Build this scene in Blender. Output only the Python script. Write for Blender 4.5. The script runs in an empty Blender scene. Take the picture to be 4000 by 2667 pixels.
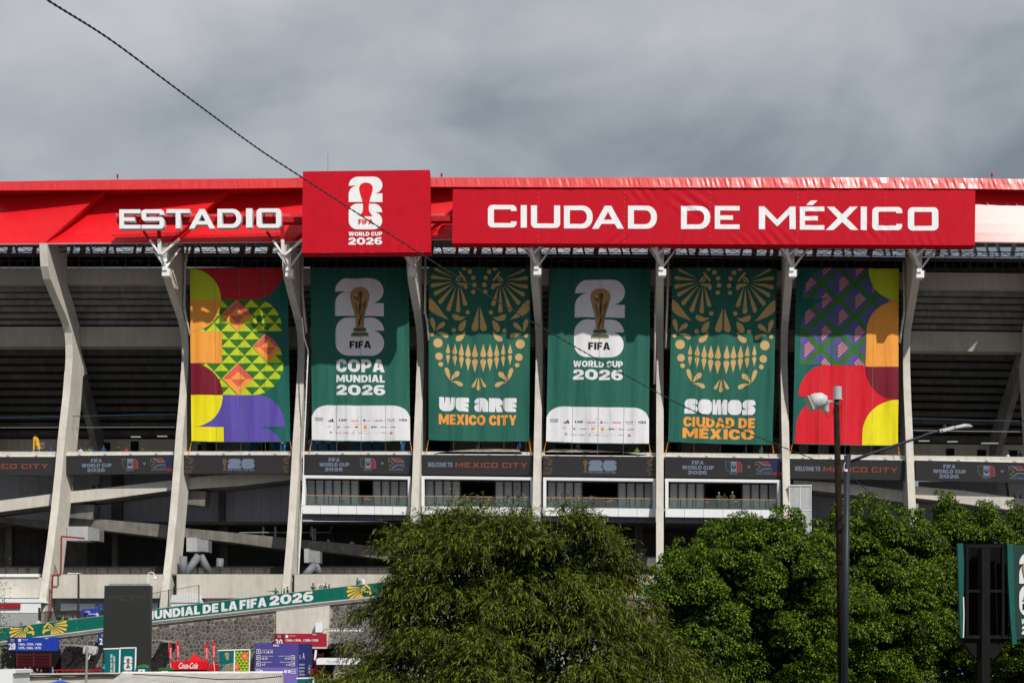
import bpy, bmesh, math, random
import numpy as np
from mathutils import Vector, Matrix
from mathutils.geometry import tessellate_polygon
random.seed(7); rng = np.random.default_rng(7)
scene = bpy.context.scene
COL = scene.collection
R = math.radians

# ------------------------------------------------------------------ camera
F = 5556.0; HZ = 2550.0; CH = 3.0          # focal length and horizon of the 4000 px photograph, camera height (m)
cd = bpy.data.cameras.new('camera'); cam = bpy.data.objects.new('camera', cd); COL.objects.link(cam)
cd.lens = 50.0; cd.sensor_width = 36.0; cd.shift_y = (HZ - 1333.5) / 4000.0
cd.clip_start = 0.5; cd.clip_end = 6000
cam.location = (0, 0, CH); cam.rotation_euler = (R(90), 0, 0)
scene.camera = cam

# ------------------------------------------------------------------ sky, sun, exposure
SUN_EL, SUN_AZ = 45.5, 31.0                # azimuth to the right of the line from the facade to the camera
w = bpy.data.worlds.new('World'); scene.world = w; w.use_nodes = True
nt = w.node_tree; nt.nodes.clear()
def wn(t, **k):
    n = nt.nodes.new(t)
    for a, b in k.items(): setattr(n, a, b)
    return n
sky = wn('ShaderNodeTexSky', sky_type='NISHITA', sun_disc=False, sun_elevation=R(SUN_EL), sun_rotation=R(180 - SUN_AZ))
sky.dust_density = 2.0
skym = wn('ShaderNodeVectorMath', operation='SCALE'); skym.inputs['Scale'].default_value = 0.6
nt.links.new(sky.outputs[0], skym.inputs[0])
tc = wn('ShaderNodeTexCoord')
def wnoise(scale, sx, sy, sz, loc, detail=4, rough=.5, dist=.3):
    m = wn('ShaderNodeMapping'); m.inputs['Scale'].default_value = (sx, sy, sz); m.inputs['Location'].default_value = loc
    n = wn('ShaderNodeTexNoise'); n.inputs['Scale'].default_value = scale; n.inputs['Detail'].default_value = detail
    n.inputs['Roughness'].default_value = rough; n.inputs['Distortion'].default_value = dist
    nt.links.new(tc.outputs['Generated'], m.inputs[0]); nt.links.new(m.outputs[0], n.inputs['Vector'])
    return n
n1 = wnoise(4.2, 1, 1, 1.6, (0.30, 0.2, 0.43), 4, .5, .35)
n2 = wnoise(11.0, 1, 1, 1.7, (1.7, 0.5, 0.2), 6, .55, .4)
mixn = wn('ShaderNodeMath', operation='MULTIPLY_ADD'); mixn.inputs[1].default_value = 0.34
nt.links.new(n2.outputs[0], mixn.inputs[0]); nt.links.new(n1.outputs[0], mixn.inputs[2])
cr = wn('ShaderNodeValToRGB')
e = cr.color_ramp.elements
e[0].position = 0.40; e[0].color = (2.2, 2.6, 3.05, 1)
e[1].position = 0.86; e[1].color = (5.7, 5.85, 6.1, 1)
m_ = cr.color_ramp.elements.new(0.60); m_.color = (3.9, 4.25, 4.65, 1)
sep = wn('ShaderNodeSeparateXYZ'); nt.links.new(tc.outputs['Generated'], sep.inputs[0])
grd = wn('ShaderNodeMapRange'); grd.inputs[1].default_value = .28; grd.inputs[2].default_value = .44; grd.inputs[3].default_value = -.10; grd.inputs[4].default_value = .12
nt.links.new(sep.outputs[2], grd.inputs[0])
addg = wn('ShaderNodeMath', operation='ADD'); nt.links.new(mixn.outputs[0], addg.inputs[0]); nt.links.new(grd.outputs[0], addg.inputs[1])
xx = wn('ShaderNodeMath', operation='MULTIPLY'); nt.links.new(sep.outputs[0], xx.inputs[0]); nt.links.new(sep.outputs[0], xx.inputs[1])
xm = wn('ShaderNodeMath', operation='MULTIPLY'); xm.inputs[1].default_value = -1.0; nt.links.new(xx.outputs[0], xm.inputs[0])
xc = wn('ShaderNodeMath', operation='MAXIMUM'); xc.inputs[1].default_value = -.16; nt.links.new(xm.outputs[0], xc.inputs[0])
ad2 = wn('ShaderNodeMath', operation='ADD'); nt.links.new(addg.outputs[0], ad2.inputs[0]); nt.links.new(xc.outputs[0], ad2.inputs[1])
nt.links.new(ad2.outputs[0], cr.inputs[0])
mx = wn('ShaderNodeMix', data_type='RGBA'); mx.inputs[0].default_value = 0.93
nt.links.new(skym.outputs[0], mx.inputs[6]); nt.links.new(cr.outputs[0], mx.inputs[7])
bg = wn('ShaderNodeBackground'); bg.inputs[1].default_value = 0.10
wo = wn('ShaderNodeOutputWorld')
nt.links.new(mx.outputs[2], bg.inputs[0]); nt.links.new(bg.outputs[0], wo.inputs[0])
sd = bpy.data.lights.new('sun', 'SUN'); sun = bpy.data.objects.new('sun', sd); COL.objects.link(sun)
sd.energy = 4.1; sd.angle = R(0.9); sd.color = (1.0, 0.95, 0.87)
sv = Vector((math.sin(R(SUN_AZ)) * math.cos(R(SUN_EL)), -math.cos(R(SUN_AZ)) * math.cos(R(SUN_EL)), math.sin(R(SUN_EL))))
sun.rotation_euler = sv.to_track_quat('Z', 'Y').to_euler(); sun.location = (60, -40, 120)
scene.view_settings.view_transform = 'Standard'; scene.view_settings.look = 'None'
scene.view_settings.exposure = 0.0; scene.view_settings.gamma = 1.0
try: scene.view_settings.use_curve_mapping = False
except Exception: pass
scene.render.engine = 'CYCLES'
scene.cycles.max_bounces = 6; scene.cycles.diffuse_bounces = 3; scene.cycles.transparent_max_bounces = 12

# ------------------------------------------------------------------ helpers
def X(px, Y): return (px - 2000.0) * Y / F
def Z(py, Y): return CH + (HZ - py) * Y / F
def W(px, py, Y): return Vector((X(px, Y), Y, Z(py, Y)))
def lin(x, pts):
    if x <= pts[0][0]: return pts[0][1]
    for (a, b), (c, d) in zip(pts, pts[1:]):
        if x <= c: return b + (d - b) * (x - a) / (c - a)
    return pts[-1][1]
def tag(o, label=None, cat=None, group=None, kind=None):
    if label: o['label'] = label
    if cat: o['category'] = cat
    if group: o['group'] = group
    if kind: o['kind'] = kind
    return o
def empty(name, loc, label=None, cat=None, group=None, kind=None, parent=None):
    o = bpy.data.objects.new(name, None); COL.objects.link(o); o.location = loc
    o.empty_display_size = .3
    if parent is not None:
        o.parent = parent; o['_off'] = 1
    return tag(o, label, cat, group, kind)
def wloc(o):
    v = Vector(o.location)
    while o.parent: o = o.parent; v += Vector(o.location)
    return v
class MB:
    def __init__(s): s.v = []; s.f = []; s.m = []
    def add(s, vs, fs, mi=0):
        b = len(s.v); s.v += [tuple(v) for v in vs]
        s.f += [tuple(i + b for i in f) for f in fs]; s.m += [mi] * len(fs)
    def box(s, x0, x1, y0, y1, z0, z1, mi=0):
        s.add([(x0,y0,z0),(x1,y0,z0),(x1,y1,z0),(x0,y1,z0),(x0,y0,z1),(x1,y0,z1),(x1,y1,z1),(x0,y1,z1)],
              [(0,3,2,1),(4,5,6,7),(0,1,5,4),(1,2,6,5),(2,3,7,6),(3,0,4,7)], mi)
    def pbox(s, px0, px1, py0, py1, Y0, Y1, mi=0):
        s.box(X(px0, Y0), X(px1, Y0), Y0, Y1, Z(py1, Y0), Z(py0, Y0), mi)
    def prism(s, loops, y0, y1, mi=0, ms=None, dx=0.0, dz=0.0):
        # loops of (x,z), first outer, others holes, extruded from y0 to y1
        tris = tessellate_polygon([[Vector((a, b, 0)) for a, b in l] for l in loops])
        flat = [p for l in loops for p in l]; n = len(flat)
        vs = [(a, y0, b) for a, b in flat] + [(a + dx, y1, b + dz) for a, b in flat]
        fs = []; 
        for t in tris:
            a, b, c = [Vector((flat[i][0], flat[i][1])) for i in t]
            if (b - a).cross(c - a) < 0: t = (t[0], t[2], t[1])
            fs.append(tuple(t)); fs.append(tuple(i + n for i in (t[0], t[2], t[1])))
        s.add(vs, fs, mi)
        base = len(s.v) - 2 * n; k = 0; sf = []
        for li, l in enumerate(loops):
            ar = sum(l[i][0] * l[(i+1) % len(l)][1] - l[(i+1) % len(l)][0] * l[i][1] for i in range(len(l)))
            for i in range(len(l)):
                a = base + k + i; b = base + k + (i + 1) % len(l)
                q = (a, b, b + n, a + n)
                if (ar > 0) == (li == 0): q = (b, a, a + n, b + n)
                sf.append(tuple(reversed(q)) )
            k += len(l)
        s.f += sf; s.m += [mi if ms is None else ms] * len(sf)
    def pprism(s, loop, Y0, Y1, mi=0, ms=None):
        s.prism([[(X(a, Y0), Z(b, Y0)) for a, b in loop]], Y0, Y1, mi, ms)
    def beam(s, a, b, wd, hg=None, mi=0, up=(0, 0, 1)):
        a = Vector(a); b = Vector(b); hg = hg or wd; d = (b - a).normalized(); u = Vector(up)
        if abs(d.dot(u)) > .98: u = Vector((0, 1, 0))
        r = d.cross(u).normalized() * wd / 2; t = r.cross(d).normalized() * hg / 2
        s.add([a-r-t, a+r-t, a+r+t, a-r+t, b-r-t, b+r-t, b+r+t, b-r+t],
              [(0,3,2,1),(4,5,6,7),(0,1,5,4),(1,2,6,5),(2,3,7,6),(3,0,4,7)], mi)
    def tube(s, pts, r, n=6, mi=0, caps=True):
        pts = [Vector(p) for p in pts]; rs = r if isinstance(r, (list, tuple)) else [r] * len(pts)
        vs = []; fs = []
        for i, p in enumerate(pts):
            d = (pts[min(i+1, len(pts)-1)] - pts[max(i-1, 0)]).normalized()
            u = Vector((0, 0, 1)) if abs(d.z) < .9 else Vector((0, 1, 0))
            a = d.cross(u).normalized(); b = a.cross(d)
            for k in range(n):
                t = 2 * math.pi * k / n; vs.append(p + (a * math.cos(t) + b * math.sin(t)) * rs[i])
        for i in range(len(pts) - 1):
            for k in range(n):
                k2 = (k + 1) % n; fs.append((i*n+k, i*n+k2, (i+1)*n+k2, (i+1)*n+k))
        if caps: fs.append(tuple(range(n-1, -1, -1))); fs.append(tuple((len(pts)-1)*n + k for k in range(n)))
        s.add(vs, fs, mi)
    def lathe(s, c, prof, n=12, mi=0, axis='z'):
        vs = []; fs = []
        for r, h in prof:
            for k in range(n):
                t = 2 * math.pi * k / n
                q = (r*math.cos(t), r*math.sin(t), h) if axis == 'z' else (r*math.cos(t), h, r*math.sin(t))
                vs.append((c[0]+q[0], c[1]+q[1], c[2]+q[2]))
        for i in range(len(prof) - 1):
            for k in range(n):
                k2 = (k+1) % n; q = (i*n+k, i*n+k2, (i+1)*n+k2, (i+1)*n+k)
                fs.append(q if axis == 'z' else q[::-1])
        fs.append(tuple(range(n-1, -1, -1)) if axis == 'z' else tuple(range(n)))
        q = tuple((len(prof)-1)*n + k for k in range(n)); fs.append(q if axis == 'z' else q[::-1])
        s.add(vs, fs, mi)
    def mesh(s, name, off=Vector((0, 0, 0)), smooth=False):
        me = bpy.data.meshes.new(name)
        me.from_pydata([(v[0]-off[0], v[1]-off[1], v[2]-off[2]) for v in s.v], [], s.f)
        me.polygons.foreach_set('material_index', s.m)
        if smooth: me.polygons.foreach_set('use_smooth', [True] * len(s.f))
        me.update(); return me
    def build(s, name, mats, parent=None, smooth=False, label=None, cat=None, group=None, kind=None, origin=None):
        mats = mats if isinstance(mats, (list, tuple)) else [mats]
        if parent is not None: off = wloc(parent)
        elif origin is not None: off = Vector(origin)
        else:
            a = np.array(s.v); off = Vector(((a[:,0].min()+a[:,0].max())/2, (a[:,1].min()+a[:,1].max())/2, a[:,2].min()))
        if parent is not None:
            a = np.array(s.v); c = Vector(((a[:,0].min()+a[:,0].max())/2, (a[:,1].min()+a[:,1].max())/2, (a[:,2].min()+a[:,2].max())/2))
            me = s.mesh(name, c, smooth)
            o = bpy.data.objects.new(name, me); COL.objects.link(o); o.parent = parent; o.location = c - off
        else:
            me = s.mesh(name, off, smooth)
            o = bpy.data.objects.new(name, me); COL.objects.link(o); o.location = off
        for m in mats: me.materials.append(m)
        return tag(o, label, cat, group, kind)
def kids(o): return [c for c in bpy.data.objects if c.parent == o]
def copy_tree(o, parent=None, loc=None):
    c = o.copy(); COL.objects.link(c); c.parent = parent
    if loc is not None: c.location = loc
    for ch in list(o.children): copy_tree(ch, c)
    return c

# ------------------------------------------------------------------ materials
MC = {}
def mat(name, col, rough=.7, metal=0., var=.12, scale=3., streak=0., bump=.0, bscale=20., spec=.4, emit=0., blotch=.0, emcol=None, bst=(1,1,1), bd=.02, alpha=1., trans=0., coat=0.):
    if name in MC: return MC[name]
    m = bpy.data.materials.new(name); m.use_nodes = True; MC[name] = m
    t = m.node_tree; N = t.nodes; L = t.links; b = N['Principled BSDF']
    b.inputs['Roughness'].default_value = rough; b.inputs['Metallic'].default_value = metal
    b.inputs['Specular IOR Level'].default_value = spec
    geo = N.new('ShaderNodeNewGeometry')
    def noise(sc, sx=1, sy=1, sz=1, det=3):
        mp = N.new('ShaderNodeMapping'); mp.inputs['Scale'].default_value = (sx, sy, sz)
        n = N.new('ShaderNodeTexNoise'); n.inputs['Scale'].default_value = sc; n.inputs['Detail'].default_value = det
        L.new(geo.outputs['Position'], mp.inputs[0]); L.new(mp.outputs[0], n.inputs['Vector']); return n
    def rng_(n, lo, hi):
        r = N.new('ShaderNodeMapRange'); r.inputs[1].default_value = .3; r.inputs[2].default_value = .7
        r.inputs[3].default_value = lo; r.inputs[4].default_value = hi; L.new(n.outputs[0], r.inputs[0]); return r.outputs[0]
    fac = rng_(noise(scale), 1 - var, 1 + var)
    def mul(a, b_):
        k = N.new('ShaderNodeMath'); k.operation = 'MULTIPLY'; L.new(a, k.inputs[0]); L.new(b_, k.inputs[1]); return k.outputs[0]
    if streak: fac = mul(fac, rng_(noise(1.0, 2.2, 2.2, .12, 4), 1 - streak, 1 + streak * .5))
    if blotch: fac = mul(fac, rng_(noise(.35, 1, 1, 1, 5), 1 - blotch, 1 + blotch * .6))
    vm = N.new('ShaderNodeVectorMath'); vm.operation = 'SCALE'; vm.inputs[0].default_value = col[:3]
    L.new(fac, vm.inputs['Scale']); L.new(vm.outputs[0], b.inputs['Base Color'])
    if bump:
        bn = N.new('ShaderNodeBump'); bn.inputs['Strength'].default_value = bump; bn.inputs['Distance'].default_value = bd
        L.new(noise(bscale, *bst, det=5).outputs[0], bn.inputs['Height']); L.new(bn.outputs[0], b.inputs['Normal'])
    if coat: b.inputs['Coat Weight'].default_value = coat; b.inputs['Coat Roughness'].default_value = .33
    if emit:
        b.inputs['Emission Color'].default_value = (*(emcol or col)[:3], 1); b.inputs['Emission Strength'].default_value = emit
    if alpha < 1: b.inputs['Alpha'].default_value = alpha
    if trans: b.inputs['Transmission Weight'].default_value = trans
    return m
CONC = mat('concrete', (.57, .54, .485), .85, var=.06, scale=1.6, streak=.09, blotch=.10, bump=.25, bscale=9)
CONCD = mat('shaded_weathered_concrete', (.18, .168, .152), .9, var=.16, scale=1.1, streak=.26, blotch=.25, bump=.3, bscale=6)  # base darkened to deepen the recess shade; streaks and blotches are weathering
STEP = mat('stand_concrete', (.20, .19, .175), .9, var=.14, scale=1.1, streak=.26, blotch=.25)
CONCK = mat('recess_shade_concrete', (.08, .074, .068), .9, var=.2, scale=1.3, streak=.3, blotch=.2)  # shade of the deep recesses put into the base colour
CONCW = mat('painted_concrete', (.56, .53, .47), .85, var=.05, scale=1.2, streak=.12, blotch=.08, bump=.15)
BEIGE = mat('beige_plaster', (.36, .33, .28), .85, var=.06, streak=.1, blotch=.08)
DARK = mat('dark_void', (.010, .010, .011), .95, spec=.1)  # near-black base stands in for the shade inside recesses and openings
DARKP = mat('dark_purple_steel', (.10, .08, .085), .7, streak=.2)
RED = mat('red_membrane', (.70, .004, .010), .5, var=.04, scale=.8, streak=.05, spec=.15, bump=.22, bscale=1.6, coat=.6)
REDS = mat('red_fascia_sheet', (.62, .018, .022), .45, var=.06, scale=1.5, streak=.06, spec=.2, bump=.15, bscale=1.3, coat=.8)
REDF = mat('red_canvas', (.52, .004, .018), .65, var=.04, scale=.7, streak=.05, spec=.12, bump=.2, bscale=1.6)
REDM = mat('red_steel', (.42, .006, .010), .6, spec=.2)
WSTEEL = mat('white_steel', (.80, .80, .80), .45, var=.04)
GSTEEL = mat('grey_steel', (.32, .33, .34), .45, metal=.4)
KSTEEL = mat('black_steel', (.02, .02, .022), .5)
WPAINT = mat('white_panel', (.76, .78, .80), .4, var=.03, scale=.8, streak=.03)
WSIGN = mat('white_letter_paint', (.80, .81, .83), .5, var=.03)
WSIDE = mat('letter_side_grey', (.60, .62, .66), .5, var=.03)
LEDB = mat('led_face', (.022, .021, .022), .85, spec=.08, var=.05, emit=.012, emcol=(1, .95, .96))
LEDK = mat('led_cabinet', (.012, .014, .02), .5)
BLUEG = mat('blue_grey_cladding', (.52, .53, .60), .6, var=.05, streak=.08)
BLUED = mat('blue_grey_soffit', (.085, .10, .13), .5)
CUR = mat('window_blind', (.85, .85, .85), .7, var=.04)
CURD = mat('interior_shade', (.68, .69, .70), .6, var=.08)
WOOD = mat('wood_handrail', (.42, .22, .10), .5)
ORANGE = mat('orange_rope', (.75, .30, .03), .7)
TBLUE = mat('toilet_blue', (.012, .10, .20), .5)
TWHITE = mat('toilet_grey_roof', (.30, .32, .34), .6)
def glassmat():
    m = bpy.data.materials.new('balustrade_glass'); m.use_nodes = True; t = m.node_tree; N = t.nodes
    N.clear(); o = N.new('ShaderNodeOutputMaterial'); mxs = N.new('ShaderNodeMixShader'); tr = N.new('ShaderNodeBsdfTransparent'); g = N.new('ShaderNodeBsdfGlossy')
    lw = N.new('ShaderNodeFresnel'); lw.inputs[0].default_value = 1.5
    d = N.new('ShaderNodeBsdfDiffuse'); d.inputs[0].default_value = (.30, .36, .35, 1); m2 = N.new('ShaderNodeMixShader'); m2.inputs[0].default_value = .16
    tr.inputs[0].default_value = (.82, .9, .88, 1); g.inputs['Roughness'].default_value = .05
    t.links.new(lw.outputs[0], mxs.inputs[0]); t.links.new(tr.outputs[0], mxs.inputs[1]); t.links.new(g.outputs[0], mxs.inputs[2])
    t.links.new(mxs.outputs[0], m2.inputs[1]); t.links.new(d.outputs[0], m2.inputs[2]); t.links.new(m2.outputs[0], o.inputs[0])
    return m
GLASS = glassmat()
def cloth(name, col): return mat('cloth_' + name, col, .62, var=.03, scale=1.4, spec=.2, bump=.75, bscale=1.0, bst=(2.6,2.6,.30), bd=.10)
C_ = {k: cloth(k, v) for k, v in dict(
    green=(.016, .115, .085), dkgreen=(.008, .105, .085), teal=(.0, .12, .13), white=(.70, .70, .74), signwhite=(.82, .82, .84), gold=(.55, .36, .14), orange=(.80, .32, .05), dorange=(.68, .25, .06),
    lime=(.48, .58, .02), red=(.62, .01, .025), dred=(.42, .012, .02), maroon=(.17, .008, .022), yellow=(.78, .68, .01), purple=(.10, .07, .36), pgreen=(.035, .15, .025),
    pink=(.68, .10, .08), black=(.01, .01, .012), bronze=(.20, .12, .055), darkbronze=(.07, .04, .018), cup_gold=(.38, .24, .11), seam=(.10, .25, .2), navy=(.02, .03, .16),
    rampgold=(.72, .47, .06), rampgreen=(.0, .115, .085), blue=(.01, .04, .36), coke=(.66, .005, .015), purplesign=(.07, .06, .26), purplelite=(.17, .13, .45), logored=(.6, .05, .06), grey=(.35, .35, .37), cyan=(.02, .30, .42)).items()}

# ------------------------------------------------------------------ flat shapes (print, lettering)
def fil(pts, seg=6):
    out = []; n = len(pts)
    for i, p in enumerate(pts):
        r = p[2] if len(p) > 2 else 0
        P = Vector(p[:2])
        if r <= 0: out.append((P.x, P.y)); continue
        A = Vector(pts[i-1][:2]); B = Vector(pts[(i+1) % n][:2])
        a = (A - P); b = (B - P); la = a.length; lb = b.length; a.normalize(); b.normalize()
        ang = a.angle(b); d = min(r / math.tan(ang/2), la*.99, lb*.99); rr = d * math.tan(ang/2)
        s = P + a*d; e_ = P + b*d; c = P + (a+b).normalized() * (rr / math.sin(ang/2))
        a0 = math.atan2(s.y-c.y, s.x-c.x); a1 = math.atan2(e_.y-c.y, e_.x-c.x); da = (a1-a0+math.pi) % (2*math.pi) - math.pi
        for k in range(seg+1):
            t = a0 + da*k/seg; out.append((c.x + rr*math.cos(t), c.y + rr*math.sin(t)))
    return out
def arc(cx, cy, rx, ry, a0, a1, n=14):
    return [(cx + rx*math.cos(R(a0+(a1-a0)*k/n)), cy + ry*math.sin(R(a0+(a1-a0)*k/n))) for k in range(n+1)]
def disc(cx, cy, r, n=18): return arc(cx, cy, r, r, 0, 360 - 360/n, n-1)
def drop(tx, ty, bx, by, r, n=12):
    d = Vector((bx-tx, by-ty)); L = d.length; a = math.atan2(d.y, d.x); th = math.acos(min(.99, r/L))
    return [(tx, ty)] + [(bx + r*math.cos(a+math.pi-th-(2*math.pi-2*th)*k/n), by + r*math.sin(a+math.pi-th-(2*math.pi-2*th)*k/n)) for k in range(n+1)]
def rect(a, b, c, d): return [(a, b), (c, b), (c, d), (a, d)]
def piece(loops, mname, layer=1):
    if loops and not isinstance(loops[0][0], (list, tuple)): loops = [loops]
    tris = tessellate_polygon([[Vector((a, b, 0)) for a, b in l] for l in loops])
    return ([p for l in loops for p in l], [tuple(t) for t in tris], mname, layer)
def clip(poly, conv):
    # Sutherland-Hodgman against a convex polygon
    ar = sum(conv[i][0]*conv[(i+1) % len(conv)][1]-conv[(i+1) % len(conv)][0]*conv[i][1] for i in range(len(conv)))
    sg = 1 if ar > 0 else -1; out = poly
    for i in range(len(conv)):
        a = conv[i]; b = conv[(i+1) % len(conv)]
        if abs(a[0]-b[0]) + abs(a[1]-b[1]) < 1e-9: continue
        f = lambda p: sg*((b[0]-a[0])*(p[1]-a[1])-(b[1]-a[1])*(p[0]-a[0]))
        new = []
        for j in range(len(out)):
            p = out[j]; q = out[(j+1) % len(out)]; fp = f(p); fq = f(q)
            if fp >= 0: new.append(p)
            if fp*fq < 0:
                t = fp/(fp-fq); new.append((p[0]+(q[0]-p[0])*t, p[1]+(q[1]-p[1])*t))
        out = new
        if len(out) < 3: return None
    return out
TX = {}
def text2d(s, bold=.03, sp=1.0, shear=0):
    k = (s, bold, sp, shear)
    if k in TX: return TX[k]
    c = bpy.data.curves.new('t', 'FONT'); c.body = s; c.size = 1; c.offset = bold; c.space_character = sp; c.resolution_u = 4; c.shear = shear
    o = bpy.data.objects.new('t', c); COL.objects.link(o)
    dg = bpy.context.evaluated_depsgraph_get(); dg.update()
    me = bpy.data.meshes.new_from_object(o.evaluated_get(dg)) 
    v = np.array([x.co[:2] for x in me.vertices]); f = [tuple(p.vertices) for p in me.polygons]
    bpy.data.objects.remove(o); bpy.data.curves.remove(c); bpy.data.meshes.remove(me)
    mn = v.min(0); mxx = v.max(0); v = (v - mn) / (mxx - mn); v[:, 1] = 1 - v[:, 1]      # y grows downwards
    TX[k] = (v, f); return TX[k]
def txt(s, x0, y0, x1, y1, mname, layer=2, bold=.03, sp=1.04, shear=0):
    v, f = text2d(s, bold, sp, shear)
    return ([(x0+(x1-x0)*a, y0+(y1-y0)*b) for a, b in v], f, mname, layer)
# wide square capitals, unit height, y upwards
G = {
 'C': (1.3, [[(0,0,.2),(1.3,0,.2),(1.3,.27),(1.04,.27),(1.04,.2),(.27,.2,.05),(.27,.8,.05),(1.04,.8),(1.04,.73),(1.3,.73),(1.3,1,.2),(0,1,.2)]]),
 'I': (.27, [[(0,0),(.27,0),(.27,1),(0,1)]]),
 'U': (1.3, [[(0,1),(0,0,.2),(1.3,0,.2),(1.3,1),(1.03,1),(1.03,.2),(.27,.2),(.27,1)]]),
 'D': (1.33, [[(0,0),(1.33,0,.46),(1.33,1,.46),(0,1)],[(.27,.2),(.27,.8),(1.06,.8,.27),(1.06,.2,.27)]]),
 'A': (1.55, [[(0,0),(.31,0),(.45,.21),(1.10,.21),(1.24,0),(1.55,0),(.93,1),(.62,1)],[(.57,.39),(.775,.74),(.98,.39)]]),
 'E': (1.28, [[(0,0),(1.28,0),(1.28,.2),(.27,.2),(.27,.4),(.94,.4),(.94,.59),(.27,.59),(.27,.8),(1.28,.8),(1.28,1),(0,1)]]),
 'M': (1.6, [[(0,0),(.27,0),(.27,.66),(.8,.12),(1.33,.66),(1.33,0),(1.6,0),(1.6,1),(1.36,1),(.8,.42),(.24,1),(0,1)]]),
 'X': (1.5, [[(0,0),(.36,0),(.75,.34),(1.14,0),(1.5,0),(.95,.51),(1.45,1),(1.1,1),(.75,.67),(.4,1),(.05,1),(.55,.51)]]),
 'O': (1.3, [[(0,0,.2),(1.3,0,.2),(1.3,1,.2),(0,1,.2)],[(.27,.2,.04),(.27,.8,.04),(1.03,.8,.04),(1.03,.2,.04)]]),
 'S': (1.28, [[(0,0,.0),(1.28,0,.2),(1.28,.6,.17),(.25,.6,.03),(.25,.8,.03),(1.03,.8),(1.03,.72),(1.27,.72),(1.27,1,.2),(0,1,.2),(0,.41,.17),(1.02,.41,.03),(1.02,.2,.03),(0,.2)]]),
 'T': (1.3, [[(0,.8),(.515,.8),(.515,0),(.785,0),(.785,.8),(1.3,.8),(1.3,1),(0,1)]]),
 'Y': (1.4, [[(.565,0),(.835,0),(.835,.4),(1.4,1),(1.06,1),(.7,.6),(.34,1),(0,1),(.565,.4)]]),
 "'": (.5, [[(0,0),(.3,0),(.5,1),(.2,1)]]),
}
def glyph(ch, x0, y0, x1, y1):
    gw, loops = G[ch]
    gh = 1.0
    return [[(x0 + (x1-x0)*a/gw, y1 - (y1-y0)*b/gh) for a, b in fil(l)] for l in loops]
def wide(s, x0, y0, x1, y1, mname, layer=2, gap=.24):
    tot = sum((.6 if c == ' ' else G[c][0] + gap) for c in s) - gap; k = (x1-x0)/tot; x = x0; out = []
    for c in s:
        if c == ' ': x += .6*k; continue
        out.append(piece(glyph(c, x, y0, x + G[c][0]*k, y1), mname, layer)); x += (G[c][0]+gap)*k
    return out

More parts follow.
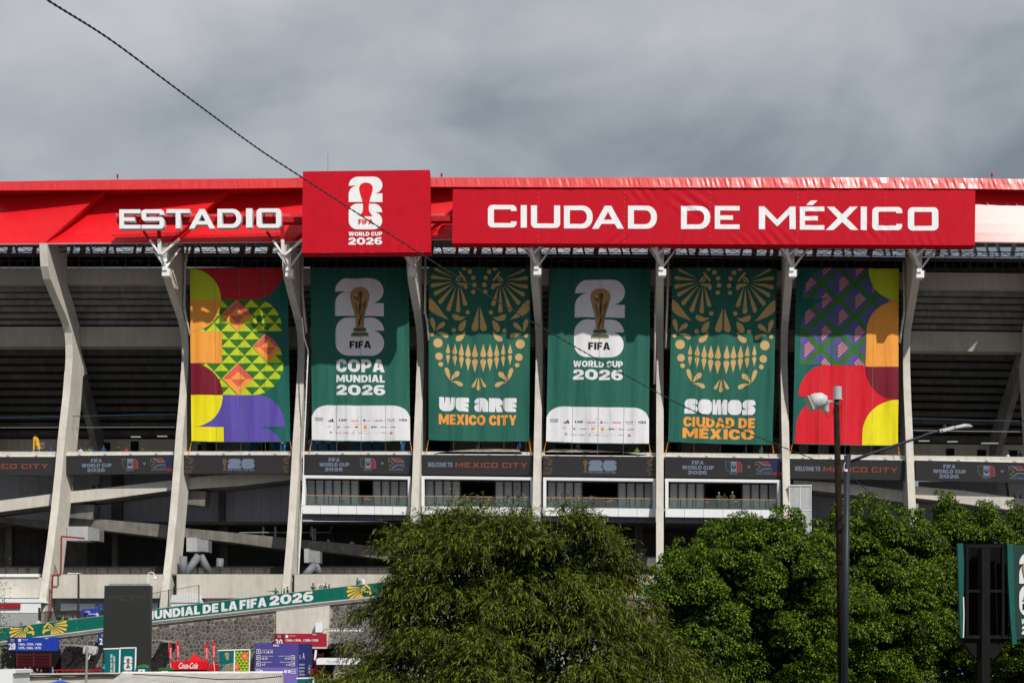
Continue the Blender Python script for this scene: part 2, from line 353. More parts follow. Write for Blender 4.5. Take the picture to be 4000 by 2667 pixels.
# heavy capitals and blobby display capitals, unit height, y upwards
GH = {
 'A': (.9, [[(0,0),(.28,0),(.33,.17),(.57,.17),(.62,0),(.9,0),(.61,1),(.29,1)],[(.38,.36),(.45,.66),(.52,.36)]]),
 'B': (.78, [[(0,0),(.78,0,.28),(.78,.5,.1),(.74,1,.26),(0,1)],[(.28,.2),(.28,.4),(.5,.4,.08),(.5,.2,.08)],[(.28,.6),(.28,.8),(.46,.8,.08),(.46,.6,.08)]]),
 'C': (.8, [[(0,0,.4),(.8,0,.3),(.8,.36),(.52,.36),(.52,.25,.05),(.29,.25,.14),(.29,.75,.14),(.52,.75,.05),(.52,.64),(.8,.64),(.8,1,.3),(0,1,.4)]]),
 'D': (.85, [[(0,0),(.85,0,.44),(.85,1,.44),(0,1)],[(.28,.24),(.28,.76),(.56,.76,.22),(.56,.24,.22)]]),
 'E': (.65, [[(0,0),(.65,0),(.65,.23),(.28,.23),(.28,.39),(.6,.39),(.6,.61),(.28,.61),(.28,.77),(.65,.77),(.65,1),(0,1)]]),
 'F': (.65, [[(0,0),(.28,0),(.28,.36),(.58,.36),(.58,.59),(.28,.59),(.28,.77),(.65,.77),(.65,1),(0,1)]]),
 'H': (.85, [[(0,0),(.28,0),(.28,.38),(.57,.38),(.57,0),(.85,0),(.85,1),(.57,1),(.57,.62),(.28,.62),(.28,1),(0,1)]]),
 'I': (.29, [[(0,0),(.29,0),(.29,1),(0,1)]]),
 'L': (.62, [[(0,0),(.62,0),(.62,.25),(.29,.25),(.29,1),(0,1)]]),
 'M': (1.1, [[(0,0),(.27,0),(.27,.55),(.46,.12),(.64,.12),(.83,.55),(.83,0),(1.1,0),(1.1,1),(.82,1),(.55,.46),(.28,1),(0,1)]]),
 'N': (.9, [[(0,0),(.27,0),(.27,.52),(.62,0),(.9,0),(.9,1),(.63,1),(.63,.48),(.28,1),(0,1)]]),
 'O': (.92, [[(0,0,.44),(.92,0,.44),(.92,1,.44),(0,1,.44)],[(.29,.24,.16),(.29,.76,.16),(.63,.76,.16),(.63,.24,.16)]]),
 'P': (.76, [[(0,0),(.28,0),(.28,.3),(.76,.3,.32),(.76,1,.32),(0,1)],[(.28,.52),(.28,.78),(.49,.78,.12),(.49,.52,.12)]]),
 'R': (.82, [[(0,0),(.28,0),(.28,.3),(.36,.3),(.5,0),(.82,0),(.64,.36),(.78,.5,.08),(.78,1,.3),(0,1)],[(.28,.54),(.28,.78),(.5,.78,.1),(.5,.54,.1)]]),
 'S': (.76, [[(.03,0),(.76,0,.28),(.76,.61,.22),(.29,.61,.04),(.29,.77,.04),(.7,.77),(.7,1),(0,1,.28),(0,.39,.22),(.47,.39,.04),(.47,.23,.04),(.03,.23)]]),
 'T': (.8, [[(.26,0),(.54,0),(.54,.76),(.8,.76),(.8,1),(0,1),(0,.76),(.26,.76)]]),
 'U': (.86, [[(0,1),(0,0,.4),(.86,0,.4),(.86,1),(.58,1),(.58,.24,.13),(.28,.24,.13),(.28,1)]]),
 'W': (1.25, [[(.2,0),(.5,0),(.625,.5),(.75,0),(1.05,0),(1.25,1),(.98,1),(.88,.42),(.74,1),(.51,1),(.37,.42),(.27,1),(0,1)]]),
 'X': (.9, [[(0,0),(.32,0),(.45,.28),(.58,0),(.9,0),(.63,.5),(.89,1),(.58,1),(.45,.73),(.32,1),(.01,1),(.27,.5)]]),
 'Y': (.86, [[(.29,0),(.57,0),(.57,.36),(.86,1),(.57,1),(.43,.62),(.29,1),(0,1),(.29,.36)]]),
 '0': (.92, [[(0,0,.42),(.92,0,.42),(.92,1,.42),(0,1,.42)],[(.3,.24,.13),(.3,.76,.13),(.62,.76,.13),(.62,.24,.13)]]),
 '2': (.8, [[(0,0),(.8,0),(.8,.24),(.42,.24),(.8,.52,.12),(.8,1,.34),(.02,1,.3),(.02,.63),(.3,.63),(.3,.77,.06),(.5,.77,.08),(.5,.6,.06),(0,.24)]]),
 '6': (.84, [[(0,0,.38),(.84,0,.34),(.84,.64,.3),(.29,.64),(.29,.77,.06),(.76,.77),(.76,1),(0,1,.42)],[(.29,.2,.09),(.29,.44,.09),(.55,.44,.09),(.55,.2,.09)]]),
}
GG = {
 'O': (1.05, [[(0,0,.36),(1.05,0,.36),(1.05,1,.36),(0,1,.36)]]),
 'S': (1.0, [[(0,0,.04),(1,0,.33),(1,.6,.3),(.5,.62),(1,.66),(.96,1,.2),(0,1,.36),(0,.40,.3),(.5,.38),(0,.34)]]),
 'M': (1.1, [[(0,0),(.34,0),(.37,.55),(.41,0),(.7,0),(.73,.55),(.77,0),(1.1,0),(1.1,1,.1),(.80,1),(.62,.6),(.60,1),(.32,1),(.20,.6),(.18,1),(0,1)]]),
 'W': (1.15, [[(0,1),(0,0,.34),(1.15,0,.5),(1.15,1),(.84,1),(.79,.42),(.74,1),(.44,1),(.39,.42),(.34,1)]]),
 'E': (.95, [[(0,0,.34),(.95,0,.08),(.86,.26,.1),(.55,.31),(.95,.34),(.88,.60,.12),(.55,.64),(.95,.67),(.93,1,.05),(.1,1,.1),(0,.9,.1)]]),
 'A': (1.0, [[(0,0,.3),(.48,0,.1),(.55,.34),(.6,0),(1,0),(1,1,.42),(0,1,.36),(0,.64),(.45,.60),(0,.54,.25)]]),
 'R': (1.0, [[(0,0),(.44,0),(.46,.40),(.56,0),(1,0),(.9,.4,.1),(.7,.47),(1,.5,.1),(1,1,.38),(0,1)]]),
}
def heavy(s, x0, y0, x1, y1, m, layer=2, gap=.09, font=None):
    T = font or GH; acc = {'É': 'E'}
    tot = sum((.32 if c == ' ' else T[acc.get(c, c)][0] + gap) for c in s) - gap; k = (x1-x0)/tot; x = x0; out = []
    for c in s:
        if c == ' ': x += .32*k; continue
        gw, loops = T[acc.get(c, c)]
        out.append(piece([[(x+a*k, y1-(y1-y0)*b) for a, b in fil(l)] for l in loops], m, layer))
        if c in acc:
            h = y1-y0; out.append(piece([(x+.2*k, y0-.06*h), (x+.4*k, y0-.06*h), (x+.6*k, y0-.24*h), (x+.32*k, y0-.24*h)], m, layer))
        x += (gw+gap)*k
    return out
_txt = txt
def txt(s, x0, y0, x1, y1, mname, layer=2, bold=.03, sp=1.04, shear=0):
    if bold >= .04 and not shear and all(c == ' ' or c in GH for c in s):
        ps = heavy(s, x0, y0, x1, y1, mname, layer); v = []; f = []
        for a, b, _, _ in ps:
            f += [tuple(i+len(v) for i in t) for t in b]; v += a
        return (v, f, mname, layer)
    return _txt(s, x0, y0, x1, y1, mname, layer, min(bold, .03), sp, shear)
# the stacked numerals 2 and 6 in a 260 x 195 box each (y down)
def two(x0, y0, x1, y1, m, layer=2):
    r = 66; p = [(0,195),(260,195),(260,128),(205,128)] + arc(194, 62, 66, 66, 90, 0, 8)[1:] + arc(194, 66, 66, 66, 0, -90, 8) + arc(70, 70, 70, 70, -90, -180, 8) + [(52, 68)] + arc(66, 136, 66, 66, -100, -180, 8)
    return piece([(x0+(x1-x0)*a/260, y0+(y1-y0)*b/195) for a, b in p], m, layer)
def six(x0, y0, x1, y1, m, layer=2):
    p = arc(70, 70, 70, 70, 180, 270, 8) + arc(194, 66, 66, 66, -90, 0, 8) + [(208, 66)] + arc(194, 132, 66, 66, -70, 0, 8) + arc(192, 130, 68, 68, 0, 90, 8) + arc(68, 130, 68, 68, 90, 180, 8)
    return piece([(x0+(x1-x0)*a/260, y0+(y1-y0)*b/198) for a, b in p], m, layer)
CUPH = [(0,0),(18,2),(34,10),(45,24),(50,40),(49,58),(44,82),(38,105),(30,128),(26,150),(22,175),(21,195),(22,215),(28,232),(40,248),(47,262)]
def cup(x0, y0, x1, y1, m, layer=3):
    L = [(50-a, b) for a, b in CUPH]; Rr = [(50+a*(1.0 if b > 60 else 1.02), b) for a, b in CUPH]
    p = L + Rr[::-1][:-1]
    return piece([(x0+(x1-x0)*a/100, y0+(y1-y0)*b/262) for a, b in p], m, layer)
def gold_cup(x0, y0, x1, y1):
    q = lambda l: [(x0+(x1-x0)*a/100, y0+(y1-y0)*b/262) for a, b in l]
    out = [cup(x0, y0, x1, y1, 'cup_gold', 3)]
    out.append(piece(q(disc(40, 50, 22)), 'bronze', 4)); out.append(piece(q(disc(31, 42, 9)), 'gold', 5))
    out.append(piece(q([(50,20),(66,30),(58,70),(60,110),(48,150),(45,110),(52,60)]), 'darkbronze', 5))
    out.append(piece(q([(22,80),(34,90),(44,130),(40,160),(30,120)]), 'bronze', 4))
    out.append(piece(q([(80,60),(88,72),(74,130),(66,190),(60,200),(66,130)]), 'bronze', 4))
    out.append(piece(q([(40,190),(50,160),(62,120),(58,170),(44,212)]), 'darkbronze', 5))
    out.append(piece(q([(68,85),(76,80),(70,110),(66,112)]), 'darkbronze', 5))
    out.append(piece(q([(21,216),(78,216),(86,230),(14,230)]), 'dkgreen', 5)); out.append(piece(q([(9,244),(92,244),(96,254),(5,254)]), 'dkgreen', 5))
    return out
def build_art(name, pieces, mapf, parent, xs=(), ys=(), smooth=True, mats=None, label=None):
    mats = mats or C_; names = []
    bm = bmesh.new(); 
    for v, f, mn_, layer in pieces:
        if mn_ not in names: names.append(mn_)
        mi = names.index(mn_); bv = [bm.verts.new((a, b, layer)) for a, b in v]
        for t in f:
            if len(set(t)) < 3: continue
            A, B, C2 = [bv[i].co for i in t[:3]]
            if len(t) == 3 and abs((B-A).cross(C2-A).z) < 1e-9: continue
            try: fc = bm.faces.new([bv[i] for i in t]); fc.material_index = mi
            except ValueError: pass
    for x in xs: bmesh.ops.bisect_plane(bm, geom=bm.verts[:]+bm.edges[:]+bm.faces[:], plane_co=(x, 0, 0), plane_no=(1, 0, 0), dist=1e-5)
    for y in ys: bmesh.ops.bisect_plane(bm, geom=bm.verts[:]+bm.edges[:]+bm.faces[:], plane_co=(0, y, 0), plane_no=(0, 1, 0), dist=1e-5)
    for v in bm.verts: v.co = mapf(v.co.x, v.co.y, v.co.z)
    bm.normal_update()
    for f in bm.faces:
        if f.normal.y > 0: f.normal_flip()
    if smooth:
        for f in bm.faces: f.smooth = True
    off = wloc(parent) if parent is not None else Vector((0, 0, 0))
    c = Vector((0, 0, 0))
    for v in bm.verts: c += v.co
    c /= max(1, len(bm.verts))
    for v in bm.verts: v.co -= c
    me = bpy.data.meshes.new(name); bm.to_mesh(me); bm.free()
    for n in names: me.materials.append(mats[n])
    o = bpy.data.objects.new(name, me); COL.objects.link(o); o.location = c - off
    if parent is not None: o.parent = parent
    if name in ('sponsor_marks', 'seam_lacing', 'triangle_pattern', 'side_lettering'): o['kind'] = 'stuff'
    return tag(o, label)
def build_each(name, pieces, mapf, parent, xs=(), ys=(), **k):
    for p in pieces:
        a = [q[0] for q in p[0]]; b = [q[1] for q in p[0]]
        build_art(name, [p], mapf, parent, [x for x in xs if min(a) < x < max(a)], [y for y in ys if min(b) < y < max(b)], **k)
def flatmap(Y, step=.012): return lambda x, y, l: Vector((X(x, Y), Y - step*l, Z(y, Y)))

# ------------------------------------------------------------------ ground
g = MB(); g.box(-1500, 1500, -200, 2500, -1.0, 0.0)
g.build('ground', mat('paving', (.13, .125, .12), .9, var=.15, scale=.8, blotch=.2, bump=.2), kind='structure', origin=(0, 0, 0))

# ------------------------------------------------------------------ the stadium
YF = 158.7
FIN = [-650, -195, 255, 709, 1162, 1628, 2092, 2564, 3049, 3527, 4010, 4495]   # left edge of each fin's waist
FX = [X(p, YF) for p in FIN]; FW = .80; TA = math.tan(R(6))
def dpy(px): return lin(px, [(1500, 0), (2600, 5), (4000, 22)])
stadium = empty('stadium', (0, 160, 0), 'grey concrete stadium with curved fins, stepped stands and a red roof edge', 'stadium')
front = [(950,6.7),(1040,6.4),(1090,5.7),(1150,4.15),(1190,3.0),(1220,2.1),(1265,.9),(1300,.3),(1345,.03),(1400,0),(1450,.2),(1550,.75),(1700,1.9),(1850,2.8),(2000,3.8),(2150,5.0),(2300,6.4),(2400,7.2),(2660,9.2)]
inner = [(950,1.4),(1110,1.4),(1145,.6),(1200,-.6),(1275,-2.0),(1351,-2.0),(1459,-4.2),(1468,-2.9),(1600,-2.2),(1757,-1.2),(2040,1.0),(2300,3.0),(2660,5.0)]
def fz(py, d): return Z(py, YF - d)
fin_loop = [(d, fz(py, d)) for py, d in front] + [(d, fz(py, d)) for py, d in inner[::-1]]
def fin(i):
    b = MB(); n = len(fin_loop); x0 = FX[i]
    tris = tessellate_polygon([[Vector((a, c, 0)) for a, c in fin_loop]])
    zt = fz(950, 6.7) - 0.0
    drop_ = -dpy(FIN[i]) * .0285
    L_ = [(d, z + drop_ * min(1, max(0, (z - 8) / 20))) for d, z in fin_loop]
    if FIN[i] < 500 and FIN[i] > 0: pass
    vs = [(x0 - d*TA, YF - d, z) for d, z in L_] + [(x0 + FW - d*TA, YF - d, z) for d, z in L_]
    fs = []
    for t in tris:
        A, B, D = [Vector(L_[k]) for k in t]
        s_ = (B.x-A.x)*(D.y-A.y)-(B.y-A.y)*(D.x-A.x)
        t = tuple(t) if s_ < 0 else (t[0], t[2], t[1])
        fs.append(t[::-1]); fs.append(tuple(k + n for k in t))
    for k in range(n):
        k2 = (k+1) % n; fs.append((k, k2, k2+n, k+n))
    b.add(vs, fs)
    o = b.build('fin', CONC, stadium)
    bm = bmesh.new(); bm.from_mesh(o.data); bmesh.ops.recalc_face_normals(bm, faces=bm.faces); 
    eds = [e for e in bm.edges if abs(e.verts[0].co.x - e.verts[1].co.x) < .05 and len(e.link_faces) == 2 and e.calc_face_angle(0) > 1.2]
    bmesh.ops.bevel(bm, geom=eds, offset=.035, segments=1, affect='EDGES'); bm.to_mesh(o.data); bm.free()
    # raking beam that carries the lower tier
    r = MB()
    for (pa, da, pb, db) in [(1380, -3.2, 1765, -12.0)]:
        za, zb = fz(pa, da), fz(pb, db)
        loop = [(-da, za), (-da, za-3.0), (-db-1.5, zb-.6), (-db+.8, zb-.6), (-db+.8, zb+1.6)]
        tt = tessellate_polygon([[Vector((a, c, 0)) for a, c in loop]]); m = len(loop)
        vv = [(x0+.05, YF+a, c) for a, c in loop] + [(x0+FW-.05, YF+a, c) for a, c in loop]
        ff = [tuple(t) for t in tt] + [tuple(k+m for k in t) for t in tt] + [(k, (k+1) % m, (k+1) % m+m, k+m) for k in range(m)]
        r.add(vv, ff)
    o2 = r.build('raking_beam', CONCD, stadium)
    bm = bmesh.new(); bm.from_mesh(o2.data); bmesh.ops.recalc_face_normals(bm, faces=bm.faces); bm.to_mesh(o2.data); bm.free()
for i in range(len(FIN)): fin(i)
def XW(i): return FX[i] + FW/2
# bay fabric between fins
def bay_box(name, i, py0, py1, Y0, Y1, m, x_in=0.0, label=None):
    xa, xb = XW(i) + x_in, XW(i+1) - x_in
    a, b = dpy(FIN[i]), dpy(FIN[i+1])
    s_ = MB()
    vs = []
    for x, dd in ((xa, a), (xb, b)):
        z0, z1 = Z(py1 + dd, Y0), Z(py0 + dd, Y0)
        vs += [(x, Y0, z0), (x, Y1, z0), (x, Y1, z1), (x, Y0, z1)]
    s_.add(vs, [(0,4,7,3),(1,2,6,5),(0,1,5,4),(3,7,6,2),(0,3,2,1),(4,5,6,7)])
    return s_.build(name, m, stadium, label=label)
for i in range(len(FIN)-1):
    bay_box('upper_beam', i, 1047, 1111, 157.2, 158.3, BEIGE)
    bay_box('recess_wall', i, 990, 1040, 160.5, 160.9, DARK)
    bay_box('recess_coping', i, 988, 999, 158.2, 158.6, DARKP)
    for k in range(6):
        y0 = 1118 + k*26.5
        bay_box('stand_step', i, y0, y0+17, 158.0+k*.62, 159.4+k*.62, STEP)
    bay_box('middle_beam', i, 1276, 1352, 160.8, 162.6, BEIGE)
    for k in range(11):
        y0 = 1366 + k*31.5
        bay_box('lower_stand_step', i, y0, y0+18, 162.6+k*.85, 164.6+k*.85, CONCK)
    # sloping slabs closing the tiers from behind
    s_ = MB(); xa, xb = XW(i), XW(i+1)
    for (pa, Ya, pb, Yb, t) in ((1040, 157.9, 1300, 162.9, .3), (1352, 162.9, 1735, 173.2, .3)):
        s_.add([(xa,Ya+.6,Z(pa,Ya)),(xb,Ya+.6,Z(pa,Ya)),(xb,Yb+.6,Z(pb,Yb)),(xa,Yb+.6,Z(pb,Yb)),(xa,Ya+1.2,Z(pa,Ya)),(xb,Ya+1.2,Z(pa,Ya)),(xb,Yb+1.2,Z(pb,Yb)),(xa,Yb+1.2,Z(pb,Yb))],
               [(0,3,2,1),(4,5,6,7),(0,1,5,4),(1,2,6,5),(2,3,7,6),(3,0,4,7)])
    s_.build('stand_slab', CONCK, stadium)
    bay_box('concourse_wall', i, 1715, 1812, 171.2, 171.6, BEIGE)
    # the concourse floor
    s_ = MB(); zf = 24.6; s_.box(xa, xb, 157.6, 172, zf-.35-.3*(i > 5), zf-.3*(i > 5)); s_.build('concourse_floor', CONCD, stadium)
    bay_box('parapet', i, 1763 if i < 3 else 1762, 1790, 157.35, 157.6, CONCW)
    # railing in the dark recess under the roof
    s_ = MB()
    for k in range(5):
        x = xa + (xb-xa)*(k+.5)/5; s_.box(x-.03, x+.03, 158.1, 158.16, Z(1047, 158.1), Z(992, 158.1))
        s_.beam((x-.25, 158.1, Z(1047,158.1)), (x, 158.1, Z(1030,158.1)), .04); s_.beam((x+.25, 158.1, Z(1047,158.1)), (x, 158.1, Z(1030,158.1)), .04)
        x += .9; 
        for (a, b, c, d) in ((0,0,0,1),(0,1,.8,1),(.8,1,.8,0)): s_.beam((x+a, 158.1, Z(1047-b*30,158.1)), (x+c, 158.1, Z(1047-d*30,158.1)), .045)
    s_.beam((xa, 158.1, Z(1020,158.1)), (xb, 158.1, Z(1020,158.1)), .03); s_.build('recess_railing', mat('dull_rail', (.10,.10,.10), .7), stadium)
    # lattice truss under the roof edge
    s_ = MB(); Yt = 155.2; n = 12
    for py in (964, 984): s_.beam((xa, Yt, Z(py+dpy(FIN[i]),Yt)), (xb, Yt, Z(py+dpy(FIN[i+1]),Yt)), .08)
    for k in range(n):
        x0_, x1_ = xa+(xb-xa)*k/n, xa+(xb-xa)*(k+1)/n; zz = [Z(964+dpy(FIN[i]),Yt), Z(983+dpy(FIN[i]),Yt)]
        s_.beam((x0_, Yt, zz[k % 2]), (x1_, Yt, zz[(k+1) % 2]), .06)
        s_.beam((x0_, Yt+.5, zz[(k+1) % 2]), (x1_, Yt+.5, zz[k % 2]), .04)
    s_.build('lattice_truss', KSTEEL, stadium)
    for k in range(9):
        x = xa + (xb-xa)*(k+.2+.5*random.random())/9; s_ = MB(); wv = .25+.45*random.random()
        s_.beam((x, 166, Z(1000,166)), (x+random.choice((-.5,.4)), 166, Z(925,166)), wv, .2); s_.build('roof_post', WSTEEL, stadium)
for pts in ([(1652,1779),(1720,1766),(1800,1757),(1900,1751),(1985,1752),(2028,1757),(2046,1778)], [(2128,1764),(2160,1754),(2240,1754),(2330,1758),(2430,1766),(2520,1776),(2522,1785),(2128,1785)]):
    s_ = MB(); s_.pprism(pts, 157.35, 157.55); s_.build('curved_ramp_edge', BEIGE, stadium)
# right-hand doors and openings in the concourse wall
def wall_door(px0, px1, py0, py1, m=DARK, nm='doorway'):
    s_ = MB(); s_.pbox(px0, px1, py0, py1, 171.1, 171.25); s_.build(nm, m, stadium)
for a in [(401,430,1728,1765),(510,541,1722,1765),(3092,3120,1728,1766),(3160,3200,1735,1775),(3240,3320,1740,1775),(3697,3728,1752,1784),(3818,3852,1756,1790),(3940,3975,1758,1790),(772,838,1735,1760),(1640,1760,1722,1765),(2170,2330,1735,1770),(2620,2660,1728,1765),(2810,2940,1728,1768)]: wall_door(*a)
wall_door(364, 398, 1733, 1765, mat('ribbed_door', (.30,.29,.27), .7), 'door')
wall_door(1025, 1050, 1722, 1765)
for a in [(3697,3728,1742,1750),(512,541,1716,1724)]: wall_door(*a, m=TWHITE, nm='wall_unit')
for (px0, px1, py) in [(511,548,1705),(614,652,1703),(3590,3631,1721),(3702,3741,1724),(3835,3900,1730)]:
    s_ = MB(); s_.pbox(px0, px1, py-1.5, py+1.5, 168, 168.2); s_.build('strip_lamp', mat('lamp_tube', (.8,.85,.8), .5, emit=.35), stadium)
for pts in ([(0,1631),(240,1627),(560,1619),(720,1618)],[(3560,1634),(3690,1637),(3800,1641),(4000,1645)]):
    s_ = MB(); s_.tube([W(a, b, 158.9) for a, b in pts], .05, 5); s_.build('blue_pipe', mat('blue_pipe_paint', (.01,.05,.10), .6), stadium)
for pts in ([(0,1670),(700,1668)],[(3560,1680),(3700,1683),(4000,1686)]):
    s_ = MB(); s_.tube([W(a, b, 158.6) for a, b in pts], .035, 5); s_.build('grey_conduit', GSTEEL, stadium)

# red roof: membrane panels lapped like scales, stepping at each oblique crease
top_l = [(0,710),(420,703),(1140,697),(1200,690),(1680,694),(2400,694),(3300,694),(3800,697),(4000,701)]
bot_l = [(0,744),(420,741),(900,737),(1183,733),(1700,730),(2200,732),(2800,733),(3300,735),(3800,737),(4000,741)]
mb_l = [(0,953),(1180,943),(1700,935),(2500,938),(3800,944),(4100,948)]
YB, YT = 152.3, 154.0
DT = [-70+485*k for k in range(-1, 10)]
for a, b in zip(DT, DT[1:]):
    xt0, xt1 = a, b; xb0, xb1 = a-242, b-242
    s_ = MB(); n = 8; vs = []; fs = []
    cols = []
    for k in range(n+1):
        t = k/n; col = []
        for j in range(7):
            q = j/6; x = (xt0+(xt1-xt0)*t)*(1-q) + (xb0+(xb1-xb0)*t)*q
            bk = 1.9 if a < 3700 else .25; back = bk*(1-t)*(1-q)**.55
            Y = YT*(1-q) + YB*q + back + .10*math.sin(math.pi*q)
            yt, yb_ = lin(x, bot_l)-4, lin(x, mb_l)
            Y += max(0, x-3700)*.0285*.02; col.append(W(x, yt*(1-q)+yb_*q, Y))
        cols.append(col)
    for col in cols: vs += col
    for k in range(n):
        for j in range(6): fs.append((k*7+j, k*7+j+1, k*7+7+j+1, k*7+7+j))
    # return face at the right-hand edge, closing back to the next panel
    base = len(vs)
    for j in range(7):
        q = j/6; v = cols[n][j].copy(); vs.append(v); v2 = v.copy(); v2.y += 1.92*(1-q)**.55+.06; vs.append(v2)
    for j in range(6): fs.append((base+2*j, base+2*j+2, base+2*j+3, base+2*j+1))
    s_.add(vs, fs); o = s_.build('roof_membrane', RED, stadium, smooth=False)
    md = o.modifiers.new('thick', 'SOLIDIFY'); md.thickness = .06; md.offset = 1
    s_ = MB(); s_.tube([cols[n][j] + Vector((.03, -.04, 0)) for j in range(7)], .07, 5); s_.build('crease_edge', REDM, stadium)
    s_ = MB(); s_.tube([cols[k][6] + Vector((0, 0, -.05)) for k in range(n+1)], .06, 5); s_.build('membrane_hem', mat('hem', (.7,.45,.45), .5), stadium)
# fascia sheets along the top
px = -30.0; YS = 152.6; k = 0
while px < 4060:
    x1 = px + 38.5; s_ = MB(); jj = lin(px, [(1900, .25), (2900, 1.0), (3300, 1.4)]); ry, ry2 = random.uniform(-.025, .025)*jj, random.uniform(-.02, .02)*jj
    c = []
    gx = 4
    for j in range(3):
        for i_ in range(gx+1):
            x = px + (x1-px-.7)*i_/gx; t = j/2
            yy = lin(x, top_l)*(1-t) + (lin(x, bot_l)+.5)*t
            bul = .035*jj*random.uniform(-1, 1) if 0 < i_ < gx and j == 1 else 0
            c.append(W(x, yy, YS + .10*(1-t)*2.2 + ry*(i_/gx-.5)*2 + ry2*(t-.5)*2 + bul))
    s_.add(c, [(j*(gx+1)+i_, (j+1)*(gx+1)+i_, (j+1)*(gx+1)+i_+1, j*(gx+1)+i_+1) for j in range(2) for i_ in range(gx)])
    o = s_.build('fascia_sheet', REDS, stadium, smooth=False)
    md = o.modifiers.new('thick', 'SOLIDIFY'); md.thickness = .04; md.offset = 1
    px = x1; k += 1
# unseen deck added behind the membrane to shade the recess; open behind it
s_ = MB(); s_.box(X(-200,160), X(4250,160), YT+1.9, 171.5, 51.9, 52.3); s_.build('added_shade_deck', DARKP, stadium)
# roof cap behind the sheets
s_ = MB()
for a, b in zip(range(-50, 4050, 200), range(150, 4250, 200)):
    s_.add([W(a, lin(a, bot_l)-2, YS+.15), W(b, lin(b, bot_l)-2, YS+.15), W(b, lin(b, top_l)+2, YS+.45), W(a, lin(a, top_l)+2, YS+.45),
            W(a, lin(a, bot_l)-2, YS+.15)+Vector((0,4.5,0)), W(b, lin(b, bot_l)-2, YS+.15)+Vector((0,4.5,0)), W(b, lin(b, top_l)+2, YS+.45)+Vector((0,4.5,-.6)), W(a, lin(a, top_l)+2, YS+.45)+Vector((0,4.5,-.6))],
           [(0,1,2,3),(3,2,6,7),(0,4,5,1),(7,6,5,4)])
s_.build('roof_cap', REDM, stadium)
for px, py in ((459,697),(1725,693),(3875,692)):
    s_ = MB(); s_.tube([W(px, py+6, 153), W(px, py-4, 153)], .04, 5); s_.build('beacon_stem', KSTEEL, stadium)
    s_ = MB(); s_.lathe(W(px, py-4, 153), [(.1,0),(.12,.15),(.09,.32),(.02,.36)], 8); s_.build('warning_beacon', REDM, stadium)
for px, py0, py1 in ((1281,600,668),(2601,678,694)):
    s_ = MB(); s_.tube([W(px, py1, 153), W(px, py0, 153)], .03, 4); s_.build('lightning_rod', GSTEEL, stadium)

# brackets at the fin heads, red catwalk they carry
seat = [(648,1053),(1130,1055),(1610,1050),(2100,1049),(2588,1052),(3098,1056),(3596,1060)]
for (sx, sy) in seat:
    Ys = 151.9; b = empty('steel_bracket', W(sx, sy, Ys), parent=None); b.parent = stadium; b.location = W(sx, sy, Ys) - Vector(stadium.location)
    s_ = MB(); s_.pbox(sx-16, sx+14, sy-4, sy+24, Ys-.2, Ys+.9); s_.pbox(sx-14, sx+4, sy-12, sy+2, Ys-.35, Ys+.5)
    for k in range(3): s_.beam(W(sx+14, sy+2+8*k, Ys+.3), W(sx+19, sy-3+8*k, Ys+.3), .05)
    s_.build('seat_plate', WSTEEL, b)
    root = W(sx, sy-8, Ys)
    for (dx, dy, Y1, wd) in ((-88,-150,150.6,.22),(96,-158,150.6,.22),(-28,-190,150.6,.34),(-80,-120,153.2,.17),(88,-128,153.2,.17),(0,-118,153.4,.30)):
        s_ = MB(); tp = W(sx+dx, sy+dy, Y1)
        start = root if (dx, dy) != (-28,-190) else W(sx-24, sy-60, 151)
        if dx in (-88, 96): start = W(sx-24+(8 if dx > 0 else 0), sy-60, 151)
        cut = start.lerp(tp, .62 if dx not in (-28,) else .45)
        s_.beam(start, cut, wd); s_.build('white_strut', WSTEEL, b)
        if dx in (-88, 96, -28):
            s_ = MB(); s_.beam(cut, tp, wd); s_.build('red_strut', REDM, b)
    s_ = MB(); s_.beam(root, W(sx-22, sy-62, 151), .24); s_.build('lower_strut', WSTEEL, b)
Yc = 150.4
for a, b, c in ((455, 1190, 847), (1660, 1900, 842)): s_ = MB(); s_.pbox(a, b, c, c+21, Yc, Yc+1.0); s_.build('red_catwalk', REDM, stadium)
s_ = MB()
for a, b in ((455,1190),(1672,1772)):
    for py in (838, 842): s_.beam(W(a, py, Yc+.9), W(b, py, Yc+.9), .035)
    k = a
    while k < b: s_.beam(W(k, 847, Yc+.9), W(k, 834, Yc+.9), .05); k += 36
s_.build('catwalk_railing', GSTEEL, stadium)

# lower storeys ----------------------------------------------------
def slab(poly, Y0, Y1, m, name, par=None): 
    s_ = MB(); s_.pprism(poly, Y0, Y1); return s_.build(name, m, par or stadium)
# cladding behind the ramps, panel by panel
for (p0, p1, y0, y1) in ((-150,250,1850,2050),(285,690,1850,2047),(718,1145,1850,2053),(3075,3560,1870,2120),(3590,4060,1880,2120)):
    x = p0; 
    while x < p1:
        s_ = MB(); s_.pbox(x, min(x+37.2, p1), y0, y1, 166.0+random.uniform(-.02,.02), 166.25); s_.build('cladding_panel', BLUEG, stadium); x += 38
for (p0, p1) in ((435,475),(853,876)): slab([(p0,1850),(p1,1850),(p1,2075),(p0,2075)], 165.2, 166, CONCD, 'pillar')
build_art('pillar_number', [txt('63', 446, 2001, 458, 2009, 'logored', 1, .02)], flatmap(165.15), stadium)
build_art('pillar_number', [txt('64', 857, 2040, 871, 2048, 'logored', 1, .02)], flatmap(165.15), stadium)
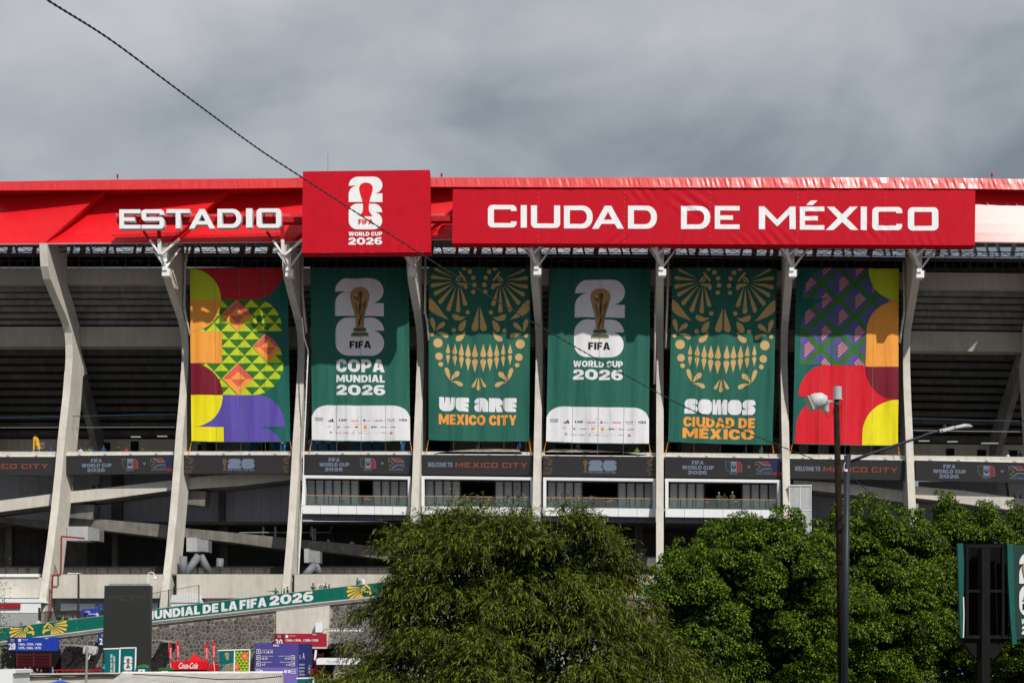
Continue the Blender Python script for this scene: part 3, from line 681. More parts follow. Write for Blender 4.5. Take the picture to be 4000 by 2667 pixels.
# ramps: parapet faces and the decks behind them
def ramp(top, bot, Y0, width=4.2, m=CONCW, md=CONCD):
    loop = top + bot[::-1]
    slab(loop, Y0, Y0+.25, m, 'ramp_parapet')
    for (a, b) in zip(bot, bot[1:]):
        s_ = MB(); zA, zB = Z(a[1], Y0), Z(b[1], Y0); xA, xB = X(a[0], Y0), X(b[0], Y0)
        s_.add([(xA,Y0+.02,zA-.02),(xB,Y0+.02,zB-.02),(xB,Y0+width,zB-.02),(xA,Y0+width,zA-.02),(xA,Y0+.02,zA+.3),(xB,Y0+.02,zB+.3),(xB,Y0+width,zB+.3),(xA,Y0+width,zA+.3)],
               [(0,3,2,1),(4,5,6,7),(0,1,5,4),(1,2,6,5),(2,3,7,6),(3,0,4,7)]); s_.build('ramp_deck', md, stadium)
ramp([(-60,1962),(205,1928)], [(-60,2006),(205,1972)], 158.0)
ramp([(268,1919),(345,1912),(690,1873)], [(268,1964),(400,1950),(690,1911)], 158.2)
ramp([(722,1866),(900,1852),(1145,1838)], [(722,1911),(930,1897),(1145,1872)], 158.7)
ramp([(-60,2012),(190,2034)], [(-60,2030),(195,2062)], 161.0, m=CONCD)
ramp([(256,2017),(430,2030),(660,2050)], [(256,2053),(400,2070),(660,2100)], 160.0, m=CONCD)
ramp([(712,2061),(900,2078),(1130,2101)], [(712,2096),(900,2116),(1130,2147)], 160.0, m=CONCD)
ramp([(1170,2106),(1400,2126),(1620,2150)], [(1170,2141),(1400,2168),(1620,2200)], 160.0, m=CONCD)
ramp([(1640,2152),(2100,2190),(2600,2170)], [(1640,2200),(2100,2240),(2600,2262)], 160.0, m=CONCD)
ramp([(3100,1875),(3330,1890),(3560,1920)], [(3100,1905),(3330,1932),(3560,1966)], 158.7)
ramp([(3560,1897),(3760,1915),(3985,1945),(4060,1960)], [(3560,1942),(3700,1958),(3980,1995),(4060,2010)], 158.2)
for (a, b, c, d, e_) in ((264,368,1966,2028,159.2),(728,806,1914,1976,159.2)):
    slab([(a,c),(b,c+4),(b-8,d),(a,d-8)], e_, e_+2.5, CONCD, 'corbel')
for (a, b, c, d) in ((262,352,2055,2116),(728,778,2099,2159),(1188,1214,2142,2202)):
    slab([(a,c),(b-8,c),(b-8,d-6),(a,d-6)], 157.0, 159.5, mat('grey_render', (.40,.41,.42), .8, var=.06, blotch=.1, streak=.1), 'bearing_block')
    slab([(b-6,c+4),(b+36,c+10),(b+36,d-4),(b-6,d-8)], 157.8, 159.6, GSTEEL, 'bearing_bracket')
for (a, b, c, d, Y0, Y1) in ((775,2170,722,2242,155.6,154.6),(783,2170,822,2242,156.5,157.5),(1228,2208,1192,2242,155.6,154.6),(1232,2208,1250,2242,156.5,157.5),(860,2180,855,2242,160,160),(716,2172,716,2242,154.5,154.5)):
    s_ = MB(); s_.tube([W(a,b,Y0), W(c,d+4,Y1)], .42, 12); s_.build('inclined_strut', mat('grey_paint', (.16,.17,.19), .6), stadium, smooth=True)
for (a, b, c) in ((340,470,2118),(1140,1200,2150),(430,458,2100),(-40,25,2100),(75,100,2100)):
    pass
for (a, b) in ((20,46),(240,340),(437,460),(860,890),(1500,1530),(2020,2050),(2480,2510)): slab([(a,2055),(b,2055),(b,2250),(a,2250)], 164, 165.2, CONCK, 'pillar')
slab([(-200,2050),(4200,2050),(4200,2300),(-200,2300)], 172.6, 173, CONCK, 'back_wall')
s_ = MB(); s_.box(X(-200,160), X(4200,160), 153.2, 173, Z(2246,153), Z(2240,153)); s_.build('podium_floor', CONCD, stadium)
s_ = MB(); s_.box(X(-200,160), X(4200,160), 161.5, 173, Z(2060,166), Z(2050,166)); s_.build('mezzanine_floor', CONCK, stadium)
s_ = MB()
for k in range(60):
    x = -20 + k*44.0; s_.beam(W(x, 2240, 158), W(x, 2214, 158), .09); s_.beam(W(x, 2216, 158), W(x-10, 2218, 158), .09)
s_.beam(W(-20, 2213, 158), W(2620, 2213, 158), .10); s_.beam(W(-20, 2222, 158.2), W(2620, 2222, 158.2), .04); s_.build('terrace_railing', KSTEEL, stadium)
s_ = MB(); s_.pbox(-100, 2620, 2217, 2241, 159.2, 159.4); s_.build('terrace_upstand', CONCK, stadium)
# small things on the lower terrace behind the ramp
for p in (1028, 1075, 1216): 
    s_ = MB(); s_.pbox(p-4, p+4, 2055, 2095, 163, 163.3); s_.build('steel_post', GSTEEL, stadium)
s_ = MB(); s_.tube([W(935,2080,162), W(1010,2079,162), W(1290,2078,162), W(1296,2056,162)], .07, 6); s_.build('water_pipe', GSTEEL, stadium)
s_ = MB()
for x in (1221, 1232): s_.beam(W(x, 2062, 162.4), W(x, 2108, 162.4), .06)
for k in range(7): s_.beam(W(1221, 2066+k*6.5, 162.4), W(1232, 2066+k*6.5, 162.4), .05)
s_.build('ladder', WSTEEL, stadium)
# podium wall
wallY = 152.6
for (a, b, c, d, m) in ((-100,168,2254,2334,CONC),(205,309,2243,2335,CONCW),(311,640,2243,2335,CONCW),(690,1105,2242,2335,CONCW),(1150,1640,2242,2335,CONCW),(1640,2620,2244,2335,CONCW),(2620,4200,2260,2335,CONCW)):
    slab([(a,c),(b,c),(b,d),(a,d)], wallY, wallY+.5, m, 'podium_wall')
slab([(-60,2241),(150,2240),(150,2252),(-60,2252)], wallY-.2, wallY+.4, WSTEEL, 'wall_coping')
slab([(-200,2335),(4200,2335),(4200,2640),(-200,2640)], 156.2, 156.6, BLUEG, 'ground_floor_wall')
for (a, b, c, d) in ((205,640,2338,2378),(690,1105,2338,2350)):
    slab([(a,c),(b,c),(b,d),(a,d)], 154.0, 154.3, mat('zinc_canopy', (.27,.30,.34), .5, metal=.2), 'zinc_fascia')
for (a, b, c, d) in ((238,412,2356,2384),(580,616,2355,2375)): slab([(a,c),(b,c),(b,d),(a,d)], 153.7, 153.9, WPAINT, 'white_awning')
# beams of the raking columns seen below the band
for (a, b, c, d, Yc_) in ((352,396,1850,1912,163.5),(2690,2700,1865,1900,160),(3135,3155,1868,1905,161),(3935,3985,1880,1945,163)):
    s_ = MB()
    if b - a > 30: s_.pprism([(a,c),(b,c),(b-18,d),(a-14,d)] if a < 2000 else [(a,c),(b-18,c),(b,d),(a+10,d)], Yc_, Yc_+.8)
    else: s_.pbox(a, b, c, d, Yc_, Yc_+.5)
    s_.build('raking_column', CONC, stadium)
# grey rendered lift block beside the fourth glazed box
slab([(3083,1896),(3170,1898),(3170,2300),(3083,2300)], 155.2, 157.6, mat('grey_render', (.40,.41,.42), .8, var=.06, blotch=.1, streak=.1), 'lift_block')
for x in (3083.0, 3125.5, 3169.0): 
    s_ = MB(); s_.pbox(x-1, x+1, 1897, 2200, 155.15, 155.3); s_.build('joint_strip', WPAINT, stadium)
s_ = MB(); s_.pbox(3083, 3170, 1992, 1994, 155.16, 155.3); s_.pbox(3080, 3172, 1893, 1897, 155.1, 155.3); s_.build('joint_strip', WPAINT, stadium)

# rain pipes down the fins
for pts in ([(733,960),(728,1000),(727,1012),(724,1025),(719,1195),(722,1215),(742,1310)],[(1182,960),(1181,1130),(1187,1210),(1197,1300)],[(1662,965),(1660,1220),(1668,1250),(1675,1330)],[(2565,985),(2560,1230),(2556,1500)],[(2612,990),(2606,1200),(2600,1360)],[(3530,1020),(3533,1220),(3526,1260),(3515,1340)]):
    s_ = MB(); s_.tube([W(a, b, 156.6) for a, b in pts], .12, 8)
    for a, b in pts[1:-1]: s_.tube([W(a, b-4, 156.6), W(a, b+4, 156.6)], .17, 8)
    s_.build('rain_pipe', CONCW, stadium, smooth=True)
s_ = MB(); pts = [(1180,1240),(1188,1320),(1204,1370),(1200,1450),(1192,1640),(1186,1760),(1184,1900),(1178,2000),(1172,2120),(1166,2240)]
s_.tube([W(a, b, 156.0-(b > 1900)*.8) for a, b in pts], .07, 6)
for k in range(24): 
    py = 1250+k*40; a = lin(py, [(p[1], p[0]) for p in pts]); s_.beam(W(a-5, py, 156.0-(py > 1900)*.8), W(a+3, py, 156.0-(py > 1900)*.8), .05)
s_.build('cable_conduit', WSTEEL, stadium)
# red fire main round the second fin
s_ = MB(); pts = [(330,2102),(244,2094),(240,2094),(237,2240),(234,2246),(208,2246),(206,2250),(196,2420)]
s_.tube([W(a, b, 151.6) for a, b in pts], .09, 8); s_.build('fire_main', mat('dull_red_pipe', (.26,.012,.012), .7), stadium)

# glazed hospitality boxes between the middle fins
GB = [(1181,1604,1855),(1646,2083,1858),(2122,2562,1863),(2599,3048,1868)]
for bi, (a, b, t) in enumerate(GB):
    Y0 = 156.4; gb = empty('glazed_box', (0, 0, 0)); gb.parent = stadium; gb.location = W((a+b)/2, t+150, Y0) - Vector(stadium.location)
    tilt = (b-a)*.012
    def P(name, loops, Ya, Yb, m):
        s_ = MB(); s_.prism([[(X(p, Ya), Z(q + (p-a)*.012, Ya)) for p, q in l] for l in loops], Ya, Yb); return s_.build(name, m, gb)
    P('white_frame', [[(a,t),(b,t),(b,t+117),(a,t+117)],[(a+12,t+11),(a+12,t+116.5),(b-11,t+116.5),(b-11,t+11)]], Y0, Y0+1.0, WPAINT)
    n = 6
    for k in range(n):
        x0, x1 = a+(b-a)*k/n, a+(b-a)*(k+1)/n; P('white_panel', [[(x0+.6,t+118),(x1-.6,t+118),(x1-.6,t+150),(x0+.6,t+150)]], Y0-.02*(k % 2), Y0+.3, WPAINT)
        P('soffit_panel', [[(x0+.6,t+151.5),(x1-.6,t+151.5),(x1-.6,t+173),(x0+.6,t+173)]], Y0+.7, Y0+1.0, BLUED)
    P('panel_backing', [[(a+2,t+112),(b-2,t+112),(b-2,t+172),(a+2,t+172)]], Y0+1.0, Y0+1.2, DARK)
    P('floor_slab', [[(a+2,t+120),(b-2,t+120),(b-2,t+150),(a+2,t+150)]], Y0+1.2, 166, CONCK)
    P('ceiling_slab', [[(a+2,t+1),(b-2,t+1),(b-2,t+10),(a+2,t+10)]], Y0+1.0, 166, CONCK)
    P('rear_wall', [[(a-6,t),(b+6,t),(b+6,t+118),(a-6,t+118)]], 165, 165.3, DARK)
    nl, nr = (6, 4) if bi == 0 else ((4, 4) if bi < 3 else (4, 4)); step = 34.3
    xl = a+12
    Yw = Y0+2.2
    def window(x0):
        P('window_pane', [[(x0+2.5,t+20),(x0+step-2.5,t+20),(x0+step-2.5,t+117),(x0+2.5,t+117)]], Yw+.06, Yw+.1, CURD)
        P('roller_blind', [[(x0+3,t+20),(x0+step-3,t+20),(x0+step-3,t+30),(x0+3,t+30)]], Yw+.02, Yw+.05, CUR)
        P('lower_glazing', [[(x0+3,t+76),(x0+step-3,t+76),(x0+step-3,t+116),(x0+3,t+116)]], Yw+.02, Yw+.05, mat('pale_reflection', (.70,.76,.75), .25, var=.12))
        P('mullion', [[(x0-2.4,t+12),(x0+2.4,t+12),(x0+2.4,t+117),(x0-2.4,t+117)]], Yw-.12, Yw+.12, KSTEEL)
    for k in range(nl): window(xl+4+k*step)
    for k in range(nr): window(b-12-(k+1)*step)
    for x in (xl+4+nl*step, b-13): P('mullion', [[(x-3,t+12),(x+3,t+12),(x+3,t+117),(x-3,t+117)]], Yw-.12, Yw+.12, KSTEEL)
    P('window_head', [[(a+12,t+11),(b-11,t+11),(b-11,t+18),(a+12,t+18)]], Yw-.15, Yw+.15, KSTEEL)
    P('handrail', [[(a+9,t+77),(b-9,t+77),(b-9,t+80),(a+9,t+80)]], Y0+.12, Y0+.22, WOOD)
    ng = 9; k0 = a+12; gs = (b-a-22)/ng
    for k in range(ng):
        x0 = k0+k*gs
        P('balustrade_pane', [[(x0+2,t+82),(x0+gs-2,t+82),(x0+gs-2,t+115),(x0+2,t+115)]], Y0+.15, Y0+.17, GLASS)
        if k: P('baluster', [[(x0-1.6,t+80),(x0+1.6,t+80),(x0+1.6,t+117),(x0-1.6,t+117)]], Y0+.18, Y0+.26, KSTEEL)
    for (x0, w_, h_) in ((a+150, 20, 12), (a+240, 26, 10), (b-180, 14, 16)):
        P('table', [[(x0,t+100-h_),(x0+w_,t+100-h_),(x0+w_,t+103-h_),(x0,t+103-h_)]], Y0+1.2, Y0+1.9, WOOD)
        P('table_leg', [[(x0+w_/2-1,t+103-h_),(x0+w_/2+1,t+103-h_),(x0+w_/2+1,t+117),(x0+w_/2-1,t+117)]], Y0+1.5, Y0+1.56, KSTEEL)

# ------------------------------------------------------------------ the name of the ground in solid letters
YL = 149.6
es = [('E',466,818,548,893),('S',553,818,641,893),('T',650,817,741,892),('A',738,817,840,893),('D',849,816,942,890),('I',961,814,985,889),('O',1002,814,1098,890)]
sign = empty('raised_letter_sign', W(782, 893, YL), 'white solid letters spelling ESTADIO standing before the red roof', 'sign')
for ch, x0, y0, x1, y1 in es:
    L_ = glyph(ch, X(x0, YL), -Z(y0, YL), X(x1, YL), -Z(y1, YL))
    L_ = [[(p, -q) for p, q in l] for l in L_]
    s_ = MB(); s_.prism(L_, YL, YL+.75, 0, 1); s_.build('letter', [WSIGN, WSIDE], sign)
    xm = (x0+x1)/2
    for dx in (-18, 18): s_ = MB(); s_.beam(W(xm+dx, y0+8, YL+.8), W(xm+dx, 866, YL+.8), .12); s_.build('letter_stay', REDM, sign)

# ------------------------------------------------------------------ canvas signs
def canvas_sign(name, label, tl, tr, br, bl, Y0, depth, arts, wr, hem=True):
    o = empty(name, W((bl[0]+br[0])/2, (bl[1]+br[1])/2, Y0), label, 'sign')
    nx, ny = max(8, int((tr[0]-tl[0])/8)), 22
    def wrk(px, py):
        v = .02*math.sin(px*.035+py*.02) + .012*math.sin(px*.11+py*.05)
        for (cx, cy, r, amp, fr, an) in wr:
            d = math.hypot((px-cx)/r, (py-cy)/(r*.6)); 
            if d < 1: v += amp*(1-d)**1.2*math.sin(((px-cx)*math.cos(an)+(py-cy)*math.sin(an))*fr*.62)
        return v
    def pos(u, v):
        x = (tl[0]*(1-u)+tr[0]*u)*(1-v)+(bl[0]*(1-u)+br[0]*u)*v; y = (tl[1]*(1-u)+tr[1]*u)*(1-v)+(bl[1]*(1-u)+br[1]*u)*v; return x, y
    s_ = MB(); vs = []
    for j in range(ny+1):
        for i in range(nx+1):
            x, y = pos(i/nx, j/ny); vs.append(W(x, y, Y0)+Vector((0, -wrk(x, y), 0)))
    s_.add(vs, [(j*(nx+1)+i, (j+1)*(nx+1)+i, (j+1)*(nx+1)+i+1, j*(nx+1)+i+1) for j in range(ny) for i in range(nx)])
    s_.build('canvas', REDF, o, smooth=True)
    # sides, top and bottom flaps, bottom one sagging
    s_ = MB(); D = Vector((0, depth, 0))
    A, B, Cc, Dd = W(*tl, Y0), W(*tr, Y0), W(*br, Y0), W(*bl, Y0)
    s_.add([A, B, Cc, Dd, A+D, B+D, Cc+D, Dd+D], [(1,2,6,5),(0,4,7,3),(0,1,5,4)]); s_.build('side_flap', REDF, o)
    s_ = MB(); n = nx*2; vs = []
    for i in range(n+1):
        x, y = pos(i/n, 1); p = W(x, y, Y0); sag = .18*abs(math.sin(i/n*math.pi*(br[0]-bl[0])/115))+.05
        vs += [p, p+Vector((0, depth*.45, -sag)), p+Vector((0, depth, -.05))]
    s_.add(vs, [(3*i+a, 3*i+3+a, 3*i+4+a, 3*i+1+a) for i in range(n) for a in (0, 1)]); s_.build('bottom_flap', REDF, o, smooth=True)
    s_ = MB(); 
    for fx in (.02, .35, .66, .98):
        x, y = pos(fx, .05); x2, y2 = pos(fx, .95); s_.beam(W(x, y, Y0+.5), W(x2, y2, Y0+.5), .15)
    s_.build('hanging_frame', KSTEEL, o)
    xs = sorted(set([X(pos(i/nx, 0)[0], 1)*1 for i in range(nx+1)]))
    for nm, a, lb in arts:
        (build_each if nm in ('letter', 'numeral', 'word', 'emblem_piece') else build_art)(nm, a, lambda x, y, l: W(x, y, Y0)+Vector((0, -wrk(x, y)-.018*l, 0)), o, xs=np.arange(tl[0], tr[0], 12.0), ys=np.arange(670, 990, 13.0), label=lb)
    return o
cn = lambda x, y: (1100+x*.5102, 620+y*.5102)
A1 = [two(1362, 691, 1494, 790, 'signwhite'), six(1362, 796, 1493, 896.5, 'signwhite')]
A1 += [cup(1403, 714, 1456, 845, 'coke', 3), txt('FIFA', 1400, 857, 1457, 876, 'coke', 3, .045)]
A2 = [txt('WORLD CUP', 1362, 906, 1493, 922, 'signwhite', 2, .04), txt('2026', 1361, 928, 1493, 956, 'signwhite', 2, .055)]
canvas_sign('tournament_sign', 'large red box sign with stacked white numerals above the words WORLD CUP 2026', (1183,670), (1679,664), (1683,985), (1179,988), 148.3, 1.4,
    [('emblem_piece', A1, None), ('word', A2, None)], [(1560, 980, 90, .05, .25, .3), (1400, 985, 80, .04, .3, 0), (1640, 975, 60, .05, .3, .4), (1380, 690, 60, .02, .2, .2)])
letters = [('C',1906,801,2018,889),('I',2034,802,2058,890),('U',2074,803,2188,891),('D',2203,804,2315,893),('A',2313,804,2437,894),('D',2453,804,2566,894),
 ('D',2660,805,2774,895),('E',2792,805,2889,895),('M',2964,807,3108,896),('E',3124,808,3220,898),("'",3149,784,3193,802),('X',3225,808,3354,899),('I',3362,808,3386,899),('C',3407,809,3524,900),('O',3546,810,3665,901)]
A3 = [piece(glyph(c, x0, y0, x1, y1), 'signwhite', 2) for c, x0, y0, x1, y1 in letters]
A4 = []
for x in (2104, 2440, 2776, 3117, 3460):
    for k in range(11): A4.append(piece(rect(x-1.1-k*.2, 750+k*19, x+1.1-k*.2, 755+k*19), 'pink', 1))
canvas_sign('city_name_sign', 'long red canvas sign with wide white letters CIUDAD DE MÉXICO on the roof edge', (1769,739), (3811,743), (3808,958), (1766,950), 149.9, 1.5,
    [('letter', A3, None), ('seam_lacing', A4, None)],
    [(2330, 950, 150, .09, .35, .6), (2420, 930, 110, .07, .3, .8), (2600, 770, 160, .07, .22, .5), (2700, 790, 120, .08, .25, 2.2), (2700, 950, 160, .06, .3, .3), (3020, 940, 140, .06, .3, 2.4), (3180, 830, 100, .05, .25, 2.6), (3300, 940, 150, .06, .3, .5), (3420, 900, 110, .05, .3, 2.5), (3620, 950, 140, .05, .3, 2.8), (2120, 945, 100, .05, .3, .4), (2500, 760, 90, .06, .3, 2.5), (2900, 945, 100, .05, .35, 2.2)])

# ------------------------------------------------------------------ hanging banners
YBN = 156.7
def fold(x, z, sd):
    q = (z-24)/20.0
    r = math.sin
    top = max(0, q-.1)
    v = .06*r(2.3*x+sd+.10*z) + .034*r(5.1*x-.22*z+sd*2)*(.6+.4*r(.7*x+sd)) + .05*r(.55*x+.3*z+sd*3)
    v += .065*r((x*1.0-.35*z)*2.6+sd)*(.5+.5*r(.4*x+sd*1.7+.1*z)) + .008*r(9.7*x+.4*z+sd)
    v += .03*r(1.3*x+.55*z+sd*1.3)*(1-min(1, q)) 
    return v
def banner(label, TL, TR, BL, BR, base, arts, sd, group='tall banners hung between the stadium fins', seams=4):
    o = empty('hanging_banner', W((BL[0]+BR[0])/2, BL[1], YBN), label, 'banner', group)
    def uvpos(u, v): return ((TL[0]*(1-u)+TR[0]*u)*(1-v)+(BL[0]*(1-u)+BR[0]*u)*v, (TL[1]*(1-u)+TR[1]*u)*(1-v)+(BL[1]*(1-u)+BR[1]*u)*v)
    def mp(u, v, l):
        x, y = uvpos(u, v); y += 2.5*math.sin(math.pi*u)*v; p = W(x, y, YBN); p.y -= fold(p.x, p.z, sd) + .008*l; return p
    us = np.linspace(0, 1, 64)[1:-1]; vs = np.linspace(0, 1, 26)[1:-1]
    build_art('cloth', [piece(rect(0, 0, 1, 1), base, 0)], mp, o, us, vs)
    for nm, a in arts: (build_each if nm in ('numeral', 'word', 'quarter_disc') else build_art)(nm, a, mp, o, us, vs)
    sm = [piece(rect(k/seams+.004-.0012, 0, k/seams+.004+.0012, 1), 'seam', 6) for k in range(1, seams)]
    build_art('seam', sm, mp, o, (), vs, mats={'seam': mat('seam_thread', (.11,.17,.13), .6)})
    s_ = MB(); s_.tube([mp(u, 1, 0) for u in np.linspace(0, 1, 20)], .06, 6); s_.build('hem_bar', C_[base] if base != 'green' else C_['green'], o, smooth=True)
    s_ = MB(); s_.tube([mp(u, 0, 0)+Vector((0, .05, .03)) for u in (0, .5, 1)], .07, 6); s_.build('top_bar', KSTEEL, o)
    for u, dx in ((0, -12), (1, 8)):
        p = mp(u, 1, 0); q = Vector((p.x+dx*.0285, YBN+.2, Z(1776+dpy(TL[0]), YBN+.2)))
        s_ = MB(); m_ = p.lerp(q, .65); s_.tube([p, m_, q], [.025, .045, .03], 5); s_.lathe((m_.x, m_.y, m_.z), [(.02,-.10),(.08,-.05),(.07,.06),(.02,.12)], 6); s_.build('orange_rope', ORANGE, o)
    for u in (.25, .5, .75):
        p = mp(u, 1, 0); s_ = MB(); s_.tube([p, Vector((p.x, YBN+.2, Z(1776+dpy(TL[0]), YBN+.2)))], .012, 4); s_.build('thin_rope', GSTEEL, o)
    return o
def conv(pieces, q):
    # transform pieces drawn in enlarged-photo pixels to banner (u,v)
    return [([q(a, b) for a, b in v], f, m, l) for v, f, m, l in pieces]
def quad(x0, y0, x1, y1): return lambda a, b: ((a-x0)/(x1-x0), (b-y0)/(y1-y0))
# first banner: coloured quarter discs around a field of triangles
p1 = [piece([(82,60),(805,60),(805,95)] + arc(590, 95, 215, 238, 0, 90)[1:] + [(82,333)], 'dred', 1)]
topR = [(90,335),(590,335)] + arc(590, 576, 203, 241, -90, 0, 12)[1:] + [(90,577)]
midR = [(92,577),(560,577)] + arc(560, 819, 236, 242, -90, 90, 16)[1:] + [(92,1061)]
p1 += [piece(topR, 'pgreen', 1), piece(midR, 'pgreen', 1)]
tri = []
for r_ in range(12):
    y0 = 335 + r_*60.5; 
    for k in range(-1, 8):
        xa = 82 + k*118.5 + (0 if r_ % 2 == 0 else 59.25) 
        t_ = [(xa, y0+.4), (xa+59.25, y0+60.1), (xa-59.25, y0+60.1)]
        c_ = clip(t_, topR if r_ < 4 else midR)
        if c_: tri.append(piece(c_, 'lime', 2))
for cx, cy, rg in ((443,456,topR),(680,698,midR),(447,940,midR)):
    for h, cu, cl, ly in ((1.0,'pink','orange',3),(.5,'orange','pink',4)):
        for sg, cc in ((-1,cu),(1,cl)):
            c_ = clip([(cx-118*h,cy),(cx,cy+sg*120*h),(cx+118*h,cy)], rg)
            if c_: tri.append(piece(c_, cc, ly))
p1b = [piece([(82,60),(82,335),(321,335)] + arc(84, 335, 237, 238, 0, -88)[1:], 'lime', 5),
       piece([(82,335),(322,335)] + arc(92, 335, 230, 241, 0, 86)[1:] + [(82,577)], 'orange', 5), piece(rect(82, 577, 326, 820), 'orange', 5),
       piece([(82,1061),(82,822)] + arc(92, 1061, 237, 239, -88, 0)[1:], 'maroon', 5),
       piece([(82,1062),(329,1062)] + arc(95, 1062, 234, 243, 0, 86)[1:] + [(82,1305)], 'yellow', 5), piece(rect(82, 1305, 332, 1418), 'yellow', 5),
       piece([(110,1061.5),(600,1061.5)] + arc(600, 1305, 203, 243, -90, 0)[1:] + [(110,1305)], 'purple', 3),
       piece([(332,1304),(600,1304)] + arc(590, 1500, 205, 196, -90, -25)[1:] + [(332,1418)], 'purple', 4)]
q1 = quad(82, 95, 840, 1418)
clipy = lambda ps: [([(min(max(a, 0), 1), min(max(b, 0), 1)) for a, b in v], f, m, l) for v, f, m, l in ps]
banner('patchwork banner with coloured quarter discs round green triangles, leftmost of the row', (742,1048), (1124,1046), (747,1723), (1133,1724), 'dkgreen',
       [('colour_field', clipy(conv(p1, q1))), ('triangle_pattern', clipy(conv(tri, q1))), ('quarter_disc', clipy(conv(p1b, q1)))], 1.1)
# second and fourth: stacked numerals with a golden cup, sponsor row beneath
def sponsors(kx, ky):
    # laid out in a 2254 x 1568 enlargement
    o = []; q = lambda a, b: (kx(a), ky(b))
    T = lambda s, x0, y0, x1, y1, m, b=.03, sh=0: o.append(conv([txt(s, x0, y0, x1, y1, m, 3, b, 1.02, sh)], q)[0])
    P_ = lambda l, m, ly=2: o.append(conv([piece(l, m, ly)], q)[0])
    P_(rect(250,352,325,410),'pgreen'); P_(rect(325,352,397,410),'blue'); T('aramco',255,365,392,400,'white')
    for i, (x, h) in enumerate(((490,22),(520,45),(555,78))): P_([(x,428-h*.6),(x+22,428-h),(x+52,428),(x+22,428)],'black')
    T('ADI',745,366,853,402,'navy',.05); P_([(716,362),(732,392),(716,418),(700,392)],'navy'); T('Predictstreet',742,408,852,418,'navy',0)
    T('Coca-Cola',930,372,1082,420,'logored',.01,.35)
    P_(disc(1190,388,24),'navy'); T('H',1178,378,1202,398,'white',.05,.4); T('HYUNDAI',1158,404,1226,413,'navy',.01); T('KIA',1240,386,1313,403,'black',.0)
    T('Lenovo',1388,376,1543,410,'logored',.03); T('QATAR',1622,362,1770,395,'maroon',0); T('AIRWAYS',1660,402,1772,418,'maroon',0); T('VISA',1858,364,2003,412,'navy',.04,.25)
    T('FIFA PARTNERS',1062,323,1178,333,'grey',.01); T('FIFA WORLD CUP 2026 SPONSORS',992,463,1252,473,'grey',.01); T('FIFA WORLD CUP 2026 SUPPORTERS',985,584,1262,594,'grey',.01)
    T('ULTRA',482,503,555,521,'navy',0); P_(rect(512,530,519,546),'logored'); T('BANK OF AMERICA',638,492,742,499,'grey',0)
    for i in range(4): P_([(660+i*14,520),(668+i*14,516),(700+i*8,546-i*4),(690+i*8,548-i*4)],'logored' if i % 2 == 0 else 'navy')
    T('Hisense',808,512,920,534,'cyan',.03); P_(disc(1038,522,28),'yellow',2); P_([(1004,512),(1070,500),(1070,530),(1006,542)],'logored',3); T("Lay's",1010,510,1066,532,'white',.03); 
    P_(rect(1180,494,1236,550),'coke'); T('M',1190,504,1227,541,'yellow',.01); P_(rect(1324,506,1356,540),'pgreen'); T('MENGNIU',1366,508,1430,534,'black',.02)
    T('Rexona',1515,510,1612,532,'navy',.01); P_([(1498,522),(1504,518),(1508,526),(1514,510),(1509,532)],'navy'); T('verizon',1672,510,1785,534,'logored',.03)
    P_([(515,612),(532,612),(556,640),(540,645)],'coke'); P_([(578,612),(562,612),(540,640),(550,645)],'blue',3); T('Valvoline',516,650,578,659,'navy',.02)
    T('airbnb',675,628,740,646,'logored',.01); P_(arc(656,636,12,14,0,360,12)[:-1],'logored'); P_(arc(656,636,6,8,0,360,12)[:-1],'white',3); T('DIAGEO',788,627,884,649,'maroon',0)
    P_([(955,616),(985,616),(1000,624),(998,636),(985,641),(978,634),(988,628),(972,628)],'logored'); T('DOORDASH',935,653,1028,663,'logored',0)
    T('Globant',1078,630,1156,646,'black',.01); P_([(1160,632),(1170,639),(1160,646)],'lime'); T('BONVOY',1218,638,1310,654,'grey',0)
    P_([(1366,644),(1384,630),(1402,644),(1384,638)],'gold'); T('Quality',1412,632,1460,644,'grey',0); T('ROCK-IT',1510,626,1603,638,'black',.03); P_(rect(1677,614,1724,660),'logored'); T('THE',1682,620,1718,640,'white',.0,.3)
    for x, y0, y1 in [(436,350,425),(661,350,425),(890,355,430),(1122,355,430),(1350,355,430),(1583,355,430),(1810,352,428)]+[(x,492,550) for x in (605,777,951,1125,1297,1468,1641)]+[(x,610,662) for x in (621,764,909,1054,1197,1340,1483,1630)]: P_(rect(x-1.5, y0, x+1.5, y1), 'grey')
    return o
def cup_banner(label, TL, TR, BL, BR, box, two_, six_, cup_, fifa, words, white, sponsor, sd):
    q = quad(*box)
    em = conv([two(*two_, 'white', 1), six(*six_, 'white', 1)], q)
    gc = conv(gold_cup(*cup_), q)
    tw = conv([txt('FIFA', *fifa, 'black', 2, .045)] + [txt(s, a, b, c, d, 'white', 1, bo) for s, a, b, c, d, bo in words], q)
    x0, y0, x1, y1 = white
    wf = conv([piece([(x0, y1), (x0, y0+88)] + arc(x0+135, y0+88, 130, 88, 195, 270, 8)[1:] + arc(x1-135, y0+88, 130, 88, 270, 345, 8) + [(x1, y0+88), (x1, y1)], 'white', 1)], q)
    kx = lambda a: (a-185)/(2060-185); vy0 = q(0, y0)[1]
    sp = sponsors(kx, lambda b: vy0 + (b-103)/(800-103)*(1-vy0))
    banner(label, TL, TR, BL, BR, 'green', [('numeral', em), ('cup_picture', gc), ('word', tw), ('white_field', clipy(wf)), ('sponsor_marks', sp)], sd)
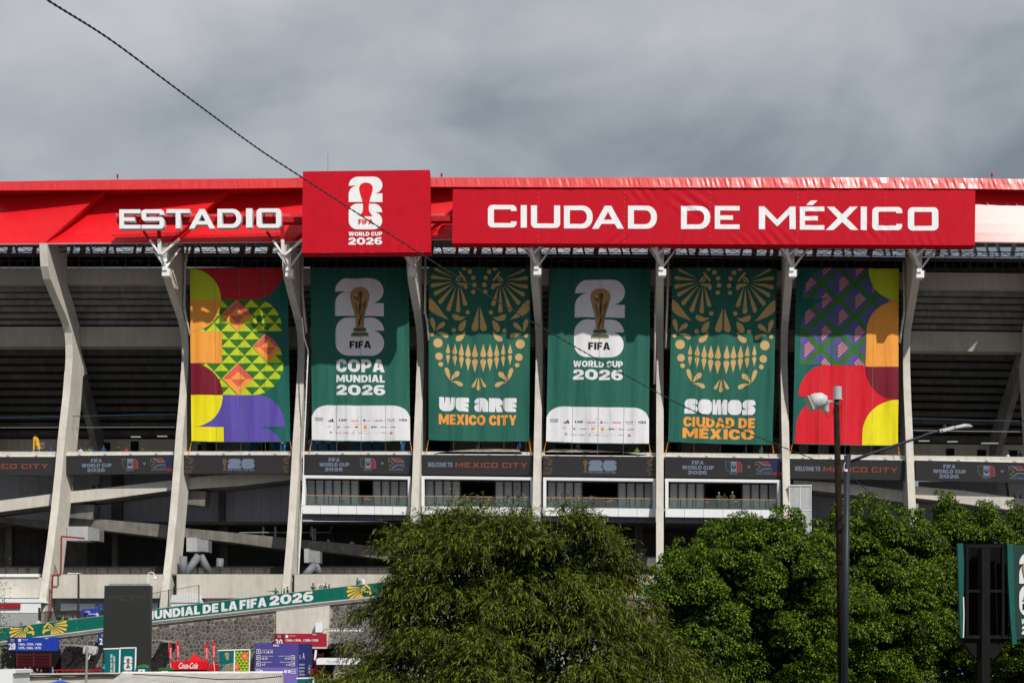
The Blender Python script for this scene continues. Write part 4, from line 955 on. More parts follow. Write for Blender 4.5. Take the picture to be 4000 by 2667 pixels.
cup_banner('green banner with golden cup over white numerals and the words COPA MUNDIAL 2026', (1213,1046), (1596,1046), (1218,1719), (1602,1722), (1006,90,1762,1412),
    (1192,170,1567,457), (1193,470,1568,760), (1307,235,1457,615), (1302,648,1468,703), [('COPA',1197,788,1570,885,.05),('MUNDIAL',1197,907,1570,963,.05),('2026',1197,983,1573,1060,.06)], (1006,1140,1762,1412), 1, 2.4)
cup_banner('green banner with golden cup over white numerals and the words WORLD CUP 2026', (2146,1049), (2540,1050), (2133,1725), (2535,1733), (1058,96,1838,1430),
    (1260,180,1645,468), (1258,484,1640,772), (1378,245,1532,628), (1367,658,1535,715), [('WORLD CUP',1255,800,1635,848,.045),('2026',1252,866,1635,945,.06)], (1058,1153,1838,1430), 1, 4.0)
# third and fifth: skull drawn with drops
def skull(c1='gold'):
    L_ = []; D_ = lambda *a: L_.append(piece(drop(*a), c1, 1)); K = lambda x, y, r: L_.append(piece(disc(x, y, r), c1, 1))
    Pn = lambda l: L_.append(piece(l, c1, 1))
    D_(527,385,499,545,26); Pn([(148,325),(165,330),(190,352),(225,395),(262,445),(298,484),(250,468),(205,450),(170,430),(148,405)])
    Pn([(432,462),(395,488),(365,492),(340,484),(327,466),(326,448),(338,440),(360,448),(395,462)])
    Pn([(432,487),(428,530),(412,565),(392,576),(374,568),(372,548),(385,515),(408,495)])
    Pn([(424,565),(424,600),(408,632),(384,650),(360,650),(352,632),(362,612),(392,600),(410,585)])
    for a in ((443,427,17),(338,566,17),(172,602,15),(217,667,36),(226,769,29),(239,829,18),(458,116,18),(485,163,17),(494,217,18),(486,271,17),(416,90,16)): K(*a)
    Pn([(190,578),(163,525),(155,492),(165,472),(180,476),(194,505),(198,545)]); Pn([(197,574),(222,525),(250,502),(268,504),(272,520),(262,540),(228,556)]); Pn([(203,586),(245,580),(282,588),(298,604),(292,624),(274,626),(245,604)])
    for x, a, b, r in ((294,667,728,16),(346,667,734,18),(397,667,745,20),(448,667,748,21),(500,667,750,22)): D_(x, a, x, b, r)
    for x, a, b, r in ((294,830,768,15),(346,843,778,17),(397,860,785,18),(448,876,796,20),(500,889,805,22)): D_(x, a, x, b, r)
    Pn([(310,950),(283,912),(268,870),(274,853),(290,853),(303,872),(311,910)]); Pn([(314,956),(328,915),(350,884),(374,877),(384,890),(378,915),(350,930)]); Pn([(318,961),(360,954),(395,962),(411,980),(404,997),(384,996),(352,972)])
    Pn([(520,925),(478,984),(476,998),(488,1003),(504,990)])
    cx, cy = 372, 182
    for ex, ey, r in ((196,104,10),(176,166,15),(178,232,16),(202,290,16),(238,352,17),(302,405,17),(376,412,17),(430,360,16)):
        d = Vector((ex-cx, ey-cy)); s_ = Vector((cx, cy)) + d.normalized()*44; nrm = Vector((-d.y, d.x)).normalized()*9
        dd = drop(s_.x, s_.y, ex, ey, r)
        Pn([(a + nrm.x*math.sin(math.pi*((Vector((a,b))-s_).length/(d.length))), b + nrm.y*math.sin(math.pi*((Vector((a,b))-s_).length/(d.length)))) for a, b in dd])
    Pn([(352,205),(432,203),(444,232),(428,254),(410,230),(372,218)]); Pn([(372,122),(384,114),(430,172),(428,190),(398,160)])
    for r0, r1 in ((46,34),(26,14)): Pn(arc(396,192,r0,r0,180,262,8) + arc(396,192,r1,r1,262,180,8))
    rt = [([(1064-a, b) for a, b in v], [t[::-1] for t in f], m, l) for v, f, m, l in L_]
    L_ += rt; L_.append(piece(drop(529,925,529,1008,15), c1, 1)); return L_
q3 = quad(146, 85, 922, 1412)
fr = lambda ps: [([(min(max(a, 0.0), 1), min(max(b, 0.0), 1)) for a, b in v], f, m, l) for v, f, m, l in ps]
w3 = conv(heavy('WE ARE', 228, 1082, 824, 1188, 'white', 1, .05, GG) + [ txt('MEXICO CITY', 225, 1212, 824, 1290, 'orange', 1, .07, 1.1)], q3)
banner('green banner with gold skull of drops, white and orange words WE ARE MEXICO CITY', (1675,1043), (2073,1048), (1674,1717), (2067,1722), 'green', [('skull_print', fr(conv(skull(), q3))), ('lettering', w3)], 5.2)
q5 = quad(138, 92, 932, 1430)
w5 = conv(heavy('SOMOS', 256, 1095, 796, 1208, 'white', 1, .05, GG) + heavy('CIUDAD DE', 250, 1232, 794, 1308, 'orange', 1) + heavy('MÉXICO', 246, 1318, 792, 1396, 'orange', 1), q5)
banner('green banner with gold skull of drops, words SOMOS CIUDAD DE MÉXICO beneath', (2627,1047), (3035,1048), (2610,1724), (3017,1735), 'green', [('skull_print', fr(conv(skull(), q3))), ('lettering', w5)], 6.9)
# sixth: diamonds, big quarter discs
q6 = quad(1085, 93, 1882, 1442)
regA = arc(1375, 327, 242, 242, 180, 270, 10) + [(1900,85),(1900,327)]
regB = [(1125,832)] + arc(1370, 572, 245, 245, 180, 270, 10) + [(1900,327),(1900,832)]
pA = [piece(regA, 'pgreen', 1), piece(regB, 'pgreen', 1)]
for i in range(-1, 7):
    for j in range(-1, 8):
        cx, cy = 1160+i*128+(0 if j % 2 == 0 else 128) , 210+j*125
        if (i+0) % 2: continue
        for rg in (regA, regB):
            c_ = clip([(cx-97,cy),(cx,cy-97),(cx+97,cy),(cx,cy+97)], rg)
            if c_: pA.append(piece(c_, 'purple', 2))
            inner_ = [(cx-86,cy),(cx,cy-86),(cx+86,cy),(cx,cy+86)]
            for k in range(4):
                y0 = cy-22+25*k
                for sg, m_ in ((1, 'orange'), (-1, 'pgreen')):
                    c_ = clip([(cx+sg*3,y0),(cx+sg*100,y0-97),(cx+sg*100,y0-85),(cx+sg*3,y0+12)], inner_)
                    c_ = clip(c_, rg) if c_ else None
                    if c_: pA.append(piece(c_, m_, 3))
pB = [piece([(1645,60),(1900,60),(1900,340)] + arc(1888, 97, 243, 243, 90, 180)[1:], 'lime', 5),
      piece([(1900,338)] + arc(1885, 580, 253, 243, 270, 180)[1:] + [(1628,842),(1900,842)], 'orange', 5),
      piece([(1627,842),(1900,842),(1900,1095)] + arc(1875, 842, 248, 253, 90, 180)[1:], 'maroon', 5),
      piece([(1120,1080)] + arc(1330, 1080, 212, 246, 180, 270)[1:] + [(1900,834),(1900,1080)], 'red', 4),
      piece([(1100,1446)] + arc(1340, 1325, 235, 245, 180, 262)[0:] + [(1340,1079.5),(1900,1079.5),(1900,1446)], 'red', 4),
      piece([(1900,1095)] + arc(1875, 1345, 262, 250, 270, 180)[1:] + [(1613,1446),(1900,1446)], 'yellow', 6)]
banner('banner with purple diamonds above big red and yellow discs, rightmost of the row', (3111,1046), (3512,1050), (3096,1732), (3507,1739), 'dkgreen',
       [('diamond_pattern', clipy(conv(pA, q6))), ('quarter_disc', clipy(conv(pB, q6)))], 8.3)

# ------------------------------------------------------------------ LED ribbon screens
LC = {}
for k, v in dict(lw=(.17,.21,.29), lo=(.28,.07,.04), lr=(.22,.04,.04), lg=(.035,.05,.04), ln=(.04,.05,.09), ly=(.22,.12,.05), lb=(.03,.03,.09), lk=(.03,.03,.03), lgd=(.14,.095,.05)).items():
    LC[k] = mat('led_'+k, tuple(q*.72 for q in v), .8, var=.04, emit=.22, spec=.1)
def led_art(kind):
    o = []; q = lambda a, b: a
    if kind == 'match':
        f = quad(1275, 193, 2340, 393)
        o += conv([txt('FIFA',1523,228,1632,266,'lw',1,.05), txt('WORLD CUP',1432,277,1727,315,'lw',1,.045), txt('2026',1486,326,1663,363,'lw',1,.06), txt('MEXICO',1870,344,1946,356,'lw',1,.02), txt('v',2035,272,2068,296,'lw',1,.05), txt('SOUTH AFRICA',2117,342,2257,355,'lw',1,.02)], f)
        out1 = fil([(1832,231),(1988,231,50),(1988,335),(1832,335,50)]); in_ = lambda a, b, m, c: [piece(clip(out1, rect(a, 228, b, 340)), m, c)]
        o += conv([piece(out1, 'lw', 1)] + [piece(clip(fil([(1835,234),(1985,234,48),(1985,332),(1835,332,48)]), rect(a, 228, b, 340)), m, 2) for a, b, m in ((1832,1884,'lg'),(1884,1937,'lw'),(1937,1990,'lr'))] + [piece(disc(1911,284,21), 'lk', 3), piece(disc(1911,278,10), 'lw', 4)], f)
        out2 = fil([(2110,230),(2265,230,50),(2265,335),(2110,335,50)]); i2 = fil([(2113,233),(2262,233,48),(2262,332),(2113,332,48)])
        o += conv([piece(out2, 'lw', 1), piece(i2, 'lg', 2)], f)
        for poly, m, l in (([(2140,230),(2270,230),(2270,264),(2190,264)],'lr',3),([(2140,338),(2270,338),(2270,300),(2190,300)],'ln',3),([(2128,228),(2142,228),(2192,263),(2270,263),(2270,270),(2188,270)],'lw',4),([(2128,337),(2142,337),(2192,303),(2270,303),(2270,296),(2188,296)],'lw',4),([(2108,243),(2165,283),(2108,323),(2108,312),(2152,283),(2108,254)],'ly',4),([(2108,255),(2150,283),(2108,311)],'lk',5)):
            c_ = clip(poly, i2)
            if c_: o += conv([piece(c_, m, l)], f)
    elif kind == '26':
        f = quad(50, 197, 1160, 392)
        t2 = two(497, 237, 633, 340, 'lw', 1); s6 = six(638, 237, 771, 340, 'lw', 1)
        o += conv([t2, s6, txt('FIFA WORLD CUP 2026', 497, 346, 768, 361, 'lw', 1, .03), cup(443, 237, 487, 358, 'lgd', 1)], f)
        for x0, sg in ((52, 1), (1158, -1)):
            for a, b, r in ((20,60,0),(60,75,9),(80,130,10),(85,30,6),(20,110,8),(70,165,5),(95,100,5),(90,60,5)):
                o += conv([piece(disc(x0+sg*a, 205+b, max(r, 6), 8), 'lgd', 1)], f)
            for k in range(7): o += conv([piece(drop(x0+sg*50, 240, x0+sg*(50+40*math.cos(k*.5-.2)), 240-35*math.sin(k*.5-.9), 5, 5), 'lgd', 1)], f)
            for k in range(5): o += conv([piece(drop(x0+sg*(8+k*16), 345, x0+sg*(8+k*16), 360, 5, 5), 'lgd', 1), piece(drop(x0+sg*(8+k*16), 388, x0+sg*(8+k*16), 374, 5, 5), 'lgd', 1)], f)
            for k in range(3): o += conv([piece(drop(x0+sg*(10+30*k), 290, x0+sg*(26+24*k), 262+k*8, 7, 6), 'lgd', 1), piece(drop(x0+sg*(14+28*k), 310, x0+sg*(30+20*k), 325-k*5, 7, 6), 'lgd', 1)], f)
    else:
        f = quad(290, 50, 1147, 203)
        o += conv([txt('WELCOME TO', 335, 108, 525, 144, 'lw', 1, .045)] + wide('MEXICO CITY', 546, 108, 1096, 146, 'lo', 1, .3), f)
    if kind == 'matchr':
        pass
    return o
def corner_pat():
    o = [piece(rect(.905, .02, .985, .62), 'lb', 1), piece(disc(1.0, .78, .08, 12), 'lr', 1)]
    return o
LS = [(-250,216,1783,1783,1857,1857,'welcome','left of the first fin',0),
 (257,678,1779,1775,1855,1850,'match','dark ribbon screen with two flags between the two leftmost fins',1),
 (719,1143,1776,1776,1850,1850,'26','dark ribbon screen showing pale number 26 under the patchwork banner',0),
 (1185,1608,1774,1775,1850,1852,'match','dark ribbon screen with two flags under the COPA MUNDIAL banner',0),
 (1648,2085,1775,1777,1853,1856,'welcome','dark ribbon screen reading WELCOME TO under the left skull banner',0),
 (2121,2564,1779,1783,1857,1862,'26','dark ribbon screen showing pale number 26 under the second cup banner',0),
 (2598,3047,1783,1789,1862,1867,'match','dark ribbon screen with two flags under the SOMOS skull banner',1),
 (3081,3533,1790,1797,1868,1875,'welcome','dark ribbon screen with orange words behind the street lamp poles',0),
 (3577,4040,1797,1807,1876,1887,'match','dark ribbon screen with two flags at the right edge of the picture',1)]
for (a, b, ta, tb, ba, bb, kind, lab, pat) in LS:
    Y0 = 157.0; o = empty('ribbon_screen', W((a+b)/2, ba, Y0), lab if 'dark' in lab else 'dark ribbon screen reading MEXICO CITY, ' + lab, 'screen', 'ribbon screens along the concourse parapet')
    s_ = MB(); s_.pprism([(a,ta),(b,tb),(b,bb),(a,ba)], Y0, Y0+.30); s_.build('cabinet', LEDK, o)
    L1, R1 = (a+20, b-22) if (kind == 'match' and a == 1185) else ((a, b-8) if kind == 'welcome' else (a, b))
    mp = lambda u, v, l: W(a+(b-a)*u, (ta*(1-u)+tb*u)*(1-v)+(ba*(1-u)+bb*u)*v, Y0) + Vector((0, -.008*(l+1), 0))
    u0, u1 = (L1-a)/(b-a), (R1-a)/(b-a)
    build_art('display_face', [piece(rect(u0, .012, u1, .97), 'f', 0)], mp, o, mats={'f': LEDB})
    art = led_art(kind)
    if pat: art += corner_pat()
    (build_each if kind != '26' else build_art)('display_mark', art, mp, o, mats=LC)
    for k in range(1, 5):
        x = a+(b-a)*(k-.5)/4.2; yy = ta+(tb-ta)*(k-.5)/4.2
        s_ = MB(); s_.pbox(x-3, x+4, yy-5, yy+1, Y0-.1, Y0+.25); s_.beam(W(x+4, yy-4, Y0), W(x+8, yy, Y0), .08); s_.build('clamp', GSTEEL, o)
    s_ = MB(); s_.pprism([(a,ta-3),(b,tb-3),(b,tb),(a,ta)], Y0-.02, Y0+.3); s_.build('top_trim', WSTEEL, o)

# ------------------------------------------------------------------ things on the concourse
PB = MB(); PB.box(-.56, .56, 0, 1.2, 0, 2.15); pt = None
def toilet(px, first=None):
    Y0 = 159.3; x = X(px, Y0); z = 24.6
    if first is None:
        o = empty('portable_toilet', (x, Y0, z), None, 'portable toilet', 'blue portable toilets on the concourse')
        q = MB(); q.box(x-.54, x+.54, Y0+.06, Y0+1.2, z, z+1.95); q.build('cabin', TBLUE, o)
        q = MB(); q.prism([[(x+a, z+b) for a, b in [(-.46,.1),(.46,.1),(.46,1.75)] + arc(0, 1.75, .46, .28, 0, 180, 8)[1:]]], Y0, Y0+.05); q.build('door', TBLUE, o)
        q = MB(); q.prism([[(x+a, z+b) for a, b in [(-.58,1.85),(-.48,1.85)] + arc(0, 1.85, .48, .30, 180, 0, 8)[1:-1] + [(.48,1.85),(.58,1.85),(.58,2.05)] + arc(0, 2.05, .5, .32, 0, 180, 8)[1:] + [(-.58,2.05)]]], Y0-.06, Y0+1.25); q.build('roof', TWHITE, o)
        q = MB(); q.box(x-.38, x-.32, Y0-.03, Y0, z+1.5, z+1.58); q.build('vent_badge', WPAINT, o)
        return o
    return copy_tree(first, None, (x, Y0, z))
tl_ = [(994,'blue portable toilet under the patchwork banner, alone left of its cash window'),(1082,'left of the two blue portable toilets right of the gap under the patchwork banner'),(1124,'right of the two blue portable toilets under the patchwork banner'),
 (1221,'first blue portable toilet under the COPA MUNDIAL banner, next to the fin'),(1263,'second blue portable toilet under the COPA MUNDIAL banner'),(1306,'third blue portable toilet, last of the left trio under COPA MUNDIAL banner'),
 (1393,'fourth blue portable toilet, starting the right trio under COPA MUNDIAL banner'),(1435,'middle blue portable toilet of the right trio under COPA MUNDIAL banner'),(1475,'last blue portable toilet of the right trio under COPA MUNDIAL banner'),(1584,'single blue portable toilet at the right corner under COPA MUNDIAL banner')]
t0 = None
for px, lb in tl_:
    # the row stands deeper, so it is spaced in its own plane
    t = toilet(px, t0); t0 = t0 or t; t['label'] = lb
for px, lb in ((152,'yellow feather flag with dark letters behind the parapet left of the first fin'),(2075,'yellow feather flag behind the left skull banner beside the fin')):
    Y0 = 160.5; o = empty('feather_flag', W(px, 1775, Y0), lb, 'flag'); q = MB()
    lp = [(px-22,1705),(px-14,1700),(px-2,1712),(px+4,1740),(px+3,1772),(px-24,1772)]
    q.pprism(lp, Y0, Y0+.04); q.build('flag_cloth', mat('flag_yellow', (.75,.42,.02), .6), o)
    build_art('lettering', [([(px-18+(b*8), 1766-a*48) for a, b in text2d('MUNDO', .03)[0]], text2d('MUNDO', .03)[1], 'black', 1)], flatmap(Y0), o)
    q = MB(); q.tube([W(px-25,1778,Y0), W(px-25,1712,Y0), W(px-20,1701,Y0)], .03, 5); q.build('pole', KSTEEL, o)
q = MB(); q.pbox(157, 173, 1727, 1751, 168, 168.05); o = q.build('notice_board', WPAINT, None, label='white notice with a red no smoking ring on the concourse wall', cat='sign')
build_art('ring', [piece([[(165+6*math.cos(t), 1741+6*math.sin(t)) for t in np.linspace(0, 6.1, 14)], [(165+4.4*math.cos(t), 1741+4.4*math.sin(t)) for t in np.linspace(0, 6.1, 14)]], 'red', 1), piece([(161,1737.5),(162,1736.5),(169,1744.5),(168,1745.5)], 'red', 2)], flatmap(167.98), o)

# ------------------------------------------------------------------ green ramp with its stone wall
YR = 140.0
tp = [(-60,2460),(0,2452),(402,2403),(584,2379),(700,2365),(1052,2322),(1500,2271),(1750,2262),(2200,2262),(2620,2285)]
bt = [(-60,2512),(0,2504),(402,2452),(584,2426),(600,2424),(1228,2353),(1500,2324),(1750,2312),(2200,2310),(2620,2332)]
ramp_o = empty('entrance_ramp', (X(1000, YR), YR, 0), 'sloping entrance ramp with green printed parapet above a stone wall', 'ramp')
q = MB(); xs_ = list(range(-60, 2621, 60))
q.pprism([(x, lin(x, tp)) for x in xs_] + [(x, lin(x, bt)) for x in xs_[::-1]], YR, YR+.3); q.build('parapet', CONCW, ramp_o)
pal = dict(C_)
rmap = lambda u, v, l: Vector((X(u, YR), YR-.012*(l+1), Z(lin(u, tp)*(1-v)+lin(u, bt)*v, YR)))
build_art('printed_vinyl', [piece(rect(-60, .02, 2620, .99), 'rampgreen', 0)], rmap, ramp_o, xs=xs_, smooth=False)
lt = []
for s_t, a, b in (('MUNDIAL',560,781),('DE',792,853),('LA',865,927),('FIFA',936,1041),('2026',1053,1224)): lt.append(txt(s_t, a, .15 if s_t != '2026' else .10, b, .86 if s_t != '2026' else .84, 'white', 1, .05))
build_art('lettering', lt, rmap, ramp_o, xs=range(540, 1240, 15), smooth=False)
def eagle(cx, sg, sc=1.0):
    o = []; H_ = 50.0
    def T(l): return [(cx + sg*a*sc, .5 + b*sc/H_) for a, b in l]
    def okc(l, m='rampgold', ly=1):
        c = clip(l, [(cx-300, .03),(cx+300, .03),(cx+300, .97),(cx-300, .97)])
        if c: o.append(piece(c, m, ly))
    for ex, ey in ((-62,-22),(-66,-5),(-62,14),(-52,30),(-38,40),(-24,44),(-10,44),(2,40)):
        d = Vector((ex, ey)); s_ = Vector((6, -12)) + d.normalized()*10
        okc(T(drop(s_.x, s_.y, ex*.86, ey*.86, 5.0, 8)))
    okc(T([(10,2),(38,0),(42,12),(36,20),(30,10),(14,8)])); okc(T([(12,-24),(20,-26),(38,-8),(34,-2)]))
    for r0, r1 in ((20,15),(11,6)): okc(T(arc(18,0,r0,r0,180,262,6) + arc(18,0,r1,r1,262,180,6)))
    return o
for cx, sg in ((95,1),(205,-1),(1412,1),(1560,-1),(1660,1),(2350,-1),(2480,1)): build_art('eagle_print', eagle(cx, sg, .95), rmap, ramp_o, xs=range(0, 2620, 40), smooth=False)
def dots(pl): return [piece([(x+9*k/10*math.cos(t), y+9*k/10/50*math.sin(t)) for t in np.linspace(0, 5.9, 14)], 'rampgold', 1) for x, y, k in pl]
ea = dots([(8,.35,1.0),(8,.85,.9),(137,.24,.75),(141,.62,.75),(170,.22,.75),(168,.62,.75),(298,.25,1.05),(302,.76,.95),(1345,.25,1.1),(1346,.75,.9),(1478,.2,.7),(1480,.62,.8),(1510,.22,.7),(1512,.62,.8)])
build_each('dot_print', ea, rmap, ramp_o, smooth=False)
q = MB(); q.pprism([(x, lin(x, bt)) for x in xs_] + [(x, lin(x, bt)+14) for x in xs_[::-1]], YR-.12, YR+.4); q.build('coping', CONC, ramp_o)
for dy_, r_ in ((4.5,.03),(8.5,.035)):
    q = MB(); q.tube([W(x, lin(x, bt)+dy_, YR-.17) for x in xs_], r_, 5); q.build('cable_run', GSTEEL, ramp_o)
q = MB(); zz_ = 4.0*0
vs = []
for x in xs_: vs += [(X(x,YR), YR+.3, Z(lin(x,bt)+3,YR)), (X(x,YR), YR+6, Z(lin(x,bt)+3,YR)), (X(x,YR), YR+.3, Z(lin(x,bt)+12,YR)), (X(x,YR), YR+6, Z(lin(x,bt)+12,YR))]
n_ = len(xs_); q.add(vs, [f for i in range(n_-1) for f in ((4*i,4*i+4,4*i+5,4*i+1),(4*i+2,4*i+3,4*i+7,4*i+6),(4*i+1,4*i+5,4*i+7,4*i+3))]); q.build('ramp_deck', CONCD, ramp_o)
# far parapet of the ramp with a mesh fence
for (a, b) in ((-60, 2620),):
    q = MB(); q.pprism([(x, lin(x, tp)+22) for x in xs_] + [(x, lin(x, bt)+10) for x in xs_[::-1]], YR+5.8, YR+6.0); q.build('rear_kerb', CONCD, ramp_o)
stone_m = [mat('lava_stone_%d' % i, c, .9, var=.28, scale=7, bump=.9, bscale=14) for i, c in enumerate([(.085,.080,.077),(.11,.104,.10),(.062,.060,.060),(.145,.135,.125)])]
MORT = mat('mortar', (.29,.26,.215), .95, var=.2, scale=4)
wall_regions = [([(-60,2516),(0,2508),(300,2478),(400,2468),(584,2442),(1079,2386),(1079,2655),(-60,2655)]), ([(1289,2362),(1620,2326),(2620,2345),(2620,2655),(1274,2655),(1282,2500)])]
for k, rg in enumerate(wall_regions):
    q = MB(); q.pprism(rg, YR+.10, YR+.5); q.build('mortar_bed', MORT, ramp_o)
slab([(1079,2370),(1289,2348),(1282,2500),(1274,2655),(1079,2655)], YR-.05, YR+.5, CONCW, 'buttress', ramp_o)
# voronoi stones
def voronoi(regs, xr, yr, step):
    pts = []; nx, ny = int((xr[1]-xr[0])/step), int((yr[1]-yr[0])/step)
    for j in range(ny+1):
        for i in range(nx+1):
            pts.append((xr[0]+(i+.5*(j % 2)+random.uniform(-.42,.42))*step, yr[0]+(j+random.uniform(-.42,.42))*step*.86))
    out = []
    P_ = np.array(pts)
    for (a, b) in pts:
        if not any(inside((a, b), r) for r in regs): continue
        d = np.hypot(P_[:,0]-a, P_[:,1]-b); idx = np.argsort(d)[1:13]
        cell = [(a-step*1.5,b-step*1.5),(a+step*1.5,b-step*1.5),(a+step*1.5,b+step*1.5),(a-step*1.5,b+step*1.5)]
        for j in idx:
            mx_, my_ = (a+P_[j,0])/2, (b+P_[j,1])/2; dx, dy = P_[j,0]-a, P_[j,1]-b; L_ = math.hypot(dx, dy); dx /= L_; dy /= L_
            mx_ -= dx*.85; my_ -= dy*.85; new = []
            for k in range(len(cell)):
                p, r = cell[k], cell[(k+1) % len(cell)]
                fp = (mx_-p[0])*dx+(my_-p[1])*dy; fr_ = (mx_-r[0])*dx+(my_-r[1])*dy
                if fp >= 0: new.append(p)
                if fp*fr_ < 0: t = fp/(fp-fr_); new.append((p[0]+(r[0]-p[0])*t, p[1]+(r[1]-p[1])*t))
            cell = new
            if len(cell) < 3: break
        if len(cell) >= 3 and all(inside(p, regs[0]) or any(inside(p, r) for r in regs) for p in cell): out.append(((a, b), cell))
    return out
def inside(p, poly):
    c = False; x, y = p
    for i in range(len(poly)):
        a, b = poly[i-1], poly[i]
        if (a[1] > y) != (b[1] > y) and x < (b[0]-a[0])*(y-a[1])/(b[1]-a[1])+a[0]: c = not c
    return c
cells = voronoi(wall_regions[:1] + [[(1289,2362),(1620,2326),(1620,2655),(1274,2655),(1282,2500)]], (-60, 1620), (2310, 2655), 17.5)
big = sorted(cells, key=lambda c: -abs(sum(c[1][i][0]*c[1][(i+1) % len(c[1])][1]-c[1][(i+1) % len(c[1])][0]*c[1][i][1] for i in range(len(c[1])))) * (1 if 210 < c[0][0] < 1400 and c[0][1] < 2610 else .2))
def stone_into(q, cell, mi):
    n = len(cell); cx = sum(p[0] for p in cell)/n; cy = sum(p[1] for p in cell)/n; d = random.uniform(.02, .05)
    v = [W(a, b, YR+.1) for a, b in cell]; t = []
    for a, b in cell:
        p = W(cx+(a-cx)*.84, cy+(b-cy)*.84, YR+.1); p.y -= d + random.uniform(-.01, .01); t.append(p)
    c = W(cx, cy, YR+.1); c.y -= d+.025
    q.add(v+t+[c], [(i, (i+1) % n, n+(i+1) % n, n+i) for i in range(n)] + [(n+i, n+(i+1) % n, 2*n) for i in range(n)], mi)
for k, (c, cell) in enumerate(big[:290]):
    q = MB(); stone_into(q, cell, 0); o = q.build('stone', stone_m[random.choice((0,0,1,1,2,3))], ramp_o)
q = MB()
for (c, cell) in big[290:]: stone_into(q, cell, random.choice((0,0,1,1,2,3)))
q.build('stones', stone_m, ramp_o, kind='stuff')

# far ground-level dressing under the podium -------------------------------------------
def tent(px0, px1, py0, pe, py1, Y0, label, m=WPAINT, depth=4):
    o = empty('white_tent', W((px0+px1)/2, py1, Y0), label, 'tent')
    q = MB(); q.pprism([(px0,pe),(px0+8,py0),(px1-10,py0),(px1,pe)], Y0, Y0+depth); q.build('roof_cover', m, o)
    q = MB(); q.pprism([(px0+3,pe+.5),(px1-3,pe+.5),(px1-3,py1),(px0+3,py1)], Y0+.1, Y0+.2); q.build('side_wall', m, o); return o
t = tent(-60, 162, 2337, 2352, 2450, 150, 'white tent with a dark red panel under the podium at far left')
q = MB(); q.pprism([(-30,2356),(79,2356),(79,2375),(-30,2375)], 149.9, 149.98); q.build('red_panel', mat('dark_red_vinyl', (.30,.008,.02), .5), t)
tent(664, 780, 2322, 2352, 2392, 151, 'white tent with peaked corner behind the green ramp left of the third fin')
tent(690, 1010, 2331, 2336, 2370, 153.4, 'long low white tent below the podium wall above the ramp words')
o = tent(258, 306, 2235, 2246, 2262, 154.5, 'small white canopy top poking over the podium wall')
q = MB()
for k in range(60): q.beam(W(-40+k*3.2, 2394, 148), W(-40+k*3.2, 2450, 148), .035)
for py in (2394, 2445): q.beam(W(-40, py, 148), W(152, py, 148), .06)
q.build('palisade_fence', KSTEEL, label='dark palisade fence in front of the white tent at far left', cat='fence')
o = empty('iron_gate', W(200, 2440, 148), 'black barred iron gate at the foot of the second fin', 'gate')
q = MB(); q.pbox(149, 155, 2372, 2440, 148, 148.3); q.build('gate_post', KSTEEL, o)
for k in range(15): q = MB(); q.beam(W(160+k*4.2, 2388, 148), W(160+k*4.2, 2440, 148), .06); q.build('bar', KSTEEL, o)
q = MB(); q.beam(W(155, 2389, 148), W(302, 2383, 148), .08); q.build('top_rail', KSTEEL, o)
q = MB(); q.tube([W(306, 2440, 147), W(306, 2240, 147)], [.12, .09], 8); q.build('dark_mast', KSTEEL, label='slim dark mast standing before the podium wall left of the tower screen', cat='pole')
o = empty('information_panel', W(353, 2410, 146), 'blue information panel with white writing behind the ramp parapet', 'sign')
q = MB(); q.pprism([(318,2378),(389,2376),(389,2406),(318,2410)], 146, 146.1); q.build('board', C_['blue'], o)
build_art('lettering', [txt('Acceso', 330, 2383, 352, 2390, 'white', 1, .03), txt('Información', 346, 2393, 384, 2399, 'white', 1, .02)], flatmap(146), o)
q = MB(); q.pprism([(371,2358),(404,2356),(404,2384),(371,2386)], 146.4, 146.5); o = q.build('patterned_board', C_['navy'], label='blue and green patterned board beside the tower screen', cat='sign')
build_art('pattern', [piece(rect(373,2368,384,2376), 'pgreen', 1), piece(rect(388,2372,400,2382), 'pgreen', 1), piece(disc(392,2364,5), 'purple', 1)], flatmap(146.4), o)
# mesh fence along the ramp
q = MB()
fp = [(565,2318),(658,2301),(777,2298-14)]
for x, y in ((658,2301),(777,2284)): q.beam(W(x, y, YR+6.2), W(x, lin(x, tp)+10, YR+6.2), .08)
q.beam(W(560, 2322, YR+6.2), W(777, 2284, YR+6.2), .05)
for k in range(36): x = 562+k*6; q.beam(W(x, 2322-(x-560)*.175, YR+6.2), W(x, lin(x, tp)+10, YR+6.2), .014)
for k in range(1, 9): q.beam(W(562, 2322+k*7, YR+6.2), W(777, 2284+k*9, YR+6.2), .014)
q.build('mesh_fence', KSTEEL, label='thin wire mesh fence rising along the ramp above the white words', cat='fence')
for x, y, lb in ((1253,2283,'left white air conditioner with round fan on the podium wall'),(1402,2264,'right white air conditioner with round fan higher on the podium wall')):
    o = empty('air_conditioner', W(x, y+20, 147), lb, 'air conditioner')
    q = MB(); q.pbox(x-10, x+24, y-4, y+22, 147, 147.9); q.build('casing', WPAINT, o)
    q = MB(); q.lathe(tuple(W(x+3, y+9, 146.98)), [(.30,0),(.30,-.02),(.05,-.05)], 14, 0, 'y'); q.build('fan_grille', GSTEEL, o)
q = MB(); q.tube([W(578, 2290, 139), W(578, 2245, 139), W(582, 2237, 139), W(592, 2234, 139), W(601, 2238, 139), W(605, 2250, 139)], .05, 6)
o = q.build('camera_pole', WSTEEL, label='hooked white pole with a dome camera above the tower screen', cat='camera')
q = MB(); q.lathe(tuple(W(606, 2262, 139)), [(.10,0),(.15,.05),(.13,.12),(.05,.3)], 10); q.build('dome_camera', WSTEEL, o, smooth=True)

